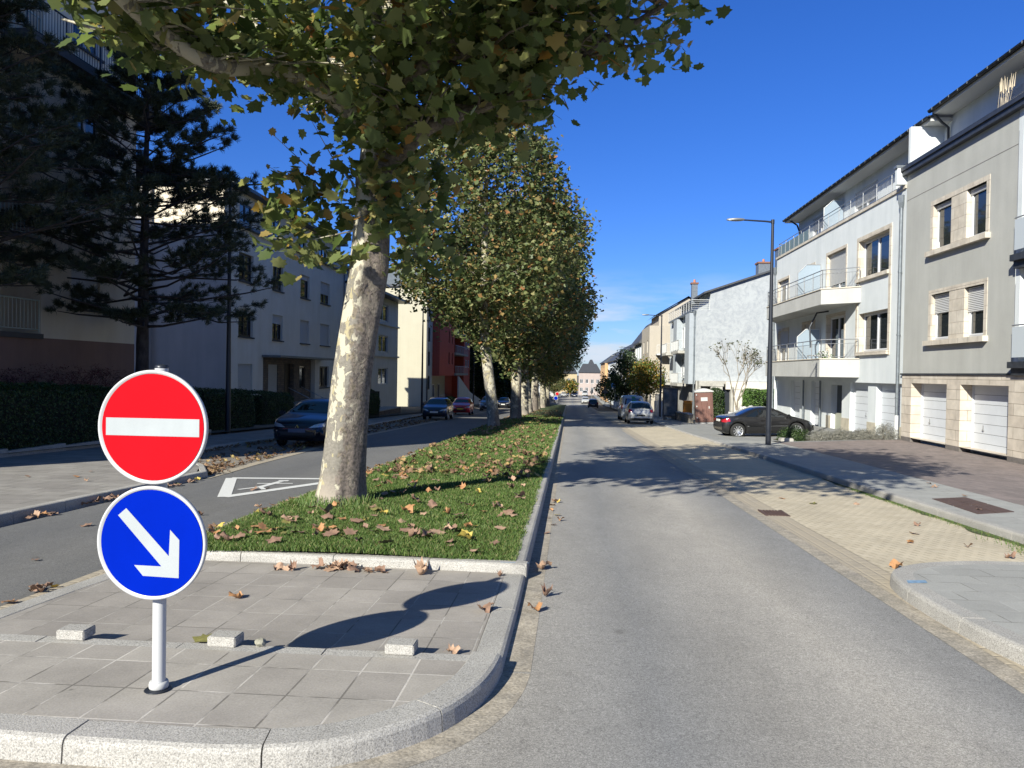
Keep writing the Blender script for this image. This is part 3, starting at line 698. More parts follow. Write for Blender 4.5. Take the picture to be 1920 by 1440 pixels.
# ---------------- grey rendered house (right, nearest)
GREYR=m_render('grey_render',(.37,.37,.345),.08,.5,35); WHR=m_render('white_render',(.56,.59,.60),.10,.3,50); CREAMW=m_render('warm_white_render',(.40,.40,.385),.1)
STN=m_stone_wall('pale_window_stone',(.46,.41,.34),(.51,.465,.395),(.3,.25,.2),.6,.38); PLINTH=mat('grey_plinth',(.13,.115,.105),.9,var=.3,vs=3)
SOFF=mat('soffit_paint',(.5,.5,.49),.8); ROOFD=mat('dark_slate_roof',(.05,.053,.06),.6,var=.3,vs=4,bump=.3,bs=12)
gd=MATS.get('x') or mat('white_garage_door',(.53,.555,.59),.45,var=.05,vs=2)
XF=12.5
H=thing('grey_house','grey rendered apartment house with sandstone ground floor and two white garage doors','house',(XF,22,-.65))
fc=F((XF,0),(0,1),(-1,0)); fs=F((XF-.06,0),(0,1),(-1,0))
mb=MB()
wG=[(24.52,28.02,6.12,7.72,.22),(24.52,27.98,3.0,4.6,.22)]
fc.wall(mb,22.9,30.2,1.84,9.4,wG,GREYR,rm=STN)
for dz in (8.35,): fc.box(mb,22.9,30.18,dz,dz+.012,-.002,.006,PLINTH)
fs.wall(mb,22.2,30.1,-.5,1.80,[(22.98,25.72,-.51,1.5,.45),(26.62,29.3,-.51,1.5,.45)],SANDST,rm=SANDST)
fs.box(mb,22.2,22.98,-.9,-.5,-.02,.0,PLINTH); fs.box(mb,25.72,26.62,-.9,-.5,-.4,.0,PLINTH); fs.box(mb,29.3,30.1,-.9,-.5,-.4,.0,PLINTH)
# side wall towards the viewer and body
mb.obox((XF+.3,22.0,-.9),(9,0,0),(0,.2,0),(0,0,10.3),GREYR)
mb.obox((XF+.02,30.0,-.9),(9,0,0),(0,.19,0),(0,0,12),WHR)
part(mb,'wall',H)
g=MB(); fc.box(g,22.2,30.2,1.801,1.86,-.1,.10,DZINC); part(g,'ledge',H)
for (v0,v1,sh,ti) in ((6.12,7.72,(.12,.12),1),(3.0,4.6,(.5,.42),None)):
    g=MB()      # stone pier between the two lights, and the surround
    fc.box(g,25.72,26.72,v0,v1,-.21,.004,STN)
    for q in ((24.34,24.52,v0-.16,v1+.16),(28.0,28.18,v0-.16,v1+.16),(24.52,28.0,v1,v1+.16)): fc.box(g,*q,-.2,.018,STN)
    fc.box(g,24.26,28.26,v0-.17,v0-.002,-.2,.16,STN); part(g,'window_surround',H)
    window(H,fc,24.54,25.71,v0+.002,v1,.2,2,sh[0],glass=GLASS,casements_=None) if 0 else window(H,fc,24.53,25.71,v0+.003,v1-.003,.2,1,sh[0])
    window(H,fc,26.73,27.99,v0+.003,v1-.003,.2,1 if ti is None else 1,sh[1],tilt=0 if ti else None)
garage(H,fs,22.98,25.72,-.66,1.5,.45,gd,hu=-.25); garage(H,fs,26.62,29.3,-.66,1.5,.45,gd,hu=-.25)
g=MB(); 
fc.box(g,22.2,30.35,9.3,9.46,-.3,.18,DZINC); fc.box(g,22.2,30.35,9.461,9.6,-.3,.24,DZINC); part(g,'cornice',H)
g=MB(); g.box(13.7,13.9,20,30.2,9.4,11.3,WHR); part(g,'attic_wall',H)
g=MB(); fa=F((13.7,0),(0,1),(-1,0)); 
window(H,fa,23.6,26.2,9.9,10.75,-.02,2,.6,sill=None)
gutter_eave(g,20,29.3,12.95,11.3,0,DZINC,SOFF,13.7,-1); g.poly([(12.93,20,11.5),(12.93,29.3,11.5),(18,29.3,13.2),(18,20,13.2)],ROOFD); part(g,'roof',H)
g=MB(); g.tube([(12.95,29.2,11.33),(13.1,29.25,11.2),(13.35,29.4,11.05),(13.62,29.5,10.9),(13.64,29.5,9.6)],.05,DZINC,10); part(g,'downpipe',H)
g=MB(); random.seed(5)
for i in range(15):
    yb=24.5+random.uniform(-.25,.25); xb=12.9+random.uniform(-.1,.1); dx,dy=random.uniform(-.12,.12),random.uniform(-.35,.35)
    g.tube([(xb,yb,9.6),(xb+dx*.5,yb+dy*.5,10.2),(xb+dx,yb+dy,10.55+random.uniform(-.1,.2))],[.006,.005,.003],mat('dry_straw',(.55,.47,.35),.9),4)
    g.tube([(xb+dx*.9,yb+dy*.9,10.4),(xb+dx*1.1,yb+dy*1.1,10.8)],[.018,.004],MATS['dry_straw'],4)
tag(g.build('ornamental_grass',None,origin=(12.9,24.5,9.6)),'dry straw coloured grass plumes on the ledge of the grey house','plant')
# the end bay with its glazed balconies (cut by the frame)
g=MB(); fc.box(g,19,22.86,1.9,9.3,-1.2,-.9,WHR); fc.box(g,22.66,22.88,1.9,9.3,-.9,.002,WHR); part(g,'balcony_recess',H)
for v in (2.0,5.0):
    g=MB(); fc.box(g,20,22.7,v,v+.18,-1.2,.28,DZINC); fc.box(g,20,22.72,v-.2,v-.001,-1.2,.16,DZINC); b=part(g,'balcony',H)
    g=MB(); fc.box(g,20,22.6,v+.3,v+1.15,.2,.215,mat('pale_panel',(.46,.50,.53),.4)); mat('frosted_glass',(.26,.32,.38),.25,spec=.5); g.tube([(XF-.2,20,v+1.2),(XF-.2,22.62,v+1.2)],.02,STEEL,6); part(g,'railing',b)
g=MB(); fs.box(g,19,22.2,-.9,1.8,-.05,-.002,SANDST); fs.box(g,19,22.2,-1,-.5,-.045,.001,PLINTH); part(g,'side_wall',H)

# ---------------- white house with balconies
H=thing('white_house','white rendered apartment house with two angular balconies and glass privacy screens','house',(XF,30.2,-.7))
mb=MB(); E0,E1=30.2,48.6
win=[(31.72,34.95,5.98,7.62,.3),(31.65,34.8,2.78,4.45,.3),(36.55,39.2,5.2,7.66,.25),(36.6,39.0,2.3,4.6,.25),(41.2,43.2,5.2,7.5,.25),(41.0,43.0,2.3,4.5,.25),(45.9,48.2,5.2,7.42,.25),(45.8,48.0,2.3,4.4,.25)]
fc.wall(mb,E0,E1,1.46,9.0,win,WHR,rm=STN)
doors=[(30.66,33.0),(33.9,36.0),(40.1,41.7),(43.7,45.4)]
gops=[(a,b,-.7,1.452,.24) for a,b in doors]+[(37.05,38.55,-.7,1.3,.3)]
fc2=F((XF+.12,0),(0,1),(-1,0)); fc2.wall(mb,E0,E1,-1.1,1.46,[(a,b,-1.11,d,e_) for a,b,c,d,e_ in gops],WHR)
fc.quad(mb,E0,E1,1.4601,1.4601,0,WHR); mb.poly([(XF,E0,1.46),(XF,E1,1.46),(XF+.12,E1,1.46),(XF+.12,E0,1.46)],WHR)
mb.poly([(XF,E0,1.46),(XF,E0,9),(22,E0,9),(22,E0,1.46)],WHR); mb.poly([(XF,E1,-1.3),(22,E1,-1.3),(22,E1,9),(XF,E1,9)],WHR)
mb.poly([(XF,E0,9),(XF,E1,9),(14,E1,9),(14,E0,9)],ZINC)
part(mb,'wall',H)
PLW=mat('beige_plinth',(.42,.38,.30),.85,var=.2,vs=3)
for a,b in ((E0+.25,30.66),(33.0,33.9),(36.0,37.05),(38.55,39.2)): g=MB(); fc2.box(g,a+.002,b-.002,-1.0,-.2,-.2,.03,PLW); part(g,'plinth',H)
for i,(a,b) in enumerate(doors): garage(H,fc2,a,b,zfac((a+b)/2),1.452,.24,gd,hu=.3)
g=MB(); fc2.quad(g,37.06,38.54,-.7,1.3,-.28,mat('black_glass',(.006,.01,.014),.03,spec=.9)); fc2.box(g,37.06,38.54,-.9,-.05,-.27,-.2,mat('mosaic_panel',(.40,.40,.34),.8,var=.8,vs=25,col2=(.25,.27,.2))); part(g,'entrance_door',H)
for (a,b,c,d) in ((31.72,34.95,5.98,7.62),(31.65,34.8,2.78,4.45)):
    window(H,fc,a+.004,b-.004,c,d,.28,2,0,glass=GLASSB if 0 else GLASS)
    g=MB(); fc.box(g,a-.12,b+.12,c-.15,c-.002,-.28,.12,STN); part(g,'sill',H)
g=MB(); 
for a,b in ((31.44,31.655),(34.945,35.15)): fc.box(g,a,b,2.6,7.8,-.02,.03,STN)
fc.box(g,31.655,34.945,7.622,7.8,-.02,.03,STN); part(g,'window_surround',H)
for (a,b,c,d,s_) in ((36.55,39.2,5.2,7.66,.62),(36.6,39.0,2.3,4.6,0),(41.2,43.2,5.2,7.5,.2),(41.0,43.0,2.3,4.5,.3),(45.9,48.2,5.2,7.42,.12),(45.8,48.0,2.3,4.4,.5)):
    window(H,fc,a+.004,b-.004,c,d,.23,2,s_,name='balcony_door')
    g=MB(); fc.box(g,a-.14,a-.001,c,d+.14,-.02,.02,STN); fc.box(g,b+.001,b+.14,c,d+.14,-.02,.02,STN); fc.box(g,a-.001,b+.001,d+.001,d+.14,-.02,.02,STN); part(g,'window_surround',H)
FROST=MATS['frosted_glass']
for (v,vt) in ((4.95,5.62),(1.68,2.48)):
    yA,yB,xo=35.75,45.45,11.16
    g=MB(); out=[(XF-.001,34.35),(XF-.001,35.2),(xo,yA),(xo,yB),(XF-.001,E1)]
    out=[(XF-.001,34.6),(xo,yA),(xo,yB),(XF-.001,E1)]
    # slab and parapet: polygon prism with thin walls
    inn_=[(XF-.001,34.8),(xo+.14,yA+.1),(xo+.14,yB-.05),(XF-.001,E1-.15)]
    for q,(pa,pb) in enumerate(zip(out,out[1:])):
        g.poly([(*pa,v),(*pb,v),(*pb,vt),(*pa,vt)],CREAMW); ia,ib=inn_[q],inn_[q+1]
        g.poly([(*ia,vt),(*ib,vt),(*ib,v+.3),(*ia,v+.3)],CREAMW); g.poly([(*pa,vt),(*pb,vt),(*ib,vt),(*ia,vt)],CREAMW)
    g.poly([(*p,v) for p in out][::-1],CREAMW); g.poly([(*p,v+.3) for p in inn_],SLAB_P)
    b=part(g,'balcony',H)
    g=MB(); 
    for pa,pb in zip(out,out[1:]):
        A=Vector((*pa,vt+.001)); B=Vector((*pb,vt+.001)); t=(B-A).normalized(); n=Vector((t.y,-t.x,0)); n=-n if n.x>0 else n
        g.obox(A-n*.16,B-A,n*.2,(0,0,.04),STN)
    part(g,'coping',b)
    g=MB(); railing(g,[(XF-.03,34.75,vt+.04),(xo+.06,yA+.03,vt+.04),(xo+.06,yB,vt+.04),(XF-.05,E1-.1,vt+.04)],.84,STEEL,.14,.66,1.4,.022,.007)
    part(g,'railing',b)
    # glass privacy screen with a clipped corner
    g=MB(); yy=40.1 if v>4 else 40.0
    pr=[(XF-.03,v+.6),(XF-.03,v+2.4),(xo+.62,v+2.4),(xo+.2,v+2.0),(xo+.2,v+.6)]
    g.poly([(x,yy,z) for x,z in pr],FROST); g.poly([(x,yy+.012,z) for x,z in pr][::-1],FROST)
    for (p,q) in zip(pr,pr[1:]+pr[:1]): g.tube([(p[0],yy+.006,p[1]),(q[0],yy+.006,q[1])],.022,WHITEP if v<3 else STEEL,5)
    part(g,'privacy_screen',b)
g=MB(); fc.box(g,E0,E1+.1,8.86,8.98,-.1,.06,STN); part(g,'ledge',H)
g=MB(); railing(g,[(XF+.08,E0+.1,9.0),(XF+.08,E1-.1,9.0),(15,E1-.1,9.0)],.78,STEEL,.13,.62,1.5,.022,.007); part(g,'railing',H)
g=MB(); g.box(XF+.05,XF+.065,42.5,48.3,9.05,9.6,mat('green_screen_panel',(.13,.17,.15),.4)); 
for y in np.arange(42.5,48.3,.9): g.box(XF+.03,XF+.05,y,y+.05,9.05,9.62,STEEL)
part(g,'railing_panels',H)
g=MB(); g.poly([(XF+.2,40.5,9.05),(XF+.2,40.5,10.3),(XF+.65,40.5,10.7),(13.65,40.5,10.7),(13.65,40.5,9.05)],FROST); g.tube([(XF+.2,40.5,9.05),(XF+.2,40.5,10.3),(XF+.65,40.5,10.7),(13.65,40.5,10.7)],.022,STEEL,5); part(g,'privacy_screen',H)
g=MB(); fa=F((13.7,0),(0,1),(-1,0)); aw=[(31.5,34.2,9.3,10.6,.15),(36.2,39.0,9.02,10.7,.15),(43.0,45.6,9.02,10.7,.15)]
fa.wall(g,30.2,48.4,9.0,11.1,aw,WHR); g.poly([(13.7,48.4,9),(20,48.4,9),(20,48.4,11.1),(13.7,48.4,11.1)],WHR); part(g,'attic_wall',H)
for (a,b,c,d,_),s_ in zip(aw,(.5,.45,.4)): window(H,fa,a,b,c,d,.14,2,s_)
g=MB(); gutter_eave(g,29.35,48.6,12.92,11.1,0,DZINC,SOFF,13.7,-1); g.poly([(12.9,29.35,11.3),(12.9,48.6,11.3),(18,48.6,12.9),(18,29.35,12.9)],ROOFD); g.poly([(12.9,48.61,11.1),(18,48.61,11.1),(18,48.61,12.9),(12.9,48.61,11.3)],WHR); part(g,'roof',H)
g=MB(); g.tube([(12.9,47.9,11.2),(13.1,47.8,11.05),(13.4,47.7,10.8),(13.55,47.7,10.4),(13.55,47.7,9.1)],.05,DZINC,8); part(g,'downpipe',H)
g=MB(); g.obox((XF-.35,30.22,9.0),(1.6,0,0),(0,.22,0),(0,0,.62),WHR); g.obox((XF-.4,30.2,9.62),(1.65,0,0),(0,.27,0),(0,0,.1),ZINC); part(g,'parapet_end',H)
g=MB(); downpipe(g,XF-.1,30.42,.1,8.35,ZINC,.06); g.tube([(XF-.1,30.42,-.75),(XF-.1,30.42,.25)],.075,WHITEP,12); part(g,'downpipe',H)
g=MB(); downpipe(g,XF-.1,E1+.02,-1.1,8.1,ZINC,.06); part(g,'downpipe',H)
for y in (39.8,42.6): 
    g=MB(); downpipe(g,XF-.02,y,-.9,1.5,ZINC,.05,False); part(g,'downpipe',H)
g=MB(); g.tube([(XF-.9,38.6,3.1),(XF-.95,38.6,4.1),(XF-.6,38.7,4.8),(XF-.02,38.8,4.9)],.04,DZINC,8); part(g,'drain_hose',H)

def simple_box_house(name,label,x0,x1,y0,y1,zb,zt,wm,roof=None,sgn=-1,wins=(),cat='house',glass=None,rh=2.5,rm=None,sill=None,shut=None,group=None,fm=None,wallrm=None,ov=.35):
    """x0 is the street face when sgn=-1, x1 when sgn=+1. wins: list of (ya,yb,za,zb[,shutter])"""
    Hh=thing(name,label,cat,((x0 if sgn<0 else x1),y0,zb),group)
    xs=x0 if sgn<0 else x1; xb=x1 if sgn<0 else x0
    ff=F((xs,0),(0,1),(sgn,0)); m=MB()
    ff.wall(m,y0,y1,zb,zt,[(*q[:4],.16) for q in wins],wm,rm=wallrm)
    for yy in (y0,y1): m.poly([(xs,yy,zb),(xb,yy,zb),(xb,yy,zt),(xs,yy,zt)],wm)
    m.poly([(xs,y0,zt),(xs,y1,zt),(xb,y1,zt),(xb,y0,zt)],wm); m.poly([(xb,y0,zb),(xb,y1,zb),(xb,y1,zt),(xb,y0,zt)],wm)
    part(m,'wall',Hh)
    for q in wins: window(Hh,ff,q[0],q[1],q[2],q[3],.16,q[5] if len(q)>5 else 2,q[4] if len(q)>4 else 0,fm=fm,sill=sill)
    if roof:
        rm=rm or ROOFD; m=MB(); a,b=min(x0,x1)-ov,max(x0,x1)+ov; c,d=y0-.1,y1+.1; z=zt+.002; k=min((b-a)/2,3)
        m.box(a,b,c,d,z,z+.18,rm)
        if roof=='hip':
            i=min(3.5,(b-a)/2-.2,(d-c)/2-.1); z+=.18
            T=[(a+i,c+i*.6,z+rh),(b-i,c+i*.6,z+rh),(b-i,d-i*.6,z+rh),(a+i,d-i*.6,z+rh)]; Bq=[(a,c,z),(b,c,z),(b,d,z),(a,d,z)]
            for j in range(4): m.poly([Bq[j],Bq[(j+1)%4],T[(j+1)%4],T[j]],rm)
            m.poly(T,rm)
        elif roof=='gable':
            z+=.18; xm=(a+b)/2; m.poly([(a,c,z),(xm,c,z+rh),(xm,d,z+rh),(a,d,z)],rm); m.poly([(b,c,z),(b,d,z),(xm,d,z+rh),(xm,c,z+rh)],rm)
            m.poly([(a+ov,c+.1,z),(b-ov,c+.1,z),(xm,c+.1,z+rh-.1)],wm); m.poly([(a+ov,d-.1,z),(b-ov,d-.1,z),(xm,d-.1,z+rh-.1)],wm)
        elif roof=='tower':
            z+=.18; xm,ym=(a+b)/2,(c+d)/2; Bq=[(a,c,z),(b,c,z),(b,d,z),(a,d,z)]; s_=.45
            T=[(xm+(p[0]-xm)*s_,ym+(p[1]-ym)*s_,z+rh*.75) for p in Bq]
            for j in range(4): m.poly([Bq[j],Bq[(j+1)%4],T[(j+1)%4],T[j]],rm); m.poly([T[j],T[(j+1)%4],(xm,ym,z+rh)],rm)
        part(m,'roof',Hh)
    return Hh
# ---------------- white gable house across the garden (Y=68)
MOTW=m_mottled('patchy_white_render',(.255,.275,.30),(.345,.365,.38))
H=thing('gable_house','tall white gable house with mottled side wall and grey stepped balconies','house',(10.7,68,-2))
g=MB(); Yg=68
prof=[(10.75,1.2),(20,1.2),(20,11.9),(17,10.75),(11.9,9.0),(11.9,7.35),(10.75,7.35)]
g.poly([(x,Yg,z) for x,z in prof][::-1],MOTW); g.poly([(x,86,z) for x,z in prof],MOTW)
g.poly([(10.75,Yg,1.2),(10.75,Yg,7.35),(10.75,86,7.35),(10.75,86,1.2)],WHR); g.poly([(11.9,Yg,7.35),(11.9,Yg,9),(11.9,86,9),(11.9,86,7.35)],WHR); g.poly([(10.75,Yg,7.35),(11.9,Yg,7.35),(11.9,86,7.35),(10.75,86,7.35)],ZINC)
part(g,'wall',H)
GST=mat('grey_bare_concrete',(.34,.33,.30),.9,var=.3,vs=2)
g=MB(); g.box(10.8,19,68.02,85,-2.6,1.2,mat('ground_floor_concrete',(.33,.32,.30),.9,var=.2)); g.box(10.9,13.0,67.0,68.0,.75,1.2,GST); g.box(13.2,20,67.2,68.0,.5,1.15,mat('cream_garden_render',(.55,.52,.46),.9,var=.2));  # body of the ground floor in plain grey concrete
for a,b in ((10.9,11.05),(11.9,12.9),(13.6,13.8)): g.box(a,b,67.05,68.01,-2.6,.75,GST)
g.box(13.8,20,67.25,68.0,-2.6,.5,MATS['cream_garden_render']); part(g,'ground_floor',H)
g=MB(); g.box(12.9,13.6,67.6,67.7,-2.2,.6,DARKM); g.box(11.2,11.8,67.7,67.8,-.8,.4,DARKM); part(g,'door',H)
g=MB(); g.obox((11.3,Yg-.3,8.75),(9,0,3.09),(0,18.6,0),(0,0,.16),ROOFD); part(g,'roof',H)
g=MB(); g.box(10.3,11.9,68.5,84,7.2,7.34,ZINC); railing(g,[(10.35,68.3,7.35),(10.35,84,7.35)],.9,WHITEP,.3,None,1.5,.03,.012,.08,4); railing(g,[(10.35,68.3,7.35),(11.9,68.3,7.35)],.9,WHITEP,.3,None,1.5,.03,.012,.08,4); part(g,'terrace',H)
for (x,y,z,h_,w_) in ((11.2,74,8.4,1.9,.55),(16.4,70,10.4,1.3,1.1),(18.6,72,11.2,2.1,1.2)):
    c=MB(); c.box(x,x+w_,y,y+w_,z,z+h_,ZINC); c.box(x-.08,x+w_+.08,y-.08,y+w_+.08,z+h_+.001,z+h_+.15,mat('brick_cap',(.18,.09,.06),.9)); c.lathe([(.12,0),(.1,.3)],mat('clay_pot',(.4,.16,.08),.8),8,(x+w_/2,y+w_/2,z+h_+.15)); part(c,'chimney',H)
ff=F((10.7,0),(0,1),(-1,0))
for (a,b,c,d) in ((70,71.2,4.2,6.2),(74,75.2,4.2,6.2),(70,71.2,1.4,3.3),(74,75.5,1.4,3.3),(80,81.5,4.2,6.2),(80,81.5,1.4,3.3)): window(H,ff,a,b,c,d,-.06,1,0)
for a,b in ((68.1,70.6),(76.2,78.6)): g=MB(); g.box(10.15,10.74,a,b,.9,7.1,mat('blue_grey_render',(.30,.33,.36),.85,var=.1)); part(g,'bay',H)
for v in (.9,3.9):
    g=MB(); g.box(9.6,10.7,71,76,v-.25,v,GST); railing(g,[(9.65,71,v),(9.65,76,v)],.95,WHITEP,.14,None,1.3,.028,.012); railing(g,[(10.7,71,v),(9.65,71,v)],.95,WHITEP,.14,None,1.3,.028,.012); part(g,'balcony',H)
    g=MB(); g.box(9.5,10.7,79,84,v-.25,v,GST); railing(g,[(9.55,79,v),(9.55,84,v)],.95,WHITEP,.14,None,1.3,.028,.012); railing(g,[(10.7,79,v),(9.55,79,v)],.95,WHITEP,.14,None,1.3,.028,.012); part(g,'balcony',H)
g=MB(); downpipe(g,10.6,68.1,-2.2,7.0,ZINC,.07); part(g,'downpipe',H)
# ---------------- the row beyond
BEI=m_render('beige_render',(.36,.325,.275),.06); PINK=m_render('pink_render',(.36,.30,.275),.06); ORG_=m_render('apricot_render',(.46,.29,.15),.06); YEL=m_render('yellow_render',(.38,.31,.19),.06)
def rows_of(ya,yb,n,zs,w_=1.1,h_=1.4,sh=0):
    out=[]
    for z in zs:
        for i in range(n):
            c=ya+(yb-ya)*(i+.5)/n; out.append((c-w_/2,c+w_/2,z,z+h_,sh,2 if w_>1 else 1))
    return out
H=simple_box_house('beige_house','beige rendered house with plain side wall and set back attic behind the orange tree',8.7,16,88,97.5,-2.9,7.2,BEI,None,wins=rows_of(88,97,2,(-1.5,1.3,4.2)))
g=MB(); g.box(9.8,16,88.6,97,7.201,8.6,BEI); part(g,'attic_wall',H)
g=MB(); g.poly([(9.3,88.2,8.4),(9.3,97.5,8.4),(13,97.5,10.6),(13,88.2,10.6)],ROOFD); g.poly([(13,88.2,10.6),(13,97.5,10.6),(17,97.5,8.4),(17,88.2,8.4)],ROOFD); g.poly([(9.8,88.59,8.6),(16,88.59,8.6),(13,88.59,10.4)],BEI); part(g,'roof',H)
g=MB(); g.box(8.3,8.7,87.0,88.0,-3,5,BEI) if 0 else None
for v in (1.2,4.0):
    g=MB(); g.box(9.4,10.6,86.4,87.98,v-.15,v,WHITEP); railing(g,[(9.4,86.4,v),(10.6,86.4,v)],.95,WHITEP,.15,None,1,.03,.012); part(g,'balcony',H)
H=simple_box_house('slate_roof_house','pale house with tall steep slate roof beyond the beige house',8.75,17,98,107,-3.2,5.6,WHR,'tower',wins=rows_of(98,107,3,(-1.8,1.0,3.8)),rh=4.2)
H=simple_box_house('slate_roof_house','narrow pale house with balcony trellis and second steep slate roof from the beige house',8.7,17,107.5,118,-3.5,5.2,CREAMW,'tower',wins=rows_of(107.5,118,3,(-2.2,.6,3.4)),rh=4.6)
H=simple_box_house('slate_roof_house','pale grey house with third slate roof along the far right row',8.8,17,118.5,132,-3.9,4.6,WHR,'hip',wins=rows_of(118.5,132,4,(-2.6,.2,2.8)),rh=3.2)
H=simple_box_house('slate_roof_house','cream house with low slate roof, fourth beyond the beige house',8.8,17,132.5,150,-4.4,4.2,CREAMW,'hip',wins=rows_of(132.5,150,5,(-3.2,-.3,2.3)),rh=3.0)
H=simple_box_house('slate_roof_house','white house with slate roof just before the apricot house',8.7,17,150.5,186,-4.8,4.3,WHR,'hip',wins=rows_of(150.5,186,8,(-3.4,-.4,2.2)),rh=3.2)
H=simple_box_house('apricot_house','narrow apricot orange house front far down the street',7.95,17,186.5,214,-5.3,4.3,ORG_,'hip',wins=rows_of(186.5,214,6,(-3.8,-.8,1.8)),rh=2.6)
def end_house(name,label,x0,x1,y,zt,wm,rh,n,roof='hip'):
    H=thing(name,label,'house',(x0,y,-6)); m=MB(); ff=F((x0,y),(1,0),(0,-1)); W=x1-x0
    ws=[(W*(i+.5)/n-.5,W*(i+.5)/n+.5,z,z+1.4,.15) for i in range(n) for z in (-4.4,-1.6,1.2) if z+1.8<zt]
    ff.wall(m,0,W,-6.5,zt,ws,wm); m.poly([(x1,y,-6.5),(x1,y+9,-6.5),(x1,y+9,zt),(x1,y,zt)],wm); m.poly([(x0,y,-6.5),(x0,y,zt),(x0,y+9,zt),(x0,y+9,-6.5)],wm); part(m,'wall',H)
    for q in ws: window(H,ff,*q[:4],.15,2)
    m=MB(); c=y-.4; z=zt; a,b=x0-.3,x1+.3; d=y+9.4
    m.poly([(a,c,z),(b,c,z),(b-1.6,y+4.5,z+rh),(a+1.6,y+4.5,z+rh)],ROOFD); m.poly([(b,c,z),(b,d,z),(b-1.6,y+4.5,z+rh)],ROOFD); m.poly([(a,c,z),(a+1.6,y+4.5,z+rh),(a,d,z)],ROOFD); m.poly([(a,d,z),(a+1.6,y+4.5,z+rh),(b-1.6,y+4.5,z+rh),(b,d,z)],ROOFD)
    part(m,'roof',H); return H
end_house('pink_house','pale pink house with dark slate roof facing the camera at the street end',2.4,9.6,258,2.0,PINK,3.0,4)
end_house('towered_house','house with pointed slate turret roof behind the pink house at the street end',5.6,9.0,290,3.4,CREAMW,3.6,2)
end_house('yellow_house','yellow house at the far street end beside the plane trees',-6,1.9,280,1.6,YEL,2.4,4)
end_house('cream_end_house','cream house at the far street end left of the yellow one',-16,-6.5,290,2.4,CREAMW,2.6,4)

# ================================================================== LEFT SIDE
CRR=m_render('cream_shade_render',(.62,.55,.44),.08); BRB=m_render('brown_base_render',(.20,.125,.10),.1); GRL=m_render('grey_white_render',(.66,.62,.55),.10); GABR=m_render('blue_grey_gable',(.42,.40,.39),.08)
DSILL=mat('dark_stone_sill',(.07,.068,.065),.8); DSTONE=m_stone_wall('dark_rubble_stone',(.20,.15,.11),(.12,.10,.085),(.06,.055,.05),.32,.13)
# near apartment block
H=thing('cream_apartment_block','tall cream apartment block with brown base behind the pines at the left edge','apartment block',(-16.5,15,-.6))
fl=F((-16.5,0),(0,1),(1,0)); m=MB()
ws=[]; rec=[]
for k,z in enumerate((2.62,5.52,8.42,11.32)):
    ws += [(24.2,25.75,z+.95,z+2.3,.18)]; rec += [(18.8,22.75,z,z+2.55,1.3)]
    ws += [(13.8,15.4,z+.95,z+2.3,.18)]; rec += [(8.0,11.5,z,z+2.55,1.3)]
fl.wall(m,2.8,27.9,2.5,15.0,ws+rec,CRR); fl.wall(m,2.8,27.9,-1.2,2.5,[],BRB)
m.poly([(-16.5,27.9,-1.2),(-16.5,27.9,2.5),(-30,27.9,2.5),(-30,27.9,-1.2)][::-1],BRB); m.poly([(-16.5,27.9,2.5),(-30,27.9,2.5),(-30,27.9,15),(-16.5,27.9,15)],CRR)
m.poly([(-16.5,2.8,-1.2),(-30,2.8,-1.2),(-30,2.8,15),(-16.5,2.8,15)],CRR); m.poly([(-30,2.8,15),(-30,27.9,15),(-16.5,27.9,15),(-16.5,2.8,15)],CRR); m.poly([(-30,2.8,-1),(-30,27.9,-1),(-30,27.9,15),(-30,2.8,15)],CRR)
for q in rec: fl.quad(m,q[0],q[1],q[2],q[3],-1.3,CRR)
part(m,'wall',H)
g=MB(); g.box(-30.3,-15.9,2.5,28.3,15.0+.002,15.25,DZINC); part(g,'roof',H)
for i,q in enumerate(ws): window(H,fl,q[0],q[1],q[2],q[3],.18,2,(.82,.82,.4,.3)[i//2],sill=DSILL)
for q in rec:
    b=window(H,fl,q[0]+.6,q[1]-.6,q[2]+.05,q[2]+2.3,1.29,3,.35,name='balcony_door')
    g=MB(); railing(g,[fl.p(q[0],q[2]+.05,-.06),fl.p(q[1],q[2]+.05,-.06)],.98,mat('pale_railing',(.42,.48,.42),.5),.16,None,1.9,.025,.013); part(g,'railing',H)
    g=MB(); fl.box(g,q[0],q[1],q[2]-.16,q[2]-.001,-.0,.1,DSILL); part(g,'slab',H)
# top corner balcony
for yy0,yy1,zz in ((21,29.6,11.3),):
    g=MB(); g.box(-18.5,-15.6,yy0,yy1,zz-.25,zz,DSILL); railing(g,[(-15.7,yy0,zz),(-15.7,yy1,zz),(-18.4,yy1,zz)],1.05,DARKM,.13,None,1.6,.028,.012); part(g,'balcony',H)

# three storey house with stone entrance
XL=-17.5
H=thing('three_storey_house','grey white three storey house with dark sills and stone clad entrance','house',(XL,38.2,-1.2))
f2=F((XL,0),(0,1),(1,0)); Y0,Y1=38.2,58.0
cols=[(38.95,41.3,1),(43.55,45.65,1),(48.15,50.35,1),(52.1,54.65,1)]
ws=[]
sh={(0,0):1,(0,1):.35,(1,0):.35,(1,1):0,(2,0):0,(2,1):0,(1,2):0}
for j,z in enumerate((.38,3.34,6.28)):
    for i,(a,b,_) in enumerate(cols):
        if j==0 and i in (1,2): continue
        s_=[[1,0,0,.0],[.25,.35,1,1],[0,0,.2,.55]][j][i]
        ws.append((a+.25,b-.25,z,z+1.5,.2,s_,2 if i!=2 else 1))
m=MB(); ent=(42.5,51.4,-2,2.3,.35)
f2.wall(m,Y0,Y1,-2.2,9.05,[q[:5] for q in ws]+[ent],GRL)
f2.wall(m,Y0,Y1,-2.3,-.35,[(42.5,51.4,-2.3,-.35,.01)],DSTONE) if 0 else None
part(m,'wall',H)
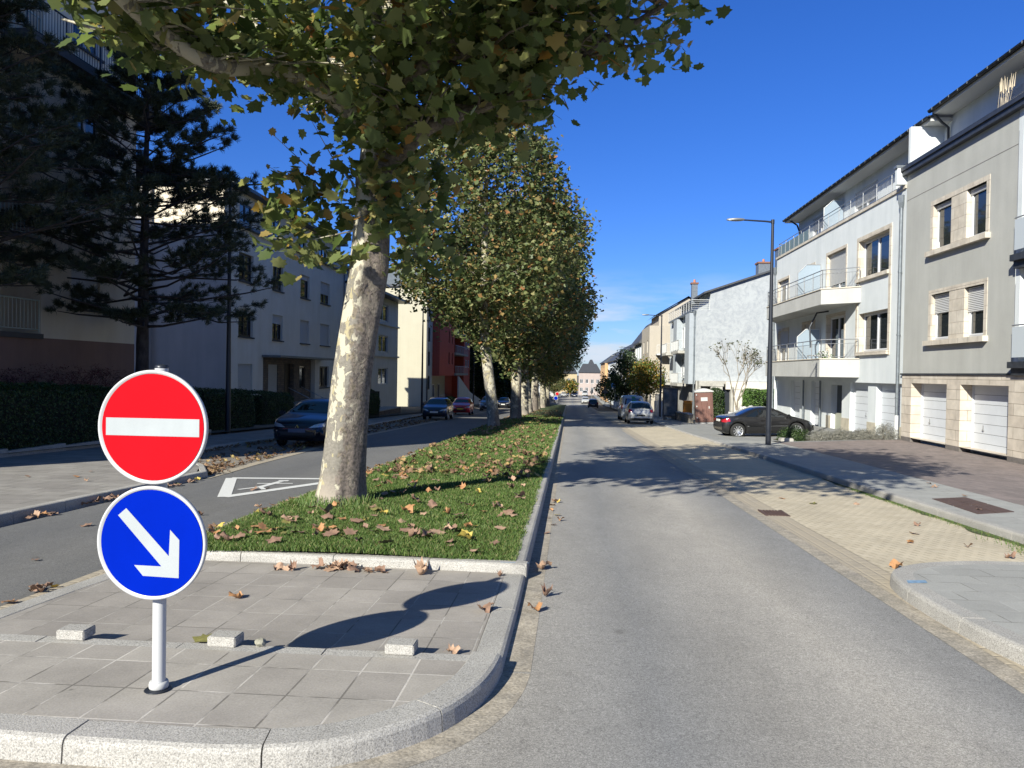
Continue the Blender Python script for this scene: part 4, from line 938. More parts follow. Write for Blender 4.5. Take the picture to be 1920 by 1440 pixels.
m=MB(); m.poly([(XL,Y0,-2),(-27,Y0,-2),(-27,Y0,9.05),(XL,Y0,9.05)],GABR); part(m,'gable_wall',H); m=MB(); m.poly([(XL-.35,Y0+.02,9.05),(-27,Y0+.02,9.05),(-27,Y0+.02,11.1),(XL-.35,Y0+.02,11.1)],CRR)
part(m,'attic_end_wall',H); m=MB(); m.poly([(XL-.35,Y1,9),(-27,Y1,9),(-27,Y1,11.1),(XL-.35,Y1,11.1)],CRR); part(m,'attic_end_wall',H); m=MB(); m.box(XL-5.2,XL-4.2,Y0-.22,Y0-.001,-1,11.0,GABR); part(m,'flue',H)
for q in ws: window(H,f2,*q[:4],.2,q[6],q[5],fm=DKF,sill=DSILL)
g=MB(); f2.box(g,Y0-.1,Y1,9.051,9.2,-.4,.28,DZINC); part(g,'cornice',H)
g=MB(); f3=F((XL-.35,0),(0,1),(1,0)); aw=[(40.0,41.6,9.5,10.6,.12),(44.2,45.8,9.5,10.6,.12),(48.6,50.2,9.5,10.6,.12),(53,54.6,9.5,10.6,.12)]
f3.wall(g,Y0,Y1,9.2,11.1,aw,CRR); part(g,'attic_wall',H)
for q in aw: window(H,f3,*q[:4],.12,2,0,fm=DKF)
g=MB(); g.box(-27.2,XL+.25,Y0-.25,Y1,11.101,11.27,DZINC); g.poly([(XL+.2,Y0-.2,11.28),(XL+.2,Y1,11.28),(-22,Y1,12.3),(-22,Y0-.2,12.3)],ROOFD); g.poly([(-27,Y0-.2,11.28),(-22,Y0-.2,12.3),(-22,Y1,12.3),(-27,Y1,11.28)],ROOFD); part(g,'roof',H)
g=MB(); f4=F((XL-.3,0),(0,1),(1,0)); ew=[(44.0,45.5,.2,1.9,.15),(46.5,48.2,-.35,2.0,.3),(49.2,50.3,.3,1.8,.15)]
f4.wall(g,42.5,51.4,-2.2,2.3,ew,DSTONE); f2.box(g,Y0,42.5,-2.3,-.5,0,.03,DSTONE); part(g,'stone_front',H)
window(H,f4,*ew[0][:4],.15,1,1,fm=DKF); window(H,f4,*ew[2][:4],.15,1,0,fm=DKF); 
g=MB(); f4.box(g,46.5,48.2,-.35,2.0,-.3,-.25,mat('dark_wood_door',(.02,.015,.012),.5)); f4.box(g,47.3,47.4,-.3,1.9,-.25,-.22,DKF); part(g,'door',H)
g=MB(); g.box(XL+.001,XL+1.1,42.3,52.6,2.302,2.42,ZINC); part(g,'canopy',H)
g=MB(); 
for k in range(4): g.box(XL-.25,XL+.5+.3*k,46.2,48.5,-1.6,-.42-.17*k,GRAN)
part(g,'steps',H)
for yy in (46.2,48.5): g=MB(); g.tube([(XL+.1,yy,.5),(XL+1.9,yy,-.35),(XL+1.9,yy,-1.3)],.025,STEEL,6); part(g,'handrail',H)
g=MB(); downpipe(g,XL+.1,57.6,-1.5,8.9,ZINC,.05,False); part(g,'downpipe',H)

# flat-canopied house with bay windows
H=thing('bay_window_house','pale house with horizontal ledges and projecting flat eave beside the cream house','house',(XL,58,-1.8))
f5=F((XL+.3,0),(0,1),(1,0)); m=MB(); ws=[(a,a+3.6,z,z+1.55,.18,s_) for z,s_ in ((.35,0),(3.3,0),(6.15,0)) for a in (67.4,)]+[(60.2,62.6,z,z+1.5,.18,.5) for z in (.35,3.3,6.15)]
f5.wall(m,58.02,75.0,-2.6,8.3,[q[:5] for q in ws],GRL); m.poly([(XL+.3,75,-2.6),(-27,75,-2.6),(-27,75,8.3),(XL+.3,75,8.3)],GRL); m.poly([(XL+.3,58.02,-2.6),(-27,58.02,-2.6),(-27,58.02,8.3),(XL+.3,58.02,8.3)],GRL); part(m,'wall',H)
for q in ws: window(H,f5,*q[:4],.18,2,q[5],sill=None)
g=MB(); g.box(-27,XL+1.3,58.0,75.8,8.302,8.5,DZINC); g.box(-27,XL-1.2,60,75,8.5,9.9,GRL); g.box(-27,XL-.6,60,75.2,9.9,10.05,DZINC); part(g,'roof',H)
g=MB(); 
for z in (2.9,5.8): f5.box(g,58.1,75.1,z,z+.14,0,.16,GRL)
part(g,'ledge',H)
g=MB(); f5.box(g,63.6,65,-1.2,1.9,-.0,.03,DKF); part(g,'door',H)

# cream house and red bay beyond
CREG=m_render('pale_yellow_render',(.40,.375,.29),.04); REDR=m_render('brick_red_render',(.50,.10,.065),.06)
H=thing('cream_red_apartments','apartment house with pale yellow gable and brick red bay with balconies','apartment house',(-17,90,-2.8))
m=MB(); xg=-17.2
m.poly([(xg,90,-3.2),(-27,90,-3.2),(-27,90,11.6),(xg,90,11.6)],CREG)
fr=F((xg,0),(0,1),(1,0)); ws=[(90.8,92.6,z,z+1.7,.15,0,1) for z in (-.6,2.3,5.2,8.2)]
fr.wall(m,90,94,-3.2,11.6,[q[:5] for q in ws],WHR); part(m,'wall',H); m=MB(); m.poly([(xg,126,-3.2),(-27,126,-3.2),(-27,126,11.6),(xg,126,11.6)],REDR); part(m,'end_wall',H)
for q in ws: window(H,fr,*q[:4],.15,1,.0,fm=DKF)
fb=F((xg+.9,0),(0,1),(1,0)); m=MB(); ws=[(a,a+.9,z,z+1.6,.15) for z in (2.6,5.4,8.3) for a in (101,103.8)]
fb.wall(m,94,106,1.1,11.6,ws,REDR); m.poly([(xg+.9,94,1.1),(xg,94,1.1),(xg,94,11.6),(xg+.9,94,11.6)],REDR); m.poly([(xg+.9,94,1.1),(xg+.9,106,1.1),(xg,106,1.1),(xg,94,1.1)],WHR); m.poly([(xg+.9,106,1.1),(xg+.9,106,11.6),(xg-1.4,106,11.6),(xg-1.4,106,1.1)],REDR); part(m,'red_bay',H)
for q in ws: window(H,fb,*q[:4],.15,1,0,fm=DKF)
m=MB(); fq=F((xg-.4,0),(0,1),(1,0)); fq.wall(m,94,106,-3.2,1.1,[],CREG); fz=F((xg-1.4,0),(0,1),(1,0)); fz.wall(m,106,119,-3.2,11.6,[],REDR); fz.wall(m,119,126,-3.2,11.6,[],REDR); m.box(xg-1.4,xg+.4,119,126,-3.2,11.6,REDR); part(m,'back_wall',H)
for a,z in ((96,-2.6),(100,-2.6)): window(H,fq,a,a+1.3,z,z+2.6,-.03,1,0)
for z in (1.4,4.3,7.2):
    m=MB(); m.box(xg-1.4,xg+1.1,106,118.9,z-.3,z,GST); railing(m,[(xg+1.05,106.1,z),(xg+1.05,118.9,z)],1.0,STEEL,.16,None,1.6,.03,.012,.08,6); part(m,'balcony',H)
    window(H,fz,107,109.5,z+.05,z+2.2,-.02,2,0,name='balcony_door')
    fv=F((xg+.4,0),(0,1),(1,0)); window(H,fv,120.5,121.5,z+.9,z+2.1,-.02,1,0); window(H,fv,123.2,124.2,z+.9,z+2.1,-.02,1,0)
m=MB(); m.box(-27,xg+1.3,89.7,126,11.602,11.85,DZINC); m.poly([(xg+1.2,89.7,11.86),(xg+1.2,126,11.86),(-20.5,122,15),(-20.5,93,15)],ROOFD); m.poly([(-27,89.7,11.86),(xg+1.2,89.7,11.86),(-20.5,93,15)],ZINC); m.poly([(-27,126,11.86),(-27,89.7,11.86),(-20.5,93,15),(-20.5,122,15)],ROOFD); m.poly([(xg+1.2,126,11.86),(-27,126,11.86),(-20.5,122,15)],ROOFD); part(m,'roof',H)
m=MB(); downpipe(m,xg+.12,90.1,-2.5,11.4,DZINC,.09,False); part(m,'downpipe',H)
m=MB(); m.poly([(-15.6,106,-3.2),(-15.6,132,-3.9),(-15.6,132,-3.1),(-15.6,118,-1.5),(-15.6,106,1.0)],WHR); m.poly([(-15.8,106,-3.2),(-15.8,132,-3.9),(-15.8,132,-3.1),(-15.8,118,-1.5),(-15.8,106,1.0)][::-1],WHR); m.poly([(-15.6,106,1),(-15.6,118,-1.5),(-15.8,118,-1.5),(-15.8,106,1)],WHR); m.poly([(-15.6,118,-1.5),(-15.6,132,-3.1),(-15.8,132,-3.1),(-15.8,118,-1.5)],WHR); m.poly([(-15.6,106,-3.2),(-15.6,106,1),(-15.8,106,1),(-15.8,106,-3.2)],WHR); part(m,'ramp_wall',H)
# plinth railing in front
m=MB(); m.box(-17.1,-14.8,86.5,90,-3.1,-1.9,DSTONE); railing(m,[(-14.9,86.5,-1.9),(-14.9,90,-1.9)],.8,STEEL,.4,None,1.2,.02,.01,.08,2); tag(m.build('garden_wall',None,origin=(-15,88,-3)),'low dark wall with thin rail in front of the pale yellow gable','garden wall')
simple_box_house('far_left_house','pale house glimpsed through the dark trees beyond the red apartments',-27,-19,150,175,-4.8,7,CREAMW,'hip',sgn=1,wins=rows_of(150,175,8,(-3,0,3)))
simple_box_house('far_left_house','farthest pale house glimpsed on the left side of the street',-27,-19,180,225,-5,6.5,CREG,'hip',sgn=1,wins=rows_of(180,225,12,(-3.4,-.4,2.6)))
# stone garden walls by the left pavement
m=MB(); m.box(-14.2,-13.0,40.5,44,-1.9,-.75,DSTONE); m.box(-14.2,-13.0,44.5,58,-2.2,-1.15,DSTONE); m.box(-14.25,-12.95,40.45,44.05,-.75,-.68,GRAN); m.box(-14.25,-12.95,44.45,58.05,-1.15,-1.09,GRAN)
tag(m.build('garden_wall',None,origin=(-13.5,45,-1.5)),'low dark stone garden wall beside the left pavement below the clipped bush','garden wall')

# ---------------- hedges and bushes: a dark core with leaf sized faces all over it
def leafcloud(P, Nn, size, rngs, up=.3, jitter=.8, kind='quad'):
    """P points, Nn outward normals -> folded leaf quads"""
    n=len(P); nn=Nn+rngs.normal(0,jitter,(n,3)); nn[:,2]+=up; nn/=np.linalg.norm(nn,axis=1)[:,None]
    a=rngs.normal(0,1,(n,3)); a-=nn*np.sum(a*nn,1)[:,None]; a/=np.linalg.norm(a,axis=1)[:,None]; b=np.cross(nn,a)
    s=size*rngs.uniform(.6,1.3,n)[:,None]
    if kind=='quad': T=[(0,-.5,0),(.32,0,.08),(0,.55,0),(-.32,0,.08)]
    else: T=kind
    V=np.stack([P+a*(s*t[0])+b*(s*t[1])+nn*(s*t[2]) for t in T],1); k=len(T)
    F_=np.arange(n*k).reshape(n,k); return V.reshape(-1,3),F_.ravel(),[k]*n
HEDM=m_leaf('hedge_leaves',[(0,(.012,.025,.008)),(.5,(.025,.05,.013)),(.85,(.045,.085,.02)),(1,(.09,.12,.035))],.15,.5)
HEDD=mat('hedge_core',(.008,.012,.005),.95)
LHED=m_leaf('bright_hedge_leaves',[(0,(.05,.11,.02)),(.6,(.09,.18,.035)),(1,(.16,.25,.06))],.25,.5)
HEAM=m_leaf('heather_leaves',[(0,(.10,.10,.085)),(.6,(.2,.2,.17)),(1,(.32,.30,.26))],.15,.7)
def hedge(name,label,cat,x0,x1,y0,y1,z0,z1,lm,size=.05,dens=700,group=None,rnd=.25,slope=True,seed=1,core=True):
    rg=np.random.default_rng(seed); z=lambda y: (zg(y)-zg(y0)) if slope else 0
    t=thing(name,label,cat,((x0+x1)/2,(y0+y1)/2,z0),group); Pl=[];Nl=[]
    faces=[((x0,x1),(y0,y1),(z1,z1),(0,0,1)),((x0,x1),(y0,y0),(z0,z1),(0,-1,0)),((x0,x0),(y0,y1),(z0,z1),(-1,0,0)),((x1,x1),(y0,y1),(z0,z1),(1,0,0)),((x0,x1),(y1,y1),(z0,z1),(0,1,0))]
    c=np.array([(x0+x1)/2,(y0+y1)/2,(z0+z1)/2]); hf=np.array([(x1-x0)/2,(y1-y0)/2,(z1-z0)/2])
    for X,Y,Z,nr in faces:
        A=[(q[1]-q[0]) for q in (X,Y,Z)]; A=[v for v in A if v>0]; n=int(A[0]*A[1]*dens)
        P=np.stack([rg.uniform(*q,n) if q[1]>q[0] else np.full(n,q[0]) for q in (X,Y,Z)],1)
        d=(P-c)/hf; rr=min(hf)*rnd*2; over=np.maximum(np.abs(P-c)-(hf-rr),0); nrm=np.linalg.norm(over,axis=1); k=np.where(nrm>rr,rr/np.maximum(nrm,1e-6),1)
        P=c+np.sign(P-c)*(np.minimum(np.abs(P-c),hf-rr)+over*k[:,None])
        w_=np.sin(P[:,0]*3+P[:,1]*2.1)*np.sin(P[:,2]*4+P[:,1]*1.3)*.05
        P+=np.array(nr)*(rg.normal(0,.035,n)+w_)[:,None]; Pl.append(P); Nl.append(np.tile(nr,(n,1)).astype(float))
    P=np.concatenate(Pl); Nn=np.concatenate(Nl)
    if slope: P[:,2]+=-.031*(P[:,1]-y0)
    V,Fq,ls=leafcloud(P,Nn,size,rg); V=V-np.array(t.location)
    o=bpy.data.objects.new('leaves',np_mesh('leaves',V,Fq,lm,ls)); COL.objects.link(o); o.parent=t
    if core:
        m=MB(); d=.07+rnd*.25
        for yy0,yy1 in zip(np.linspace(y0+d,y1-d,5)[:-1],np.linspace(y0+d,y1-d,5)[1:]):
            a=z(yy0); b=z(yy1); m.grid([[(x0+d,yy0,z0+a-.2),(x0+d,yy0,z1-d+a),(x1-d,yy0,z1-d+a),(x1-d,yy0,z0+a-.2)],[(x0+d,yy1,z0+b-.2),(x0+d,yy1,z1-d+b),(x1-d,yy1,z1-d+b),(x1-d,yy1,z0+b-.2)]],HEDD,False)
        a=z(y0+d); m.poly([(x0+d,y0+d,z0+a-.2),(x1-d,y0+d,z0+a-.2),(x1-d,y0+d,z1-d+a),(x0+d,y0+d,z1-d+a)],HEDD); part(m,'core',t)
    return t
hedge('hedge','long dark clipped hedge behind the left pavement, left of the red sign','hedge',-14.3,-12.45,8,24.5,zg(8)+.1,zg(8)+1.68,HEDM,.055,800,seed=2)
hedge('hedge','dark clipped hedge between the pine trunk and the left lamp post','hedge',-16.4,-13.0,26.5,31.0,-.9,.85,HEDM,.06,650,seed=3)
hedge('hedge','small dark hedge end just beyond the left lamp post','hedge',-15.2,-13.4,32.6,36.5,-1.0,.6,HEDM,.06,600,seed=4)
hedge('bush','rounded dark clipped bush above the stone garden wall','bush',-14.6,-12.4,45,50,-1.4,.62,HEDM,.07,500,seed=5,rnd=.5)
hedge('bush','dark low bush in front of the red apartments','bush',-16.2,-14.5,93,99,-2.9,-1.5,HEDM,.1,200,seed=6,rnd=.5)
hedge('hedge','bright green clipped hedge at the right edge of the white gable house garden','hedge',14.2,17.6,64.5,65.6,-1.6,.55,LHED,.09,450,seed=7,slope=False)
hedge('bush','dark green bush behind the brown portable toilet','bush',10.0,11.0,56,58,-2,.7,HEDM,.09,350,seed=8,rnd=.5,slope=False)
# grey heather row beside the driveway
for i,(x,y,w_,h_,lb) in enumerate(((8.9,31.6,1.0,.55,'dark green low shrub at the street end of the planting strip beside the right lamp'),(9.9,31.2,.95,.4,'grey heather shrub second from the street in the planting strip'),(10.6,30.95,.8,.4,'grey heather shrub in the middle of the planting strip'),(11.3,30.75,.75,.38,'grey heather shrub fourth from the street in the planting strip'),(12.0,30.5,.85,.62,'tallest grey heather shrub beside the grey downpipe'))):
    z=zfore(x,y); t=thing('shrub',lb,'shrub',(x,y,z),'shrubs in the planting strip'); rg=np.random.default_rng(40+i); n=5200
    d=rg.normal(0,1,(n,3)); d/=np.linalg.norm(d,axis=1)[:,None]; d[:,2]=np.abs(d[:,2]); rr=rg.uniform(.55,1.08,n)[:,None]*(1+.15*np.sin(d[:,:1]*7+i)*np.sin(d[:,1:2]*6))
    P=d*rr*np.array([w_*.62,w_*.55,h_]); V,Fq,ls=leafcloud(P,d,.035 if i else .05,rg,kind=[(0,-.7,0),(.2,0,.0),(0,.8,0.1),(-.2,0,.0)])
    o=bpy.data.objects.new('leaves',np_mesh('leaves',V,Fq,HEAM if i else HEDM,ls)); COL.objects.link(o); o.parent=t
    m=MB()
    for k in range(9): a=random.uniform(0,6.28); m.tube([(0,0,0),(math.cos(a)*w_*.3,math.sin(a)*w_*.3,h_*.7)],[.012,.005],mat('twig',(.09,.07,.05),.9),4)
    lpart(m,'stems',t)
mb=MB(); rows=[[(8.3+.9*i,31.9-.3*i+dy,zfore(8.3+.9*i,31.9-.3*i)+.012) for dy in (-.55,.55)] for i in range(5)]; mb.grid(rows,EARTH); tag(mb.build('planting_bed'),kind='structure')
mb=MB(); mb.bbox(8.25,8.75,30.95,31.35,zfore(8.5,31)-.02,zfore(8.5,31)+.13,GRAN,.03); tag(mb.build('kerb_stone',None,origin=(8.5,31.1,-.8)),'pale rounded stone at the end of the planting strip by the lamp post','stone')
# berry shrub with arching red twigs above the hedge
t=thing('berry_shrub','dark red twiggy shrub rising behind the left hedge','shrub',(-14.6,19,0)); rg=np.random.default_rng(11); Pl=[]; m=MB(); TW=mat('red_twig',(.10,.035,.035),.8)
for i in range(150):
    x0=rg.uniform(-15.6,-13.8); y0=rg.uniform(15.5,23.5); a=rg.uniform(0,6.28); l_=rg.uniform(.5,1.0); z0=.9+rg.uniform(-.2,.25)
    p=[(x0,y0,z0),(x0+math.cos(a)*l_*.4,y0+math.sin(a)*l_*.4,z0+l_*.55),(x0+math.cos(a)*l_*.9,y0+math.sin(a)*l_*.9,z0+l_*.6)]
    m.tube(p,[.008,.006,.003],TW,3,cap=False)
    for k in range(40):
        s=k/39; q=Vector(p[0]).lerp(p[1],s*2) if s<.5 else Vector(p[1]).lerp(p[2],s*2-1); Pl.append(q+Vector(rg.normal(0,.04,3)))
part(m,'twigs',t); P=np.array(Pl); V,Fq,ls=leafcloud(P,np.tile([0,0,1.],(len(P),1)),.045,rg)
o=bpy.data.objects.new('leaves',np_mesh('leaves',V-np.array(t.location),Fq,m_leaf('berry_leaves',[(0,(.035,.02,.015)),(.6,(.09,.025,.025)),(1,(.16,.05,.05))],.15,.6),ls)); COL.objects.link(o); o.parent=t

# ================================================================== TREES
BARK=m_bark_plane()
def leaf_shape(kind):
    """plane-tree leaf: five pointed lobes, folded a little; returned as vertices and triangles fans"""
    if kind=='maple':
        O=[(0,-.40),(.18,-.36),(.44,-.40),(.42,-.17),(.62,-.03),(.45,.12),(.52,.36),(.27,.31),(.17,.42),(0,.62),(-.15,.44),(-.26,.31),(-.50,.34),(-.46,.12),(-.62,-.02),(-.42,-.16),(-.43,-.38),(-.17,-.36)]
    elif kind=='mid':
        O=[(0,-.4),(.32,-.3),(.56,0),(.34,.3),(0,.58),(-.34,.3),(-.56,0),(-.32,-.3)]
        O=[(0,-.4),(.34,-.32),(.55,.02),(.2,.18),(0,.58),(-.2,.18),(-.55,.02),(-.34,-.32)]
    else: O=[(0,-.45),(.42,-.1),(0,.55),(-.42,-.1)]
    V=[(0,0,-.05)]+[(x,y,.16*abs(x)-.10*y*y) for x,y in O]; k=len(O)
    Fc=[(0,1+i,1+(i+1)%k) for i in range(k)]; return np.array(V),np.array(Fc)
def leaves_mesh(name,P,m,size,rg,kind='maple',up=.5,droop=.0,nrm=None):
    Lv,Lf=leaf_shape(kind); n=len(P)
    nn=rg.normal(0,.75,(n,3)); nn[:,2]=np.abs(nn[:,2])*.9+up
    if nrm is not None: nn+=nrm
    nn/=np.linalg.norm(nn,axis=1)[:,None]
    a=rg.normal(0,1,(n,3)); a[:,2]-=droop; a-=nn*np.sum(a*nn,1)[:,None]; a/=np.linalg.norm(a,axis=1)[:,None]; b=np.cross(nn,a)
    s=size*rg.uniform(.55,1.25,n); bend=rg.uniform(-.5,1.6,n)
    Z=Lv[None,:,2]*bend[:,None]
    V=P[:,None,:]+s[:,None,None]*(b[:,None,:]*Lv[None,:,0:1]+a[:,None,:]*Lv[None,:,1:2]+nn[:,None,:]*Z[:,:,None])
    F_=(np.arange(n)[:,None,None]*len(Lv)+Lf[None]).reshape(-1); return np_mesh(name,V.reshape(-1,3),F_,m,[3]*(n*len(Lf)))
LEAFN=m_leaf('plane_leaves',[(0,(.06,.09,.03)),(.3,(.11,.145,.05)),(.6,(.17,.205,.075)),(.86,(.26,.27,.11)),(.95,(.32,.25,.09)),(.98,(.27,.12,.04)),(1,(.34,.27,.09))],.48,.42)
LEAFF=m_leaf('plane_leaves_far',[(0,(.045,.07,.025)),(.35,(.095,.125,.045)),(.62,(.15,.175,.07)),(.82,(.22,.22,.10)),(.92,(.28,.19,.07)),(.97,(.28,.12,.05)),(1,(.38,.30,.11))],.3,.5)
def limb(m,p0,p1,r0,r1,rg,sag=0,seg=7,wob=.06,mt=None,n=9):
    p0,p1=Vector(p0),Vector(p1); L_=(p1-p0).length; pts=[];rd=[]
    w1=Vector(rg.normal(0,1,3))*wob*L_; w2=Vector(rg.normal(0,1,3))*wob*L_*.6
    for i in range(seg+1):
        t=i/seg; pts.append(p0.lerp(p1,t)+w1*math.sin(math.pi*t)+w2*math.sin(2*math.pi*t)+Vector((0,0,-sag*math.sin(math.pi*t)))); rd.append(r0+(r1-r0)*t)
    m.tube(pts,rd,mt or BARK,n); return pts,rd
def near_plane():
    rg=np.random.default_rng(21); random.seed(21)
    T=thing('plane_tree','large plane tree with mottled bark trunk, nearest in the median','tree',(-3.13,10.25,zg(10.25)+HG-.02),'plane trees along the median')
    B=Vector(T.location); m=MB()
    tr=[(0,0,-.15),(.0,0,.05),(.03,0,.4),(.08,0,1.0),(.14,0,1.7),(.25,.02,2.5),(.36,.03,3.2),(.40,.03,4.0),(.44,.02,4.7),(.47,.05,5.4),(.5,.15,6.4),(.5,.3,7.6),(.45,.4,9.2)]
    rd=[.36,.335,.295,.275,.262,.255,.26,.235,.225,.2,.16,.11,.03]
    # fluted, slightly knobbly trunk
    pts=catmull([Vector(p) for p in tr],4); rr=[]
    for i in range(len(pts)): 
        t=i/4; k=min(int(t),len(rd)-2); rr.append(rd[k]+(rd[k+1]-rd[k])*(t-k))
    rows=[]; nN=44
    for p,q in zip(pts,rr):
        row=[]
        for j in range(nN):
            a=2*math.pi*j/nN; fl=1+.035*math.sin(3*a+1.0+p.z*.25)+.022*math.sin(5*a+p.z*1.1)+.012*math.sin(9*a-p.z*3)+.02*math.sin(a*2+p.z*2.3)
            if p.z<.5: fl+=.10*(1-p.z/.5)*max(0,math.sin(4*a+.6))
            g_=(a-5.2+math.pi)%(2*math.pi)-math.pi
            if p.z<1.4: fl-=.16*math.exp(-(g_/.16)**2)*(1-p.z/1.4)
            kn=0
            for (ka,kz,ks) in ((2.9,1.55,.05),(4.6,3.05,.12),(5.4,3.9,.08),(4.0,4.4,.07)):
                da=(a-ka+math.pi)%(2*math.pi)-math.pi; kn+=ks*math.exp(-(da/.3)**2-((p.z-kz)/.14)**2)
            row.append(p+Vector((math.cos(a),math.sin(a),0))*(q*fl+kn))
        rows.append(row)
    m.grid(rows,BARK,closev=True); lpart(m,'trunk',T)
    tips=[]; W=lambda x,y,z: Vector((x,y,z))-B
    LM=MB()
    def chain(pts,r0,r1,n=11):
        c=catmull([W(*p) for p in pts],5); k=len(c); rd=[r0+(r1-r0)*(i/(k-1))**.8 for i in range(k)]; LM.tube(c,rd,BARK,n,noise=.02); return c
    mains=[chain([(-2.72,10.2,4.75),(-3.2,9.9,5.25),(-3.75,9.3,5.38),(-4.1,8.6,5.12),(-4.5,8.1,5.28),(-4.55,7.3,5.35),(-4.9,6.9,5.75),(-5.3,6.2,6.5)],.125,.06),
      chain([(-2.75,10.3,5.35),(-3.3,10.7,5.9),(-3.75,11,6.2),(-4.6,11.2,6.6),(-5.6,11.6,7.5),(-6.2,11.8,8.2)],.11,.03),
      chain([(-2.68,10.2,5.0),(-2.2,9.8,5.35),(-1.7,9.5,5.58),(-1.15,9.4,5.55),(-.95,9.3,5.95),(-.5,9.2,6.4),(.3,8.8,7.0),(.9,8.5,7.6)],.105,.03),
      chain([(-2.65,10.2,4.3),(-2.2,9.9,4.55),(-1.85,9.7,4.75),(-1.4,9.9,5.0),(-.6,10.1,5.4),(.3,10,5.9),(1.1,9.8,6.3)],.12,.03),
      chain([(-2.6,10.3,6.0),(-2.3,11.3,6.7),(-2.0,12.5,7.5),(-1.8,13.6,8.6)],.09,.025),
      chain([(-2.65,10.2,6.3),(-2.6,9.0,6.9),(-2.5,7.6,7.6),(-2.4,6.4,8.6)],.09,.03),
      chain([(-2.7,10.4,6.9),(-3.6,10,7.8),(-4.4,9.6,9.0)],.07,.02),
      chain([(-2.6,10.5,7.2),(-1.8,10.2,8.2),(-.9,9.9,9.2)],.07,.02),
      chain([(-2.7,10.3,5.6),(-3.4,11.8,6.2),(-4.3,13,6.9)],.07,.02),
      chain([(-2.6,10.1,5.8),(-1.3,8.3,6.4),(-.2,7.2,7.2)],.07,.02),
      chain([(-4.1,8.6,5.15),(-5.0,8.6,5.4),(-6.0,8.6,5.7)],.04,.015),
      chain([(-2.6,9.0,6.9),(-1.9,7.0,7.3),(-1.4,5.0,7.6),(-1.0,3.2,7.7)],.06,.02),
      chain([(-5.3,6.2,6.5),(-5.3,4.8,7.2),(-4.9,3.4,7.8)],.05,.02),
      chain([(-.2,7.2,7.2),(.6,5.6,7.6),(1.3,4.4,8.0)],.04,.015),
      chain([(-.5,9.2,6.4),(.5,8.6,7.6),(1.6,8.4,8.4)],.04,.015)]
    C=W(-2.2,8.1,7.35); RX,RY,RZ=4.1,5.7,2.75
    clusters=[]
    for ci,c in enumerate(mains):
        for i in range(3,len(c)): 
            for k in range(2 if i<len(c)*.4 else 3):
                d=Vector(rg.normal(0,1,3)); d.z=abs(d.z)*.3-.15; d.y=abs(d.y)+.3 if ci in (0,1) else d.y; d.z=d.z+.25 if ci==0 else d.z; d.normalize(); l_=rg.uniform(.5,1.5)
                e_=c[i]+d*l_; q=Vector(((e_.x-C.x)/RX,(e_.y-C.y)/RY,(e_.z-C.z)/RZ))
                if q.length>1.05: continue
                LM.tube([c[i],c[i].lerp(e_,.5)+Vector((0,0,.06)),e_],[.022,.014,.006],BARK,5,cap=False); clusters.append((e_,.36)); clusters.append((c[i].lerp(e_,.55),.3)) if ci>0 else None
    lpart(LM,'branches',T)
    # fill the crown; the lower surface is dense, with gaps round the inner limbs
    k=0
    while k<265:
        d=rg.normal(0,1,3); d/=np.linalg.norm(d); rad=rg.uniform(.15,1)**.4
        p=Vector((d[0]*RX*rad,d[1]*RY*rad,d[2]*RZ*rad))+C
        w=p+B; 
        zmin=4.95+.10*abs(w.x+2.3)**1.15+ (.5 if w.y>11.5 else 0)+(.62 if (w.x<-2.9 and w.y<9.9) else 0)+(.35 if (w.x>-2.4 and w.y<9.4) else 0)
        if w.z<zmin: 
            if rg.uniform()<.82: w.z=zmin+rg.uniform(0,.55); p=w-B
            else: continue
        # open pocket left of the trunk below the big limb
        clusters.append((p,.34)); k+=1
    # the upper and street-side crown
    for i in range(190): clusters.append((W(rg.uniform(-1.8,2.4),rg.uniform(5.2,11.2),rg.uniform(7.1,8.9)),.36))
    for i in range(120): clusters.append((W(rg.uniform(-4.6,1.0),rg.uniform(2.9,6.6),rg.uniform(6.2,8.4)),.36))
    # epicormic tuft round the trunk under the crown
    for i in range(46):
        a=rg.uniform(0,6.28); h=rg.uniform(3.05,4.75); q=.25+rg.uniform(0,.75)*(1 if h<4.3 else .7)
        x=-2.75+math.cos(a)*q*(1.35 if math.cos(a)<0 else 1.0); y=10.1+math.sin(a)*q
        clusters.append((W(x,y,h),.22))
    for i in range(16): clusters.append((W(rg.uniform(-3.95,-3.0),rg.uniform(9.5,10.4),rg.uniform(3.1,4.05)),.22))
    for i in range(20): clusters.append((W(rg.uniform(-2.5,-1.75),rg.uniform(9.6,10.8),rg.uniform(3.2,4.6)),.26))
    Pl=[]
    for c,s in clusters:
        n=int(rg.integers(10,19)) if s>.3 else int(rg.integers(7,13)); Pl.append(np.array(c)+rg.normal(0,s*.62,(n,3))*np.array([1.1,1.1,.75]))
    P=np.concatenate(Pl)
    o=bpy.data.objects.new('foliage',leaves_mesh('foliage',P,LEAFN,.168,rg,'maple',up=.35,droop=.6)); COL.objects.link(o); o.parent=T
    # free twigs at the left of the tuft
    m=MB()
    for (p0,p1) in (((-3.0,10,4.0),(-3.95,9.8,4.72)),((-3.0,10,3.9),(-4.0,9.8,4.3)),((-2.9,10,4.1),(-3.45,9.9,4.9)),((-2.5,10,3.9),(-1.9,9.8,4.6)),((-2.9,10,3.5),(-3.9,9.7,3.35))):
        m.tube([W(*p0),(W(*p0)+W(*p1))/2+Vector((0,0,-.07)),W(*p1)],[.012,.008,.003],BARK,5)
    lpart(m,'twigs',T)
    Q=[]
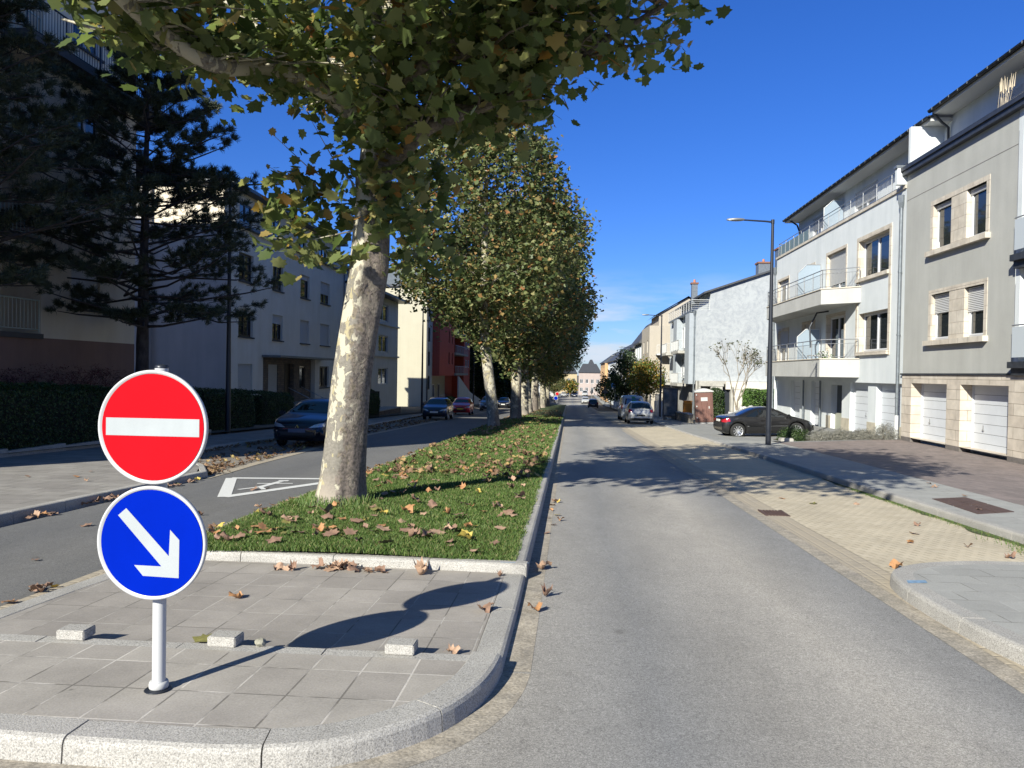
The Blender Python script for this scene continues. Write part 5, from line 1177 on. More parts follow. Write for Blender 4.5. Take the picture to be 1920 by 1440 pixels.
    for (p0,p1) in (((-3.0,10,4.0),(-3.95,9.8,4.72)),((-3.0,10,3.9),(-4.0,9.8,4.3)),((-2.9,10,4.1),(-3.45,9.9,4.9))):
        for i in range(9): Q.append(np.array(W(*p0).lerp(W(*p1),i/8))+rg.normal(0,.03,3))
    o=bpy.data.objects.new('twig_leaves',leaves_mesh('twig_leaves',np.array(Q),LEAFN,.09,rg,'maple',up=.3)); COL.objects.link(o); o.parent=T
    return T
near_plane()
def far_plane(seed,name,label,loc,Ht,zb,rad,nclus,size,kind,lean=(0,0),trunkr=.24,sprouts=True,leafm=None,dens=16,grp='plane trees along the median',sq=2.6):
    rg=np.random.default_rng(seed); random.seed(seed)
    T=thing(name,label,'tree',loc,grp); m=MB()
    tp=[Vector((0,0,-.2)),Vector((0,0,.1)),Vector((lean[0]*.25,lean[1]*.2,zb*.3)),Vector((lean[0]*.7,lean[1]*.6,zb*.7)),Vector((lean[0],lean[1],zb)),Vector((lean[0]*1.05,0,zb+(Ht-zb)*.35)),Vector((lean[0],0,zb+(Ht-zb)*.75)),Vector((lean[0],0,Ht-.5))]
    pr=catmull(tp,4); rb=[1.35,1.18,1,.95,.85,.6,.35,.1]; rr=[]
    for i in range(len(pr)): t=i/4; k=min(int(t),len(rb)-2); rr.append(trunkr*(rb[k]+(rb[k+1]-rb[k])*(t-k)))
    m.tube(pr,rr,BARK,14,noise=.03); lpart(m,'trunk',T)
    C=Vector((lean[0],lean[1]*0,(zb+Ht)/2)); hz_=(Ht-zb)/2; m=MB(); cl=[]
    for i in range(26):
        z=zb+.1+(Ht-zb-1.5)*(i/26)**1.0; a=i*2.4+rg.uniform(-.4,.4); l_=rad*rg.uniform(.6,.95)*(1 if z<Ht-3 else .6)
        p0=Vector((lean[0],0,z)); p1=p0+Vector((math.cos(a)*l_,math.sin(a)*l_,rg.uniform(.4,1.8)))
        limb(m,p0,p1,.06*(1-.6*i/26),.012,rg,n=6,mt=mat('shaded_bark',(.13,.115,.09),.9,var=.3,vs=6)); 
        for k in range(3): cl.append(p0.lerp(p1,rg.uniform(.45,1.05)))
    lpart(m,'branches',T)
    while len(cl)<nclus:
        d=rg.normal(0,1,3); d/=np.linalg.norm(d); q=(abs(d[0])**sq+abs(d[1])**sq+abs(d[2])**sq)**(-1/sq); rr_=rg.uniform(.25,1)**.33
        bump_=1+.10*math.sin(d[0]*5+seed)*math.sin(d[2]*6+seed*2)*1.2+.06*math.sin(d[1]*11+d[2]*9)
        x=d[0]*rad*q*rr_*bump_; y=d[1]*rad*q*rr_*bump_; z=d[2]*hz_*q*rr_*(1+.04*rg.normal())
        tz=(z/hz_+1)/2; wd=.84+.26*math.sin(math.pi*min(1,tz*1.0+.08))-.05*max(0,tz-.8)
        cl.append(C+Vector((x*wd,y*wd,z)))
    if sprouts:
        for i in range(14): a=rg.uniform(0,6.28); cl.append(Vector((lean[0]*.8+math.cos(a)*.5,math.sin(a)*.5,zb-rg.uniform(0,1.2))))
    P=np.concatenate([np.array(c)+rg.normal(0,.27,(int(rg.integers(dens-5,dens+6)),3)) for c in cl])
    o=bpy.data.objects.new('foliage',leaves_mesh('foliage',P,leafm or LEAFF,size,rg,kind,up=.3)); COL.objects.link(o); o.parent=T
    return T
ly=lambda y,x: zg(y)+HG
T2=far_plane(31,'plane_tree','second plane tree along the median, with pale slender leaning trunk',(-3.72,37,zg(37)+.1),15.3,4.7,4.0,1650,.21,'mid',lean=(-.55,0),trunkr=.27)
T3=far_plane(32,'plane_tree','third plane tree along the median, just beyond the slender leaning one',(-3.7,51.5,zg(51.5)+.1),15.0,4.2,4.5,1400,.25,'mid',trunkr=.36)
ords=['fourth','fifth','sixth','seventh','eighth','ninth','tenth','eleventh']
for i,(x,y,src,sc) in enumerate(((-3.75,61,T3,1.03),(-3.8,71,T2,.98),(-3.9,82,T3,1.08),(-4.0,93,T2,1.05),(-3.9,105,T3,1.12),(-4.0,118,T2,1.08),(-4.1,132,T3,1.1))):
    c=copy_tree(src); c.location=(x,y,zg(y)+.1); c.rotation_euler=(0,0,1.3+i*1.9 if src is T3 else math.pi*0+ (i*.2)); c.scale=(sc,sc,sc*(.97+.02*(i%3)))
    c['label']=ords[i]+' plane tree along the median counting from the camera'
for i,(x,y,s_) in enumerate(((-3.6,168,.5),(-3.3,190,.45))):
    c=copy_tree(T2); c.location=(x,y,zg(y)); c.scale=(s_,s_,s_); c['label']=['smaller plane tree beyond the far median signs, nearer one','smaller plane tree beyond the far median signs, farther one'][i]
# dark trees lining the far left pavement
FDK=m_leaf('dark_tree_leaves',[(0,(.012,.022,.008)),(.6,(.03,.05,.015)),(1,(.06,.085,.03))],.2,.5)
TD=far_plane(41,'dark_tree','dark broad tree behind the left pavement just past the red apartments',(-16.5,140,zg(140)),13.5,1.6,5.2,520,.5,'quad',leafm=FDK,dens=20,grp='dark trees on the far left')
for i,(x,y,sc) in enumerate(((-15.5,150,1.0),(-14.8,165,.95),(-14.5,182,1.0),(-18,133,.9),(-13,205,.9),(-20,190,1.2))):
    c=copy_tree(TD); c.location=(x,y,zg(y)); c.rotation_euler=(0,0,i*1.7+.5); c.scale=(sc,sc,sc*(.9+.1*(i%2)))
    c['label']=['dark tree second along the far left pavement','dark tree third along the far left pavement','dark tree fourth along the far left pavement','dark tree close behind the red apartments','dark tree at the far end of the left pavement','tallest dark tree behind the far left row'][i]
# right side street trees
OR=m_leaf('orange_green_leaves',[(0,(.05,.09,.02)),(.4,(.09,.14,.03)),(.6,(.2,.17,.04)),(.85,(.36,.19,.04)),(1,(.4,.28,.06))],.3,.5)
far_plane(51,'street_tree','small street tree turning orange beside the white van','x' and (7.7,80,zg(80)+.1),5.7,1.9,1.75,190,.22,'quad',leafm=OR,dens=24,grp=None,trunkr=.1,sprouts=False,sq=2)
DG=m_leaf('dark_green_leaves',[(0,(.02,.04,.02)),(.6,(.045,.075,.03)),(1,(.08,.11,.05))],.25,.5)
far_plane(52,'street_tree','dark green pointed street tree left of the orange one',(6.9,97,zg(97)+.1),7.6,1.5,2.1,230,.26,'quad',leafm=DG,dens=24,grp=None,trunkr=.12,sprouts=False,sq=1.5)
far_plane(53,'street_tree','small bluish dark street tree beside the blue bus stop flag',(6.2,122,zg(122)+.1),5.2,1.0,2.3,150,.3,'quad',leafm=DG,dens=22,grp=None,trunkr=.1,sprouts=False,sq=1.5)
far_plane(54,'street_tree','yellowish tree at the far end of the street',(-.5,225,zg(225)),5.0,1.2,2.6,120,.45,'quad',leafm=OR,dens=18,grp=None,trunkr=.12,sprouts=False,sq=2)
# sparse bare tree in the white gable house garden
def bare_tree():
    rg=np.random.default_rng(61); random.seed(61); x,y=12.3,58; T=thing('sparse_tree','nearly bare small tree with grey stems in front of the mottled gable','tree',(x,y,-1.7)); m=MB(); BK=mat('grey_bark',(.22,.19,.15),.9,var=.3,vs=8); tips=[]
    def rec(p,d,l_,r_,dep):
        e_=p+d*l_; mid=p.lerp(e_,.5)+Vector(rg.normal(0,.04,3))*l_; m.tube([p,mid,e_],[r_,r_*.8,r_*.62],BK,6,cap=False)
        if dep==0: tips.append(e_); return
        tips.append(e_) if dep<3 else None
        for k in range(2 if dep>3 else 3):
            a=rg.uniform(0,6.28); sp=rg.uniform(.3,.62); dd=(d+Vector((math.cos(a)*sp,math.sin(a)*sp,.12))).normalized(); rec(e_,dd,l_*rg.uniform(.68,.85),r_*.62,dep-1)
    rec(Vector((0,0,0)),Vector((-.03,0,1)),1.5,.09,5); rec(Vector((.1,0,0)),Vector((-.22,0,1)).normalized(),1.9,.07,4)
    lpart(m,'stems',T); P=np.concatenate([np.array(t)+rg.normal(0,.1,(3,3)) for t in tips if rg.uniform()<.55])
    o=bpy.data.objects.new('foliage',leaves_mesh('foliage',P,m_leaf('grey_green_leaves',[(0,(.05,.06,.035)),(1,(.14,.14,.08))],.2,.6),.17,rg,'quad',up=.3)); COL.objects.link(o); o.parent=T
bare_tree()
# pines on the left
PBARK=mat('pine_bark',(.05,.04,.035),.95,var=.6,vs=9,bump=1,bs=14,stretch=(1,1,.4)); NEED=m_leaf('pine_needles',[(0,(.02,.032,.016)),(.6,(.045,.062,.034)),(1,(.10,.11,.065))],.1,.5)
def pine(seed,label,loc,Ht,zb,rad,ntuft,lean=0):
    rg=np.random.default_rng(seed); random.seed(seed); T=thing('pine_tree',label,'tree',loc,'pines behind the left hedge'); m=MB()
    pr=catmull([Vector((0,0,-.3)),Vector((.02,0,2)),Vector((lean*.3,0,5)),Vector((lean*.6,0,8)),Vector((lean,0,Ht-.2))],5); k=len(pr); m.tube(pr,[.25*(1-.85*(i/(k-1))**1.2) for i in range(k)],PBARK,14,noise=.06); lpart(m,'trunk',T)
    m=MB(); tf=[]
    nb=92
    for i in range(nb):
        t=i/nb; z=zb+(Ht-zb-.3)*t; L_=rad*(1-.72*t**1.5)*rg.uniform(.65,1.08)*(.75 if t<.05 else 1); a=i*2.39996+rg.uniform(-.3,.3)
        x0=lean*z/Ht; p0=Vector((x0,0,z)); dr=Vector((math.cos(a),math.sin(a),0))
        sd0=dr.cross(Vector((0,0,1))); w1=rg.normal(0,.07); w2=rg.normal(0,.05); up_=rg.normal(.05,.13)
        pts=[p0+dr*L_*s+sd0*L_*(w1*math.sin(3*s)+w2*math.sin(6*s))+Vector((0,0,L_*(.30*t-.10+up_)*s+L_*.16*s*s+L_*w2*math.sin(5*s))) for s in (0,.25,.5,.75,1)]; pts=[pts[0],pts[1],pts[3],pts[4]]
        m.tube(pts,[.055*(1-.6*t),.04*(1-.6*t),.025,.01],PBARK,5,cap=False)
        for k in range(13):
            s=rg.uniform(.2,1); q=pts[0].lerp(pts[3],s)+Vector((0,0,L_*.05*s)); sd=dr.cross(Vector((0,0,1)))*(1 if k%2 else -1); ln=L_*rg.uniform(.12,.36)*(1.15-s*.6)
            e_=q+(sd*.8+dr*.6).normalized()*ln+Vector((0,0,rg.uniform(0,.3)*ln+.05)); m.tube([q,e_],[.014,.006],PBARK,4,cap=False)
            for w_ in (.62,.82,1.0): tf.append((q.lerp(e_,w_)+Vector(rg.normal(0,.03,3)),(e_-q).normalized()+Vector((0,0,.5))))
        for w_ in (.6,.7,.8,.9,1.0,1.03): tf.append((pts[0].lerp(pts[3],w_)+Vector(rg.normal(0,.08,3))+Vector((0,0,.05)),dr+Vector((0,0,.6))))
    lpart(m,'branches',T)
    tf+= [(Vector((lean,0,Ht-.1*i)),Vector((0,0,1))) for i in range(6)]
    C=np.array([t[0] for t in tf]); D=np.array([t[1].normalized() for t in tf]); nn=46; n=len(C)
    c=np.repeat(C,nn,0)+rg.normal(0,.028,(n*nn,3)); d=np.repeat(D,nn,0)*.75+rg.normal(0,.5,(n*nn,3)); d/=np.linalg.norm(d,axis=1)[:,None]
    s=np.cross(d,rg.normal(0,1,d.shape)); s/=np.linalg.norm(s,axis=1)[:,None]; ln=rg.uniform(.11,.2,n*nn)[:,None]; w_=.008
    V=np.stack([c-s*w_,c+s*w_,c+d*ln+s*w_*.5,c+d*ln-s*w_*.5],1).reshape(-1,3)
    o=bpy.data.objects.new('needles',np_mesh('needles',V,np.arange(len(V)),NEED,[4]*(n*nn))); COL.objects.link(o); o.parent=T
pine(71,'dark pine tree with bare trunk standing in front of the cream apartment block',(-13.95,24,zg(24)),12.4,3.7,4.5,0,.15)
pine(72,'second pine at the left edge, mostly outside the frame',(-15.6,17.5,zg(17)),12.6,4.0,4.6,0,-.1)

# ================================================================== VEHICLES
def paint(name,col,metal=.25,rough=.32): return mat(name,col,rough,metal=metal,coat=.7,spec=.35)
CG=mat('car_glass',(.008,.010,.012),.03,spec=.9,coat=.5); BLK=mat('black_plastic',(.015,.015,.016),.6); LAMP=mat('headlamp_lens',(.45,.47,.5),.08,spec=.9,metal=.4); TAIL=mat('tail_lamp_red',(.32,.012,.02),.12,spec=.8,coat=.6)
CHR=mat('chrome',(.6,.61,.62),.12,metal=1); RIM=mat('alloy_rim',(.62,.63,.65),.3,metal=.7); PLT=mat('plate_white',(.6,.6,.58),.5); PLY=mat('plate_yellow',(.75,.5,.04),.5)
def smooth_interp(tab, xs):
    X=[p[0] for p in tab]; Z=[p[1] for p in tab]; v=np.interp(xs,X,Z); k=np.array([.25,.5,.25])
    for _ in range(2): 
        w_=np.convolve(np.pad(v,1,mode='edge'),k,'valid'); v=w_
    return v
SPEC={
 'hatch':dict(L=4.0,W=1.70,wb=2.48,fo=.80,r=.31,top=[(0,.62),(.012,.98),(.04,1.02),(.115,1.38),(.2,1.45),(.38,1.475),(.52,1.44),(.60,1.36),(.735,1.0),(.80,.95),(.93,.83),(.985,.70),(1,.5)],
   belt=[(0,.60),(.03,.93),(.1,.97),(.4,.93),(.72,.90),(.8,.88),(.93,.77),(1,.45)],sw=[(.13,.24,1),(.26,.44,1),(.46,.68,1)],rg=(.99,1.36,.60,.50),wsx=(.60,.74)),
 'coupe':dict(L=4.15,W=1.75,wb=2.62,fo=.85,r=.335,top=[(0,.62),(.015,.90),(.06,.99),(.16,1.02),(.24,1.13),(.34,1.31),(.42,1.37),(.50,1.375),(.58,1.31),(.745,.98),(.82,.90),(.93,.76),(.985,.62),(1,.45)],
   belt=[(0,.60),(.03,.86),(.12,.93),(.4,.91),(.72,.88),(.82,.83),(.93,.70),(1,.42)],sw=[(.25,.385,1),(.40,.665,1)],rg=(1.0,1.3,.58,.45),wsx=(.60,.74)),
 'van':dict(L=4.4,W=1.80,wb=2.7,fo=.85,r=.32,top=[(0,.6),(.008,1.7),(.02,1.82),(.1,1.86),(.5,1.86),(.60,1.80),(.70,1.5),(.82,1.08),(.9,1.0),(.97,.85),(1,.5)],
   belt=[(0,.6),(.02,1.15),(.6,1.12),(.8,1.0),(.93,.8),(1,.45)],sw=[(.55,.74,1)],rg=(1.2,1.65,.72,.62),wsx=(.64,.82)),
 'suv':dict(L=4.35,W=1.82,wb=2.6,fo=.85,r=.34,top=[(0,.7),(.012,1.05),(.04,1.12),(.10,1.5),(.2,1.6),(.38,1.63),(.55,1.58),(.62,1.48),(.74,1.13),(.82,1.08),(.94,.95),(.985,.8),(1,.55)],
   belt=[(0,.7),(.03,1.03),(.4,1.02),(.72,1.0),(.82,.98),(.93,.88),(1,.5)],sw=[(.13,.24,1),(.26,.44,1),(.46,.69,1)],rg=(1.1,1.5,.62,.52),wsx=(.62,.74))}
def car(name,label,cat,kind,pm,loc,ang,plate='front',detail=True,group=None,pitch=0,rim10=False,plm=None,extra=None,low=False):
    S=SPEC[kind]; L_,W_,r_=S['L'],S['W'],S['r']; T=thing(name,label,cat,(0,0,0),group)
    xs=np.concatenate([[0,.004,.012,.025,.045],np.linspace(.07,.93,40),[.955,.975,.988,.996,1]]); top=smooth_interp(S['top'],xs); belt=np.minimum(smooth_interp(S['belt'],xs),top-.03)
    rows=[]
    for s,zt,zb_ in zip(xs,top,belt):
        x=(s-.5)*L_; e=min(s,1-s)*L_
        fe=1-(max(0,1-e/.42))**2.4*(.30 if s>.5 else .17); w=W_/2*fe*(1-.02*abs(s-.45)*2)
        lo=.20+.16*max(0,1-e/.25)**1.5
        gh=max(0,min(1,(zt-zb_-.06)/.3)); wr=w*(.93*(1-gh)+.70*gh) if kind!='van' else w*(.93*(1-gh)+.84*gh)
        wbt=w*.955
        half=[(0,lo),(w*.78,lo),(w*.96,lo+.05),(w*.995,lo+.18),(w,.5*(lo+zb_)+.06),(w*.985,zb_-.12),(wbt,zb_),(wbt+(wr-wbt)*.35,zb_+(zt-zb_)*.36),(wbt+(wr-wbt)*.78,zb_+(zt-zb_)*.76),(wr*.93,zt-.035*(.4+.6*gh)),(wr*.72,zt-.008),(wr*.36,zt+.006),(0,zt+.012)]
        rows.append([(x,-y,z) for y,z in half]+[(x,y,z) for y,z in half[::-1][1:-1]])
    mb=MB(); mb.grid(rows,pm,True,flip=True,closev=True); mb.poly(rows[0],pm); mb.poly(rows[-1][::-1],pm)
    bo=mb.build('body'); 
    bm=bmesh.new(); bm.from_mesh(bo.data); bmesh.ops.remove_doubles(bm,verts=bm.verts[:],dist=1e-5); bmesh.ops.recalc_face_normals(bm,faces=bm.faces[:]); bm.to_mesh(bo.data); bm.free()
    xf=L_/2-S['fo']; xr=xf-S['wb']
    cut=MB(); 
    for cx in (xf,xr):
        for sg in (-1,1): 
            y0,y1=(W_/2-.27,W_/2+.2) if sg>0 else (-W_/2-.2,-W_/2+.27); n=28; ring=[[(cx+(r_+.055)*math.cos(2*math.pi*i/n),yy,r_+.01+(r_+.055)*math.sin(2*math.pi*i/n)) for i in range(n)] for yy in (y0,y1)]
            cut.grid(ring,BLK,False,closev=True); cut.poly(ring[0][::-1],BLK); cut.poly(ring[1],BLK)
    co=cut.build('cut'); bm=bmesh.new(); bm.from_mesh(co.data); bmesh.ops.remove_doubles(bm,verts=bm.verts[:],dist=1e-5); bmesh.ops.recalc_face_normals(bm,faces=bm.faces[:]); bm.to_mesh(co.data); bm.free()
    md=bo.modifiers.new('b','BOOLEAN'); md.operation='DIFFERENCE'; md.object=co; md.solver='EXACT'
    try: md.material_mode='TRANSFER'
    except Exception: pass
    bpy.context.view_layer.update(); me=bpy.data.meshes.new_from_object(bo.evaluated_get(bpy.context.evaluated_depsgraph_get())); bo.modifiers.clear(); bo.data=me; bpy.data.objects.remove(co)
    bo.parent=T
    bm=bmesh.new(); bm.from_mesh(me); bvh=BVHTree.FromBMesh(bm); bm.free()
    def patch(nm,quad,d,m,par=bo,nu=8,nv=5,off=.004,mbx=None,lab=None):
        """quad: 4 corner points; projected along d onto the body"""
        d=Vector(d); P=[]; q=[Vector(p) for p in quad]
        for i in range(nv+1):
            row=[]
            for j in range(nu+1):
                u_,v_=j/nu,i/nv; p=(q[0]*(1-u_)+q[1]*u_)*(1-v_)+(q[3]*(1-u_)+q[2]*u_)*v_
                h=bvh.ray_cast(p-d*3,d); hit=h[0] if h[0] is not None else p
                row.append(hit-d*off if h[0] is None else hit+h[1]*off*(1 if h[1].dot(d)<0 else -1))
            P.append(row)
        o=mbx or MB(); 
        n=(P[0][1]-P[0][0]).cross(P[1][0]-P[0][0]); o.grid(P,m,True,flip=n.dot(d)>0)
        if mbx is None: return lpart(o,nm,par,lab)
    X=lambda s:(s-.5)*L_
    tz=lambda s: float(np.interp(s,xs,top)); bz=lambda s: float(np.interp(s,xs,belt))
    # glass
    for sg in (-1,1):
        nm='side_window'
        for a,b,_ in S['sw']:
            za,zb2=bz(a)+.035,bz(b)+.035; ta=max(za+.05,tz(a)-.11); tb=max(zb2+.03,tz(b)-.10)
            if b>.6: 
                c=a+(b-a)*.62; tc_=tz(c)-.11; g=MB(); patch('',[(X(a),sg*2,za),(X(c),sg*2,bz(c)+.035),(X(c),sg*2,tc_),(X(a),sg*2,ta)],(0,-sg,0),CG,mbx=g); patch('',[(X(c),sg*2,bz(c)+.035),(X(b),sg*2,zb2),(X(b),sg*2,zb2+.04),(X(c),sg*2,tc_)],(0,-sg,0),CG,mbx=g); lpart(g,nm,bo)
            else:
                a2=a+.03 if a<.3 and kind!='coupe' else a
                if kind=='coupe' and a<.3: patch(nm,[(X(a),sg*2,za),(X(b),sg*2,zb2),(X(b),sg*2,tb),(X(a+.11),sg*2,tz(a+.11)-.13)],(0,-sg,0),CG)
                else: patch(nm,[(X(a),sg*2,za),(X(b),sg*2,zb2),(X(b),sg*2,tb),(X(a2),sg*2,max(za+.1,tz(a2)-.12))],(0,-sg,0),CG)
        if detail:
            g=MB()
            for s in (S['sw'][-1][0]-.012,S['wsx'][1]+.0): patch('',[(X(s),sg*2,.30),(X(s)+.008,sg*2,.30),(X(s)+.008,sg*2,bz(s)-.01),(X(s),sg*2,bz(s)-.01)],(0,-sg,0),BLK,mbx=g,nu=1,nv=10,off=.0025)
            if kind in('hatch','suv'): s=.27; patch('',[(X(s),sg*2,.34),(X(s)+.008,sg*2,.34),(X(s)+.008,sg*2,bz(s)-.01),(X(s),sg*2,bz(s)-.01)],(0,-sg,0),BLK,mbx=g,nu=1,nv=10,off=.0025)
            lpart(g,'door_seam',bo)
            g=MB(); s=S['sw'][-1][0]; yy=None
            h=bvh.ray_cast(Vector((X(s)+.15,sg*3,bz(s)-.12)),Vector((0,-sg,0)))[0]
            if h: g.bbox(X(s)+.03,X(s)+.22,h.y-.02+sg*.02,h.y+.02+sg*.02,h.z-.012,h.z+.016,pm,.006); lpart(g,'door_handle',bo)
            g=MB(); s=S['wsx'][1]-.035; zz=bz(s)+.07; yb=sg*(W_/2*.955); y0,y1=sorted((yb,yb+sg*.19)); g.bbox(X(s)-.07,X(s)+.05,y0,y1,zz-.03,zz+.1,pm,.035); lpart(g,'mirror',bo)
            if kind=='coupe': patch('trim_strip',[(X(.24),sg*2,.53),(X(.72),sg*2,.53),(X(.72),sg*2,.55),(X(.24),sg*2,.55)],(0,-sg,0),CHR,nu=20,nv=1,off=.006)
    w1,w0=S['wsx'][1],S['wsx'][0]
    hw=W_/2
    patch('windscreen',[(3,-hw*.80,tz(w1)+.035),(3,hw*.80,tz(w1)+.035),(3,hw*.60,tz(w0)-.05),(3,-hw*.60,tz(w0)-.05)],(-1,0,0),CG,nu=10,nv=8,off=.005)
    a,b,c,d=S['rg']; 
    if kind=='coupe': patch('rear_window',[(-.62*1,-hw*.62,3),(-.62,hw*.62,3),(-1.25,hw*.66,3),(-1.25,-hw*.66,3)],(0,0,-1),CG)
    else: patch('rear_window',[(-4,hw*c*1.25,a),(-4,-hw*c*1.25,a),(-4,-hw*d*1.25,b),(-4,hw*d*1.25,b)],(1,0,0),CG if kind!='van' else CG)
    # lamps
    zf=tz(.97); 
    for sg in (-1,1):
        patch('headlight',[(3,sg*hw*.42,zf-.13),(3,sg*hw*.90,zf-.10),(3,sg*hw*.93,zf+.03),(3,sg*hw*.60,zf-.035)],(-1,0,0),LAMP,nu=6,nv=3,off=.006)
        if kind=='coupe': patch('tail_light',[(X(.005),sg*2,.74),(X(.085),sg*2,.76),(X(.075),sg*2,.90),(X(.03),sg*2,.88)],(0,-sg,0),TAIL,nu=4,nv=3,off=.006); patch('tail_light',[(-4,sg*hw*.93,.72),(-4,sg*hw*.55,.74),(-4,sg*hw*.55,.84),(-4,sg*hw*.93,.86)],(1,0,0),TAIL,off=.006)
        elif kind=='van': patch('tail_light',[(-4,sg*hw*.96,.85),(-4,sg*hw*.84,.85),(-4,sg*hw*.82,1.25),(-4,sg*hw*.93,1.25)],(1,0,0),TAIL,off=.006)
        else: patch('tail_light',[(-4,sg*hw*.96,.74),(-4,sg*hw*.64,.76),(-4,sg*hw*.66,.93),(-4,sg*hw*.92,.97)],(1,0,0),TAIL,off=.007)
    patch('grille',[(3,-hw*.55,.30),(3,hw*.55,.30),(3,hw*.62,.48),(3,-hw*.62,.48)],(-1,0,0),BLK,off=.006)
    patch('upper_grille',[(3,-hw*.40,zf-.15),(3,hw*.40,zf-.15),(3,hw*.38,zf-.08),(3,-hw*.38,zf-.08)],(-1,0,0),BLK,off=.006)
    patch('rear_bumper',[(-4,hw*.85,.28),(-4,-hw*.85,.28),(-4,-hw*.88,.38),(-4,hw*.88,.38)],(1,0,0),BLK,off=.006)
    g=MB(); h=bvh.ray_cast(Vector((4,.004,.52)),Vector((-1,0,0)))[0]; x_=h.x if h else L_/2
    g.box(x_,x_+.015,-.26,.26,.46,.57,plm or PLT); lpart(g,'number_plate',bo)
    h=bvh.ray_cast(Vector((-4,.004,.62)),Vector((1,0,0)))[0]; x_=h.x if h else -L_/2
    g=MB(); zz=.78 if kind=='coupe' else (.56 if kind=='hatch' else .7); h=bvh.ray_cast(Vector((-4,.004,zz)),Vector((1,0,0)))[0]; x_=h.x if h else -L_/2
    g.box(x_-.015,x_+.01,-.26,.26,zz-.055,zz+.055,BLK if plate=='rear' else PLT); lpart(g,'number_plate',bo)
    if extra=='diamond':
        g=MB(); x_=bvh.ray_cast(Vector((4,.004,zf-.13)),Vector((-1,0,0)))[0].x+.012; o_=[(0,.085),(.062,0),(0,-.085),(-.062,0)]; i_=[(a*.55,b*.55) for a,b in o_]
        for k in range(4): g.obox((0,0,0),(0,0,0),(0,0,0),(0,0,0),CHR) if 0 else g.grid([[(x_,o_[k][0],zf-.13+o_[k][1]),(x_,o_[(k+1)%4][0],zf-.13+o_[(k+1)%4][1])],[(x_+.01,i_[k][0],zf-.13+i_[k][1]),(x_+.01,i_[(k+1)%4][0],zf-.13+i_[(k+1)%4][1])]],CHR,False)
        lpart(g,'emblem',bo)
        patch('trim_strip',[(3,-hw*.5,zf-.17),(3,hw*.5,zf-.17),(3,hw*.5,zf-.16),(3,-hw*.5,zf-.16)],(-1,0,0),mat('red_trim',(.4,.05,.03),.3),off=.009)
    if extra=='round':
        h=bvh.ray_cast(Vector((-4,.004,.90)),Vector((1,0,0)))[0]; g=MB(); g.lathe([(0,-.012),(.035,-.012),(.05,-.008),(.05,0)],CHR,20,(h.x,0,.90),axis='x'); lpart(g,'emblem',bo)
        g=MB(); g.tube([(-.9,0,tz(.28)),(-1.1,0,tz(.28)+.22)],.005,BLK,5); lpart(g,'aerial',bo)
    if extra=='oval':
        h=bvh.ray_cast(Vector((4,.004,zf-.12)),Vector((-1,0,0)))[0]; g=MB(); g.poly([(h.x+.01,.07*math.cos(i*math.pi/9),zf-.12+.035*math.sin(i*math.pi/9)) for i in range(18)],mat('blue_oval',(.02,.05,.2),.2)); lpart(g,'emblem',bo)
    if extra=='stripe':
        patch('green_stripe',[(-4,-.02,.5),(-4,-.30,.5),(-4,-.22,1.78),(-4,.10,1.78)],(1,0,0),mat('green_vinyl',(.02,.22,.05),.4),off=.009)
        g=MB(); patch('',[(-4,.006,.35),(-4,-.006,.35),(-4,-.006,1.8),(-4,.006,1.8)],(1,0,0),BLK,mbx=g,nu=1,nv=10,off=.011); lpart(g,'door_seam',bo)
    # wheels
    for cx in (xf,xr):
        for sg in (-1,1):
            yo=sg*(W_/2-.015); t=.19; y=sorted
            g=MB(); P=[(r_*.66,0),(r_*.80,-.0),(r_*.95,.012),(r_,.04),(r_,t-.04),(r_*.95,t-.012),(r_*.6,t)]
            g.lathe([(a,(-b if sg>0 else b)) for a,b in P],RUB,32,(cx,yo,r_),axis='y'); w=lpart(g,'wheel',T)
            g=MB(); g.lathe([(0,-sg*.05),(r_*.2,-sg*.045)],RIM,16,(cx,yo,r_),axis='y'); g.lathe([(r_*.70,-sg*.002),(r_*.64,-sg*.006),(r_*.60,-sg*.05),(r_*.6,-sg*.15)],RIM,32,(cx,yo,r_),axis='y'); g.lathe([(0,-sg*.12),(r_*.64,-sg*.12)],BLK,24,(cx,yo,r_),axis='y')
            ns=10 if rim10 else 7
            for k in range(ns):
                a=2*math.pi*k/ns; ca,sa=math.cos(a),math.sin(a); h1=.026*(1 if rim10 else 1.4)
                i0=Vector((cx+ca*r_*.14,yo-sg*.045,r_+sa*r_*.14)); o0=Vector((cx+ca*r_*.66,yo-sg*.012,r_+sa*r_*.66)); pv=Vector((-sa,0,ca))
                g.obox(i0-pv*h1*.6,o0-i0,pv*h1*1.2 if rim10 else pv*h1*1.4,(0,-sg*.02,0),RIM)
            lpart(g,'rim',w)
    T.rotation_euler=(0,-pitch,ang); T.location=loc; return T
down=-math.atan(.031)
NAVY=paint('navy_paint',(.003,.004,.012),.0); BLU2=paint('dark_blue_paint',(.015,.022,.055)); REDP=paint('red_paint',(.62,.02,.035),.05); GRYP=paint('grey_brown_paint',(.14,.13,.12)); BLKP=paint('black_paint',(.012,.012,.013),.2); WHP=paint('silver_white_paint',(.42,.425,.42),.15); VANP=paint('van_white_paint',(.42,.45,.48),.0)
def yc(kind,yfront,facing): return yfront+SPEC[kind]['L']/2 if facing<0 else yfront+SPEC[kind]['L']/2
car('parked_car','dark navy hatchback with lozenge emblem, nearest parked car on the left behind the big trunk','car','hatch',NAVY,(-8.1,22.2+2.0,zg(24.2)+.006),-math.pi/2,extra='diamond',plm=mat('plate_dim',(.06,.08,.13),.4),pitch=.031,group='cars parked along the left side')
car('parked_car','dark blue hatchback parked in front of the red car on the left','car','hatch',BLU2,(-9.0,49.6+2.1,zg(51.6)+.006),-math.pi/2+.03,extra='oval',pitch=.031,group='cars parked along the left side')
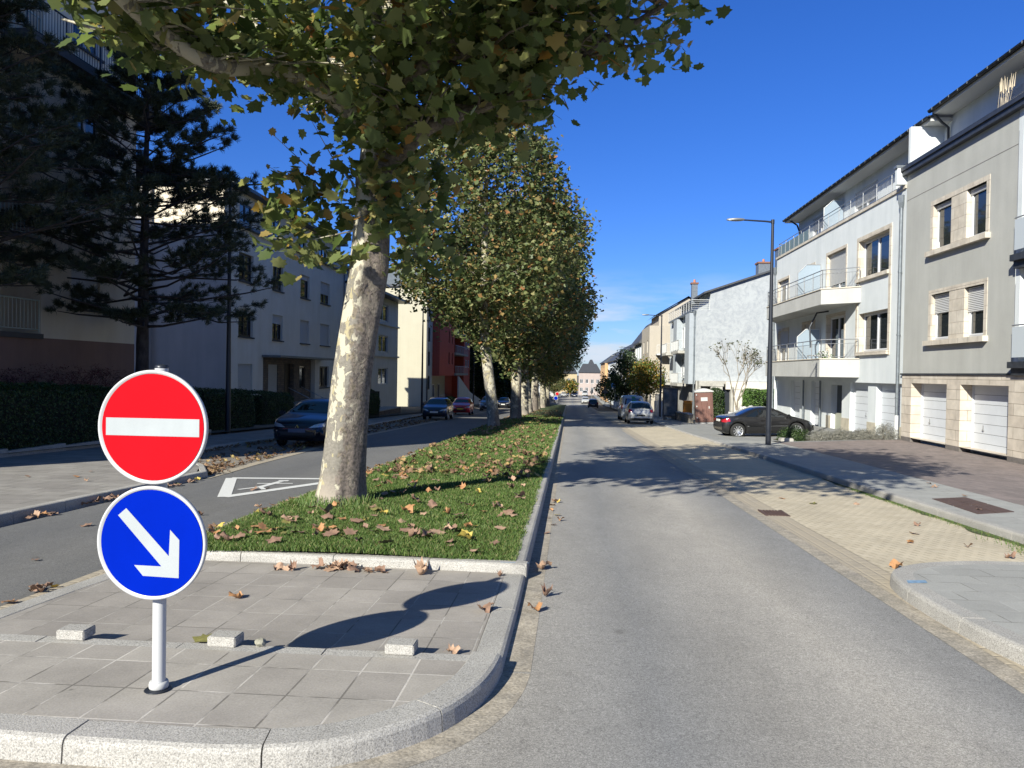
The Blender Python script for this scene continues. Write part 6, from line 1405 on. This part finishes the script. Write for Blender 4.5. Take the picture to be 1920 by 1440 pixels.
car('parked_car','small red hatchback with yellow plate on the left','car','hatch',REDP,(-9.3,63.5+2,zg(65.5)+.006),-math.pi/2+.04,plm=PLY,pitch=.031,group='cars parked along the left side')
car('parked_car','grey brown car beyond the slender leaning trunk on the left','car','suv',GRYP,(-9.0,82+2,zg(84)+.006),-math.pi/2+.03,pitch=.031,group='cars parked along the left side')
car('parked_car','dark blue car farthest along the left side between the trunks','car','hatch',NAVY,(-9.3,104+2,zg(106)+.006),-math.pi/2+.03,pitch=.031,group='cars parked along the left side')
car('parked_car','silver white hatchback seen from behind with blacked out number plate','car','hatch',WHP,(4.5,50.0+2.0,zg(52)+.008),math.pi/2,plate='rear',extra='round',pitch=-.031)
car('delivery_van','white van with green stripe down its rear doors parked ahead of the silver hatchback','van','van',VANP,(4.55,57.3+2.2,zg(59.5)+.008),math.pi/2,extra='stripe',pitch=-.031)
ca_=R(5); cx_,cy_=8.72,35.7; zr_=zfore(7.5,35.5); zf_=zfore(10.0,35.8)
car('coupe_convertible','glossy black coupe with silver ten spoke wheels parked across the driveway','car','coupe',BLKP,(cx_,cy_,(-1.12-1.03)/2),ca_,pitch=math.atan2(.07,2.6),rim10=True)
DKP=paint('dark_grey_paint',(.03,.033,.04))
car('parked_car','dark car seen from behind far down the right lane','car','hatch',DKP,(3.6,128,zg(128)+.006),math.pi/2,detail=False)
for (x,y,pm,lb,k) in ((-2.2,225,WHP,'leftmost light car at the far street end','hatch'),(-.6,232,DKP,'dark car between light ones at the far street end','hatch'),(.9,226,BLU2,'rightmost dark car of the trio at the far street end','suv'),(4.2,240,WHP,'white van parked at the far end below the pink house','van'),(3.0,165,WHP,'light car partly hidden ahead of the dark far car','hatch')):
    car('parked_car',lb,'van' if k=='van' else 'car',k,pm,(x,y,zg(y)),-math.pi/2,detail=False)

# ================================================================== STREET FURNITURE
def lamp(label,x,y,h,arm,sgn,group,bigbase=True):
    T=thing('street_lamp',label,'street lamp',(x,y,zg(y)+(lr(y) if sgn<0 else .117)),group)
    g=MB(); g.tube([(0,0,0),(0,0,2.2),(0,0,4.5),(0,0,h)],[.098,.09,.072,.048],DARKM,18); g.tube([(0,0,2.2),(0,0,2.23)],.094,DARKM,18); g.box(.02,.06,-.1,-.088,.5,.95,DARKM) if 0 else None; lpart(g,'pole',T)
    g=MB(); g.tube([(0,0,h-.06),(sgn*.25,0,h-.03),(sgn*(arm-.5),0,h+.02)],[.035,.032,.028],DARKM,8); g.tube([(0,0,h-.12),(0,0,h+.03)],.06,DARKM,12); lpart(g,'arm',T)
    g=MB(); HM=mat('lamp_head_grey',(.22,.23,.24),.4,metal=.4); n=10; rows=[]
    for i in range(n+1):
        s=i/n; xx=sgn*(arm-.55+.62*s); w_=.04+.09*math.sin(math.pi*min(1,s*1.05+.12))**.6; hh=.025+.035*math.sin(math.pi*s)**.5
        rows.append([(xx,w_*math.cos(a),h+.03+hh*math.sin(a)) for a in np.linspace(0,2*math.pi,13)[:-1]])
    g.grid(rows,HM,closev=True); g.poly(rows[0],HM); g.poly(rows[-1][::-1],HM); g.box(*sorted((sgn*(arm-.35),sgn*(arm-.0))),-.06,.06,h-.005,h+.0,mat('led_lens',(.6,.62,.62),.2)); lpart(g,'lamp_head',T)
    return T
GR='street lamps on the right pavement'; GL='street lamps on the left pavement'
lamp('tall dark street lamp on the right pavement beside the planting strip, nearest on that side',7.07,28.2,8.02,1.55,-1,GR)
lamp('dark street lamp behind the silver hatchback on the right pavement',7.5,65.8,8.6,1.6,-1,GR)
lamp('street lamp rising beside the orange tree on the right',7.75,103,8.3,1.5,-1,GR)
lamp('farthest right street lamp rising from the dark green tree',7.8,124,8.3,1.5,-1,GR)
lamp('dark street lamp on the left pavement in front of the three storey house',-12.5,27.2,9.05,1.85,1,GL)
lamp('left street lamp standing before the pale yellow gable',-12.55,64,8.9,1.7,1,GL)
lamp('left street lamp in front of the dark far trees',-12.9,101,8.7,1.7,1,GL)
# portable toilet
T=thing('portable_toilet','brown portable toilet with white roof leaning beside the black coupe','portable toilet',(8.72,51.2,zg(51.2)+.11))
BRN=mat('brown_plastic',(.115,.055,.042),.45,var=.12,vs=2); BRN2=mat('brown_plastic_door',(.135,.065,.05),.42,var=.1,vs=2); WPL=mat('white_plastic',(.42,.42,.41),.4)
g=MB(); g.bbox(-.56,.56,-.56,.56,.08,2.12,BRN,.03); g.box(-.6,.6,-.6,.6,0,.09,mat('grey_skid',(.25,.25,.25),.7)); lpart(g,'cabin',T)
g=MB(); rows=[[(x*1.0,yy,2.12+.17*math.cos(x/.62*math.pi/2)) for x in np.linspace(-.61,.61,13)] for yy in (-.62,.62)]; g.grid(rows,WPL,flip=True); 
for yy,fl_ in ((-.62,1),(.62,0)): g.poly([(x,yy,2.12+.17*math.cos(x/.62*math.pi/2)) for x in np.linspace(-.61,.61,13)][::-1 if fl_ else 1],WPL)
g.box(-.62,.62,-.62,.62,2.06,2.119,WPL); lpart(g,'roof',T)
g=MB(); g.bbox(-.43,.43,-.592,-.555,.18,2.02,BRN2,.012)
for s in (-1,1): g.tube([(s*.09,-.595,.35),(s*.11,-.595,.9),(s*.2,-.595,1.35),(s*.12,-.595,1.5)],.012,BRN2,5)
for x in (-.25,0,.25): g.box(x-.008,x+.008,-.6,-.592,.28,.8,BRN2)
d_=lpart(g,'door',T)
g=MB(); g.bbox(-.2,.22,-.606,-.594,1.48,1.72,WPL,.004); lpart(g,'label_plate',d_)
g=MB(); g.bbox(.27,.34,-.63,-.592,.98,1.14,mat('grey_latch',(.4,.38,.36),.5),.008); lpart(g,'latch',d_)
g=MB(); 
for z in (.35,1.1,1.85): g.box(-.5,-.44,-.6,-.585,z,z+.09,WPL)
lpart(g,'hinge',d_)
T.rotation_euler=(0,R(-3.5) if 0 else R(-3.0),R(-6))
g=MB(); OP=mat('orange_plastic',(.75,.27,.02),.5); g.bbox(-.3,.3,-.25,.25,.2,1.15,OP,.05); g.box(-.24,.24,-.2,.2,0,.2,BLK); g.bbox(-.33,.33,-.28,.28,1.15,1.22,OP,.03); g.box(-.22,.22,-.262,-.25,.4,1.0,mat('orange_dark',(.5,.17,.01),.5))
o=single(g,'orange_box','orange plastic container just left of the portable toilet','container'); o.location=(8.25,55.5,zg(55.5)+.35)
g=MB(); SW=m_stone_wall('garden_stone',(.32,.28,.22),(.22,.2,.165),(.10,.09,.08),.35,.15); 
for i in range(4): y=51.5+i*2.2; g.box(7.75,8.05,y,y+2.19,zg(y+2.2)-.1,zg(y)+.62,SW); g.box(7.7,8.1,y,y+2.19,zg(y)+.621,zg(y)+.69,GRAN)
tag(g.build('garden_wall',None,origin=(7.9,52,-1.6)),'low rubble stone garden wall left of the portable toilet','garden wall')
# temporary fence panels and a glass board
for i,(x,y,a,lb) in enumerate(((7.2,60.0,1.5,'steel site fence panel nearest the portable toilet'),(7.0,63.6,1.55,'steel site fence panel second beyond the toilet, by the lamp'),(6.9,68.2,1.5,'steel site fence panel farthest, behind the white van'))):
    g=MB(); g.tube([(-1.6,0,0),(-1.6,0,1.95)],.022,STEEL,6); g.tube([(1.6,0,0),(1.6,0,1.95)],.022,STEEL,6); g.tube([(-1.6,0,1.9),(1.6,0,1.9)],.02,STEEL,6); g.tube([(-1.6,0,.15),(1.6,0,.15)],.02,STEEL,6)
    for k in range(22): g.tube([(-1.5+3*k/21,0,.15),(-1.5+3*k/21,0,1.9)],.006,STEEL,3,cap=False)
    g.box(-1.8,-1.4,-.1,.1,0,.12,GST); g.box(1.4,1.8,-.1,.1,0,.12,GST)
    o=single(g,'site_fence',lb,'fence panel',group='site fence panels'); o.location=(x,y,zg(y)+.12); o.rotation_euler=(0,.031,a)
T=thing('glass_board','tall glazed board on the right pavement beside the site fences','display board',(7.3,57.6,zg(57.6)+.12)); g=MB(); g.bbox(-.55,.55,-.08,.08,.25,2.35,DARKM,.02); g.box(-.5,-.4,-.05,.05,0,.25,DARKM); g.box(.4,.5,-.05,.05,0,.25,DARKM); lpart(g,'frame',T); g=MB(); g.box(-.47,.47,-.086,-.081,.35,2.25,mat('board_glass',(.10,.12,.13),.05,spec=.8,var=.5,vs=3)); lpart(g,'pane',T)
g=MB(); g.bbox(-.35,.35,-.2,.2,0,1.3,WPL,.02); g.box(-.3,-.005,-.206,-.2,.1,1.2,WHITEP); g.box(.005,.3,-.206,-.2,.1,1.2,WHITEP); g.bbox(-.38,.38,-.23,.23,1.3,1.36,WPL,.015); o=single(g,'utility_cabinet','white utility cabinet beside the second right street lamp','cabinet'); o.location=(7.6,68,zg(68)+.12)
# white builder's bags behind the coupe
BAG=mat('white_bag_fabric',(.45,.44,.42),.9,var=.15,vs=6,bump=.5,bs=15)
for (x,y,s_,lb) in ((10.6,46.8,.95,'larger white builder sack behind the black coupe'),(9.9,47.2,.75,'smaller white builder sack beside the larger one behind the coupe')):
    bm=bmesh.new(); bmesh.ops.create_cube(bm,size=1); bmesh.ops.subdivide_edges(bm,edges=bm.edges[:],cuts=7,use_grid_fill=True)
    for v in bm.verts:
        p=v.co; k=1+.14*math.cos(p.z*3)+.06*math.sin(p.x*9+p.y*7+x)*math.cos(p.z*8); p.x*=k*s_; p.y*=k*s_; 
        q=max(abs(p.x),abs(p.y)); p.z=(p.z+.5)*s_*(1.0+.18*math.sin(p.x*6+1)*math.cos(p.y*5))
    g=MB(); g.addbm(bm,BAG,True); o=single(g,'builder_sack',lb,'sack'); o.location=(x,y,zfore(x,y)-.02)
# signs far away
def plate_sign(name,label,x,y,h,build,cat='sign',lift=.1,post_r=.035,pm=None):
    T=thing(name,label,cat,(x,y,zg(y)+lift)); g=MB(); g.tube([(0,0,0),(0,0,h)],post_r,pm or STEEL,8); lpart(g,'post',T); build(T); return T
def b1(T):
    g=MB(); g.bbox(-.5,.05,-.03,.03,3.0,3.6,mat('blue_flag',(.03,.2,.6),.4),.02); g.box(-.45,.0,-.035,-.031,2.72,2.99,WHITEP); lpart(g,'flag',T)
    g=MB(); g.box(-.32,-.12,-.036,-.031,3.2,3.42,WHITEP); lpart(g,'pictogram',T)
plate_sign('bus_stop_sign','blue and white bus stop flag on a pale post on the right side','bus stop' and 5.95,106,3.65,b1,pm=WPL)
def b2(T):
    g=MB(); bk=DARKM; P=[(-.5,2.25),(.5,2.25),(0,3.1)]
    for (a,b) in zip(P,P[1:]+P[:1]): g.tube([(a[0],-.04,a[1]),(b[0],-.04,b[1])],.05,bk,6)
    g.poly([(x*.9,-.05,z) for x,z in P],mat('sign_back_shaded',(.08,.08,.085),.6)); lpart(g,'triangle',T)  # sign back and border coloured dark, shade is put into the colour
plate_sign('warning_sign','dark triangular warning sign seen against the far right trees',4.85,112,2.8,b2)
def b3(T):
    g=MB(); P=[(0,-.55),(.32,0),(0,.55),(-.32,0)]; g.poly([(x,-.03,z+2.5) for x,z in P],DARKM); g.poly([(x,.0,z+2.5) for x,z in P][::-1],DARKM)
    for a,b in zip(P,P[1:]+P[:1]): g.tube([(a[0],-.015,a[1]+2.5),(b[0],-.015,b[1]+2.5)],.025,DARKM,5)
    lpart(g,'diamond',T)
plate_sign('diamond_sign','dark diamond shaped sign on a thin pole far down the street',4.2,160,4.4,b3)
def disc(T,z,r_,m,rim=WRIM,y=-.05):
    g=MB(); g.lathe([(0,-.0),(r_,0),(r_,.02),(0,.02)],rim,24,(0,y,z),axis='y'); lpart(g,'rim',T); g=MB(); g.poly([(r_*.85*math.cos(-2*math.pi*i/24),y-.004,z+r_*.85*math.sin(-2*math.pi*i/24)) for i in range(24)][::-1],m); lpart(g,'face',T)
plate_sign('median_sign','blue round sign on a white post at the far end of the median','traffic' and -3.0,149,1.9,lambda T: disc(T,1.3,.42,BLUM),lift=.14,pm=WPL)
plate_sign('median_sign','pale grey round sign on a white post left of the far blue one',-3.75,149,2.3,lambda T:(disc(T,1.9,.38,mat('grey_disc',(.4,.4,.4),.5)),disc(T,1.0,.36,mat('grey_disc',(.4,.4,.4),.5))),lift=.14,pm=WPL)
plate_sign('median_sign','red round sign just above and behind the far blue median sign',-2.8,152,2.6,lambda T: disc(T,2.15,.36,REDM),lift=.1,pm=WPL)
# balcony furniture on the lower balcony
T=thing('balcony_chair','white garden chair on the lower balcony of the white house','chair',(11.75,36.9,1.98)); g=MB(); 
for a in (-.2,.2):
    for b in (-.2,.2): g.tube([(a,b,0),(a,b,.44 if b<0 else .9)],.018,WPL,5)
g.box(-.23,.23,-.23,.23,.43,.47,WPL); g.box(-.23,.23,.2,.23,.6,.92,WPL); lpart(g,'frame',T)
T=thing('balcony_table','small white table on the lower balcony beside the chair','table',(11.75,38.0,1.98)); g=MB(); g.box(-.4,.4,-.35,.35,.7,.74,WPL); lpart(g,'tabletop',T); 
for a in (-.35,.35):
    for b in (-.3,.3): g=MB(); g.tube([(a,b,0),(a,b,.7)],.02,WPL,5); lpart(g,'leg',T)
T=thing('potted_plant','green potted plant at the near corner of the lower balcony','plant',(11.5,36.2,1.98)); g=MB(); g.lathe([(0,0),(.13,0),(.17,.3),(.15,.3)],mat('terracotta',(.35,.14,.07),.8),14); lpart(g,'pot',T); rg=np.random.default_rng(3); P=rg.normal(0,.16,(160,3))+np.array([0,0,.55]); o=bpy.data.objects.new('foliage',leaves_mesh('foliage',P,LHED,.09,rg,'quad')); COL.objects.link(o); o.parent=T

# ================================================================== FALLEN LEAVES
DRY=[mat('dry_leaf_brown',(.215,.13,.09),.75,var=.35,vs=14),mat('dry_leaf_tan',(.33,.215,.145),.75,var=.35,vs=14),mat('dry_leaf_orange',(.33,.17,.075),.7,var=.3,vs=14),mat('dry_leaf_yellow',(.46,.35,.08),.7,var=.3,vs=14),mat('dry_leaf_olive',(.16,.15,.045),.7,var=.3,vs=14)]
def dry_leaf(seed,curl):
    rg=np.random.default_rng(seed); Lv,Lf=leaf_shape('maple')
    # refine: rim, mid ring, centre
    O=Lv[1:]; V=[(0,0,0)]; ring1=[(p[0]*.5,p[1]*.5) for p in O]; k=len(O)
    def zc(x,y): return curl*(.55*(x*x*1.2+y*y*.5)+.12*math.sin(x*7+seed)+.10*math.sin(y*6+seed*1.7)+.06*math.sin(9*x*y+seed))
    P=[(0,0,zc(0,0))]+[(x,y,zc(x,y)) for x,y in ring1]+[(p[0]*(1-.12*curl),p[1]*(1-.12*curl),zc(p[0],p[1])+rg.normal(0,.05)*curl) for p in O]
    Fc=[(0,1+i,1+(i+1)%k) for i in range(k)]+[(1+i,1+k+i,1+k+(i+1)%k,1+(i+1)%k) for i in range(k)]
    P+= [(-.012,-.35,zc(0,-.4)),(.012,-.35,zc(0,-.4)),(.05,-.85,.12),(.04,-.85,.12)]; n=len(P); Fc.append((n-4,n-3,n-2,n-1))
    z0=min(p[2] for p in P); return [(x,y,z-z0) for x,y,z in P],Fc
PROTO={}
for s in range(5):
    for c in range(5):
        P,Fc=dry_leaf(s*3+1,[.5,.9,1.3,1.7,.3][s]); me=bpy.data.meshes.new('fallen_leaf'); me.from_pydata(P,[],Fc); me.materials.append(DRY[c]); me.polygons.foreach_set('use_smooth',[True]*len(me.polygons)); PROTO[s,c]=me
lr_=np.random.default_rng(77)
def fleaf(x,y,z,size,label,group,s=None,c=None,tilt=.16):
    s=int(lr_.choice(5,p=[.38,.27,.1,.05,.2])) if s is None else s; c=int(lr_.choice(5,p=[.38,.3,.2,.06,.06])) if c is None else c
    o=bpy.data.objects.new('fallen_leaf',PROTO[s,c]); COL.objects.link(o); o.location=(x,y,z); o.scale=(size*.92,)*3
    o.rotation_euler=(lr_.normal(0,tilt),lr_.normal(0,tilt),lr_.uniform(0,6.28)); tag(o,label,'leaf',group); return o
zA=lambda y: zg(y)+HA+.002; zB=lambda y: zg(y)+HB+.002
fleaf(-2.28,4.66,zB(4.6)+.025,.15,'greenish flat leaf on the slabs beside the middle granite block',None,4,4,.05)
fleaf(-2.55,5.75,zB(5.75),.13,'orange brown curled leaf on the crossing slabs right of the blue sign',None,2,2)
fleaf(-1.3,6.78,zB(6.78),.17,'large tan leaf leaning against the low kerb of the grass island',None,3,1)
fleaf(-.62,5.68,zB(5.68),.14,'brown leaf on the crossing slabs near the right kerb',None,1,0)
fleaf(-.7,4.66,zB(4.66)+.02,.10,'small tan leaf beside the right granite block',None,2,1)
fleaf(-.75,3.08,zg(3.05)+.012,.10,'small brown leaf on the asphalt at the foot of the curved kerb',None,3,0)
fleaf(-.6,6.78,zB(6.8),.07,'tiny brown leaf at the corner where the crossing meets the kerb',None,3,0)
fleaf(-.22,7.35,zg(7.3)+.012,.18,'upright tan leaf in the gutter beside the grass island corner',None,2,1,.5)
fleaf(-.25,5.9,zg(5.9)+.012,.13,'orange leaf in the gutter beside the crossing kerb',None,1,2)
fleaf(-.17,6.35,zg(6.35)+.012,.12,'dark brown leaf in the gutter just past the crossing',None,3,0)
fleaf(3.28,7.95,zg(7.9)+.012,.15,'orange leaf on the cream parking bay beside the rounded kerb corner',None,1,2)
fleaf(-3.05,7.9,lawn_z(-3.05,7.9)+.03,.16,'tan leaf at the left front edge of the grass',None,2,1) if 0 else None
fleaf(-1.05,7.75,lawn_z(-1.05,7.75)+.05,.19,'bright yellow leaf on the grass near the front kerb',None,1,3)
for i in range(26): # heap by the front kerb
    a=lr_.normal(0,.16); fleaf(-2.06+a*1.3,6.82-abs(a)*.15+lr_.normal(0,.035),zB(6.8)+lr_.uniform(0,.03)*(1 if abs(a)<.15 else 0),lr_.uniform(.08,.14),'crumpled brown leaf in the small heap against the grass island kerb','leaves heaped against the kerb',None,0 if lr_.uniform()<.7 else 1,.4)
def scatter(n,fx,fy,fz,smin,smax,label,group,tilt=.2):
    for i in range(n):
        y=fy(); x=fx(y); fleaf(x,y,fz(x,y),lr_.uniform(smin,smax),label,group,None,None,tilt)
scatter(58,lambda y: lr_.uniform(-3.75,-.65),lambda: lr_.uniform(7.2,8.8),lambda x,y: lawn_z(x,y)+.045,.08,.18,'curled brown plane leaf lying on the front part of the median grass','fallen leaves on the front grass')
scatter(100,lambda y: lr_.uniform(ml(y)+.2,mr(y)-.3),lambda: 8.8+6.5*lr_.uniform()**1.1,lambda x,y: lawn_z(x,y)+.045,.09,.19,'curled tan leaf on the median grass around the large trunk','fallen leaves around the large trunk')
scatter(26,lambda y: ml(y)-.02-abs(lr_.normal(0,.10)),lambda: lr_.uniform(7.3,11.5),lambda x,y: zg(y)+.03,.10,.17,'brown leaf caught along the left kerb of the grass island','leaves along the left island kerb')
scatter(24,lambda y: kl(y)+.05+abs(lr_.normal(0,.06)),lambda: lr_.uniform(8.5,14.2),lambda x,y: zg(y)+.02,.10,.17,'brown leaf in the gutter of the left pavement kerb','leaves along the left pavement kerb')
scatter(7,lambda y: ml(y)-.25-lr_.uniform(0,.1),lambda: lr_.uniform(5.4,6.6),lambda x,y: zg(y)+.015,.08,.14,'brown leaf beside the left edge of the crossing slabs','leaves beside the crossing')
scatter(8,lambda y: lr_.uniform(-6,-4.6),lambda: lr_.uniform(6.5,13),lambda x,y: zg(y)+.01,.08,.15,'lone brown leaf on the left carriageway','leaves on the left carriageway')
scatter(8,lambda y: lr_.uniform(3.3,5.1),lambda: lr_.uniform(8.5,14),lambda x,y: zg(y)+.012,.08,.14,'brown leaf on the cream parking bay','leaves on the parking bay')
scatter(6,lambda y: lr_.uniform(5.6,6.9),lambda: lr_.uniform(9,16),lambda x,y: zg(y)+lr(y)+.01,.07,.13,'small leaf on the right pavement slabs','leaves on the right pavement')
scatter(10,lambda y: -.3+lr_.uniform(0,.2),lambda: lr_.uniform(8,14),lambda x,y: zg(y)+.01,.07,.13,'small leaf in the gutter along the right island kerb','leaves along the right island kerb')
scatter(6,lambda y: lr_.uniform(-9.5,-7),lambda: lr_.uniform(9,14),lambda x,y: zg(y)+.13,.08,.14,'brown leaf on the left pavement slabs','leaves on the left pavement')
def leaf_stuff(name,label,pts,size,cm):
    P,Fc=dry_leaf(7,1.1); P=np.array(P); out=[];fl=[];ls=[];b=0; V=[]
    Fq=[f_ for f_ in Fc]
    for (x,y,z) in pts:
        a=lr_.uniform(0,6.28); s=size*lr_.uniform(.6,1.2); ca,sa=math.cos(a),math.sin(a); tx,ty=lr_.normal(0,.3,2)
        q=P*s; X_=q[:,0]*ca-q[:,1]*sa; Y_=q[:,0]*sa+q[:,1]*ca; V.append(np.stack([X_+x,Y_+y,q[:,2]+z+X_*tx+Y_*ty+.01],1))
        for f_ in Fq: fl+=[i+b for i in f_]; ls.append(len(f_))
        b+=len(P)
    return np_mesh(name,np.concatenate(V),fl,cm,ls)
LITT=m_leaf('leaf_litter',[(0,(.11,.065,.04)),(.4,(.18,.11,.065)),(.75,(.26,.165,.095)),(.92,(.32,.22,.09)),(1,(.36,.30,.11))],.1,.7)
pts=[]
for i in range(1000): y=14+70*lr_.uniform()**1.5; x=lr_.uniform(ml(y)+.15,mr(y)-.2); pts.append((x,y,lawn_z(x,y)+.04))
o=bpy.data.objects.new('leaf_litter',leaf_stuff('leaf_litter','',pts,.125,LITT)); COL.objects.link(o); tag(o,'scattered autumn leaves on the grass farther along the median','leaves',kind='stuff')
pts=[]
for i in range(700): y=14.5+34*lr_.uniform()**1.3; x=rl(y)-.1-abs(lr_.normal(0,.9)); pts.append((max(x,kl(y)+.05),y,zg(y)+.012))
for i in range(500): y=14.5+60*lr_.uniform(); pts.append((kl(y)+abs(lr_.normal(0,.15)),y,zg(y)+.02))
for i in range(300): y=14+60*lr_.uniform(); pts.append((ml(y)-abs(lr_.normal(0,.12)),y,zg(y)+.02))
o=bpy.data.objects.new('leaf_litter',leaf_stuff('leaf_litter','',pts,.12,LITT)); COL.objects.link(o); tag(o,'brown leaf litter over the left parking lane and its gutters','leaves',kind='stuff')
# weeds along the right kerb and tufts at the trunk
Vs=[]
for (n,fx,fy,h) in ((2600,lambda n_,y: 5.28+.006*y-np.abs(rng.normal(0,.055,n_)),lambda n_: rng.uniform(7.9,15,n_),.035),(900,lambda n_,y: 5.2-np.abs(rng.normal(0,.10,n_)),lambda n_: 7.95+np.abs(rng.normal(0,.55,n_)),.10),(500,lambda n_,y: rng.normal(4.35,.18,n_),lambda n_: rng.normal(8.03,.04,n_),.06)):
    y=fy(n); x=fx(n,y); z=-.031*y; a=rng.uniform(0,6.28,n); w_=.004; hh=h*rng.uniform(.3,1.2,n); dx,dy=np.cos(a)*w_,np.sin(a)*w_; lx,ly_=rng.normal(0,.5,n)*hh,rng.normal(0,.5,n)*hh
    Vs.append(np.stack([np.stack([x-dx,y-dy,z],1),np.stack([x+dx,y+dy,z],1),np.stack([x+lx+dx*.3,y+ly_,z+hh],1),np.stack([x+lx-dx*.3,y+ly_,z+hh],1)],1))
V=np.concatenate(Vs).reshape(-1,3); o=bpy.data.objects.new('weeds',np_mesh('weeds',V,np.arange(len(V)),GRM,[4]*(len(V)//4))); COL.objects.link(o); tag(o,'moss and weeds growing along the right parking bay kerb','weeds',kind='stuff')
MOSS=mat('moss',(.05,.065,.02),.95,var=.5,vs=12,bump=1,bs=60); g=MB(); rows=[[(5.30+.006*y-.01-.09*abs(math.sin(y*1.7)+.4*math.sin(y*5.3))*(1.2 if y<12 else .6)-.02,y,zg(y)+.012),(5.34+.006*y,y,zg(y)+.012)] for y in np.arange(7.8,17,.12)]; g.grid(rows,MOSS,flip=True); tag(g.build('moss_strip'),'green moss strip along the foot of the right kerb','moss',kind='stuff')
n=900; a=rng.uniform(0,6.28,n); r_=.30+np.abs(rng.normal(0,.10,n)); x=-3.13+np.cos(a)*r_; y=10.25+np.sin(a)*r_; z=-.031*y+HG; b=rng.uniform(0,6.28,n); hh=rng.uniform(.06,.17,n); w_=.006
V=np.stack([np.stack([x-w_,y,z],1),np.stack([x+w_,y,z],1),np.stack([x+np.cos(b)*hh*.4+w_*.3,y+np.sin(b)*hh*.4,z+hh],1),np.stack([x+np.cos(b)*hh*.4-w_*.3,y+np.sin(b)*hh*.4,z+hh],1)],1).reshape(-1,3)
o=bpy.data.objects.new('grass',np_mesh('grass',V,np.arange(len(V)),GRM,[4]*n)); COL.objects.link(o); tag(o,'taller grass tufts round the foot of the large plane trunk','grass',kind='stuff')
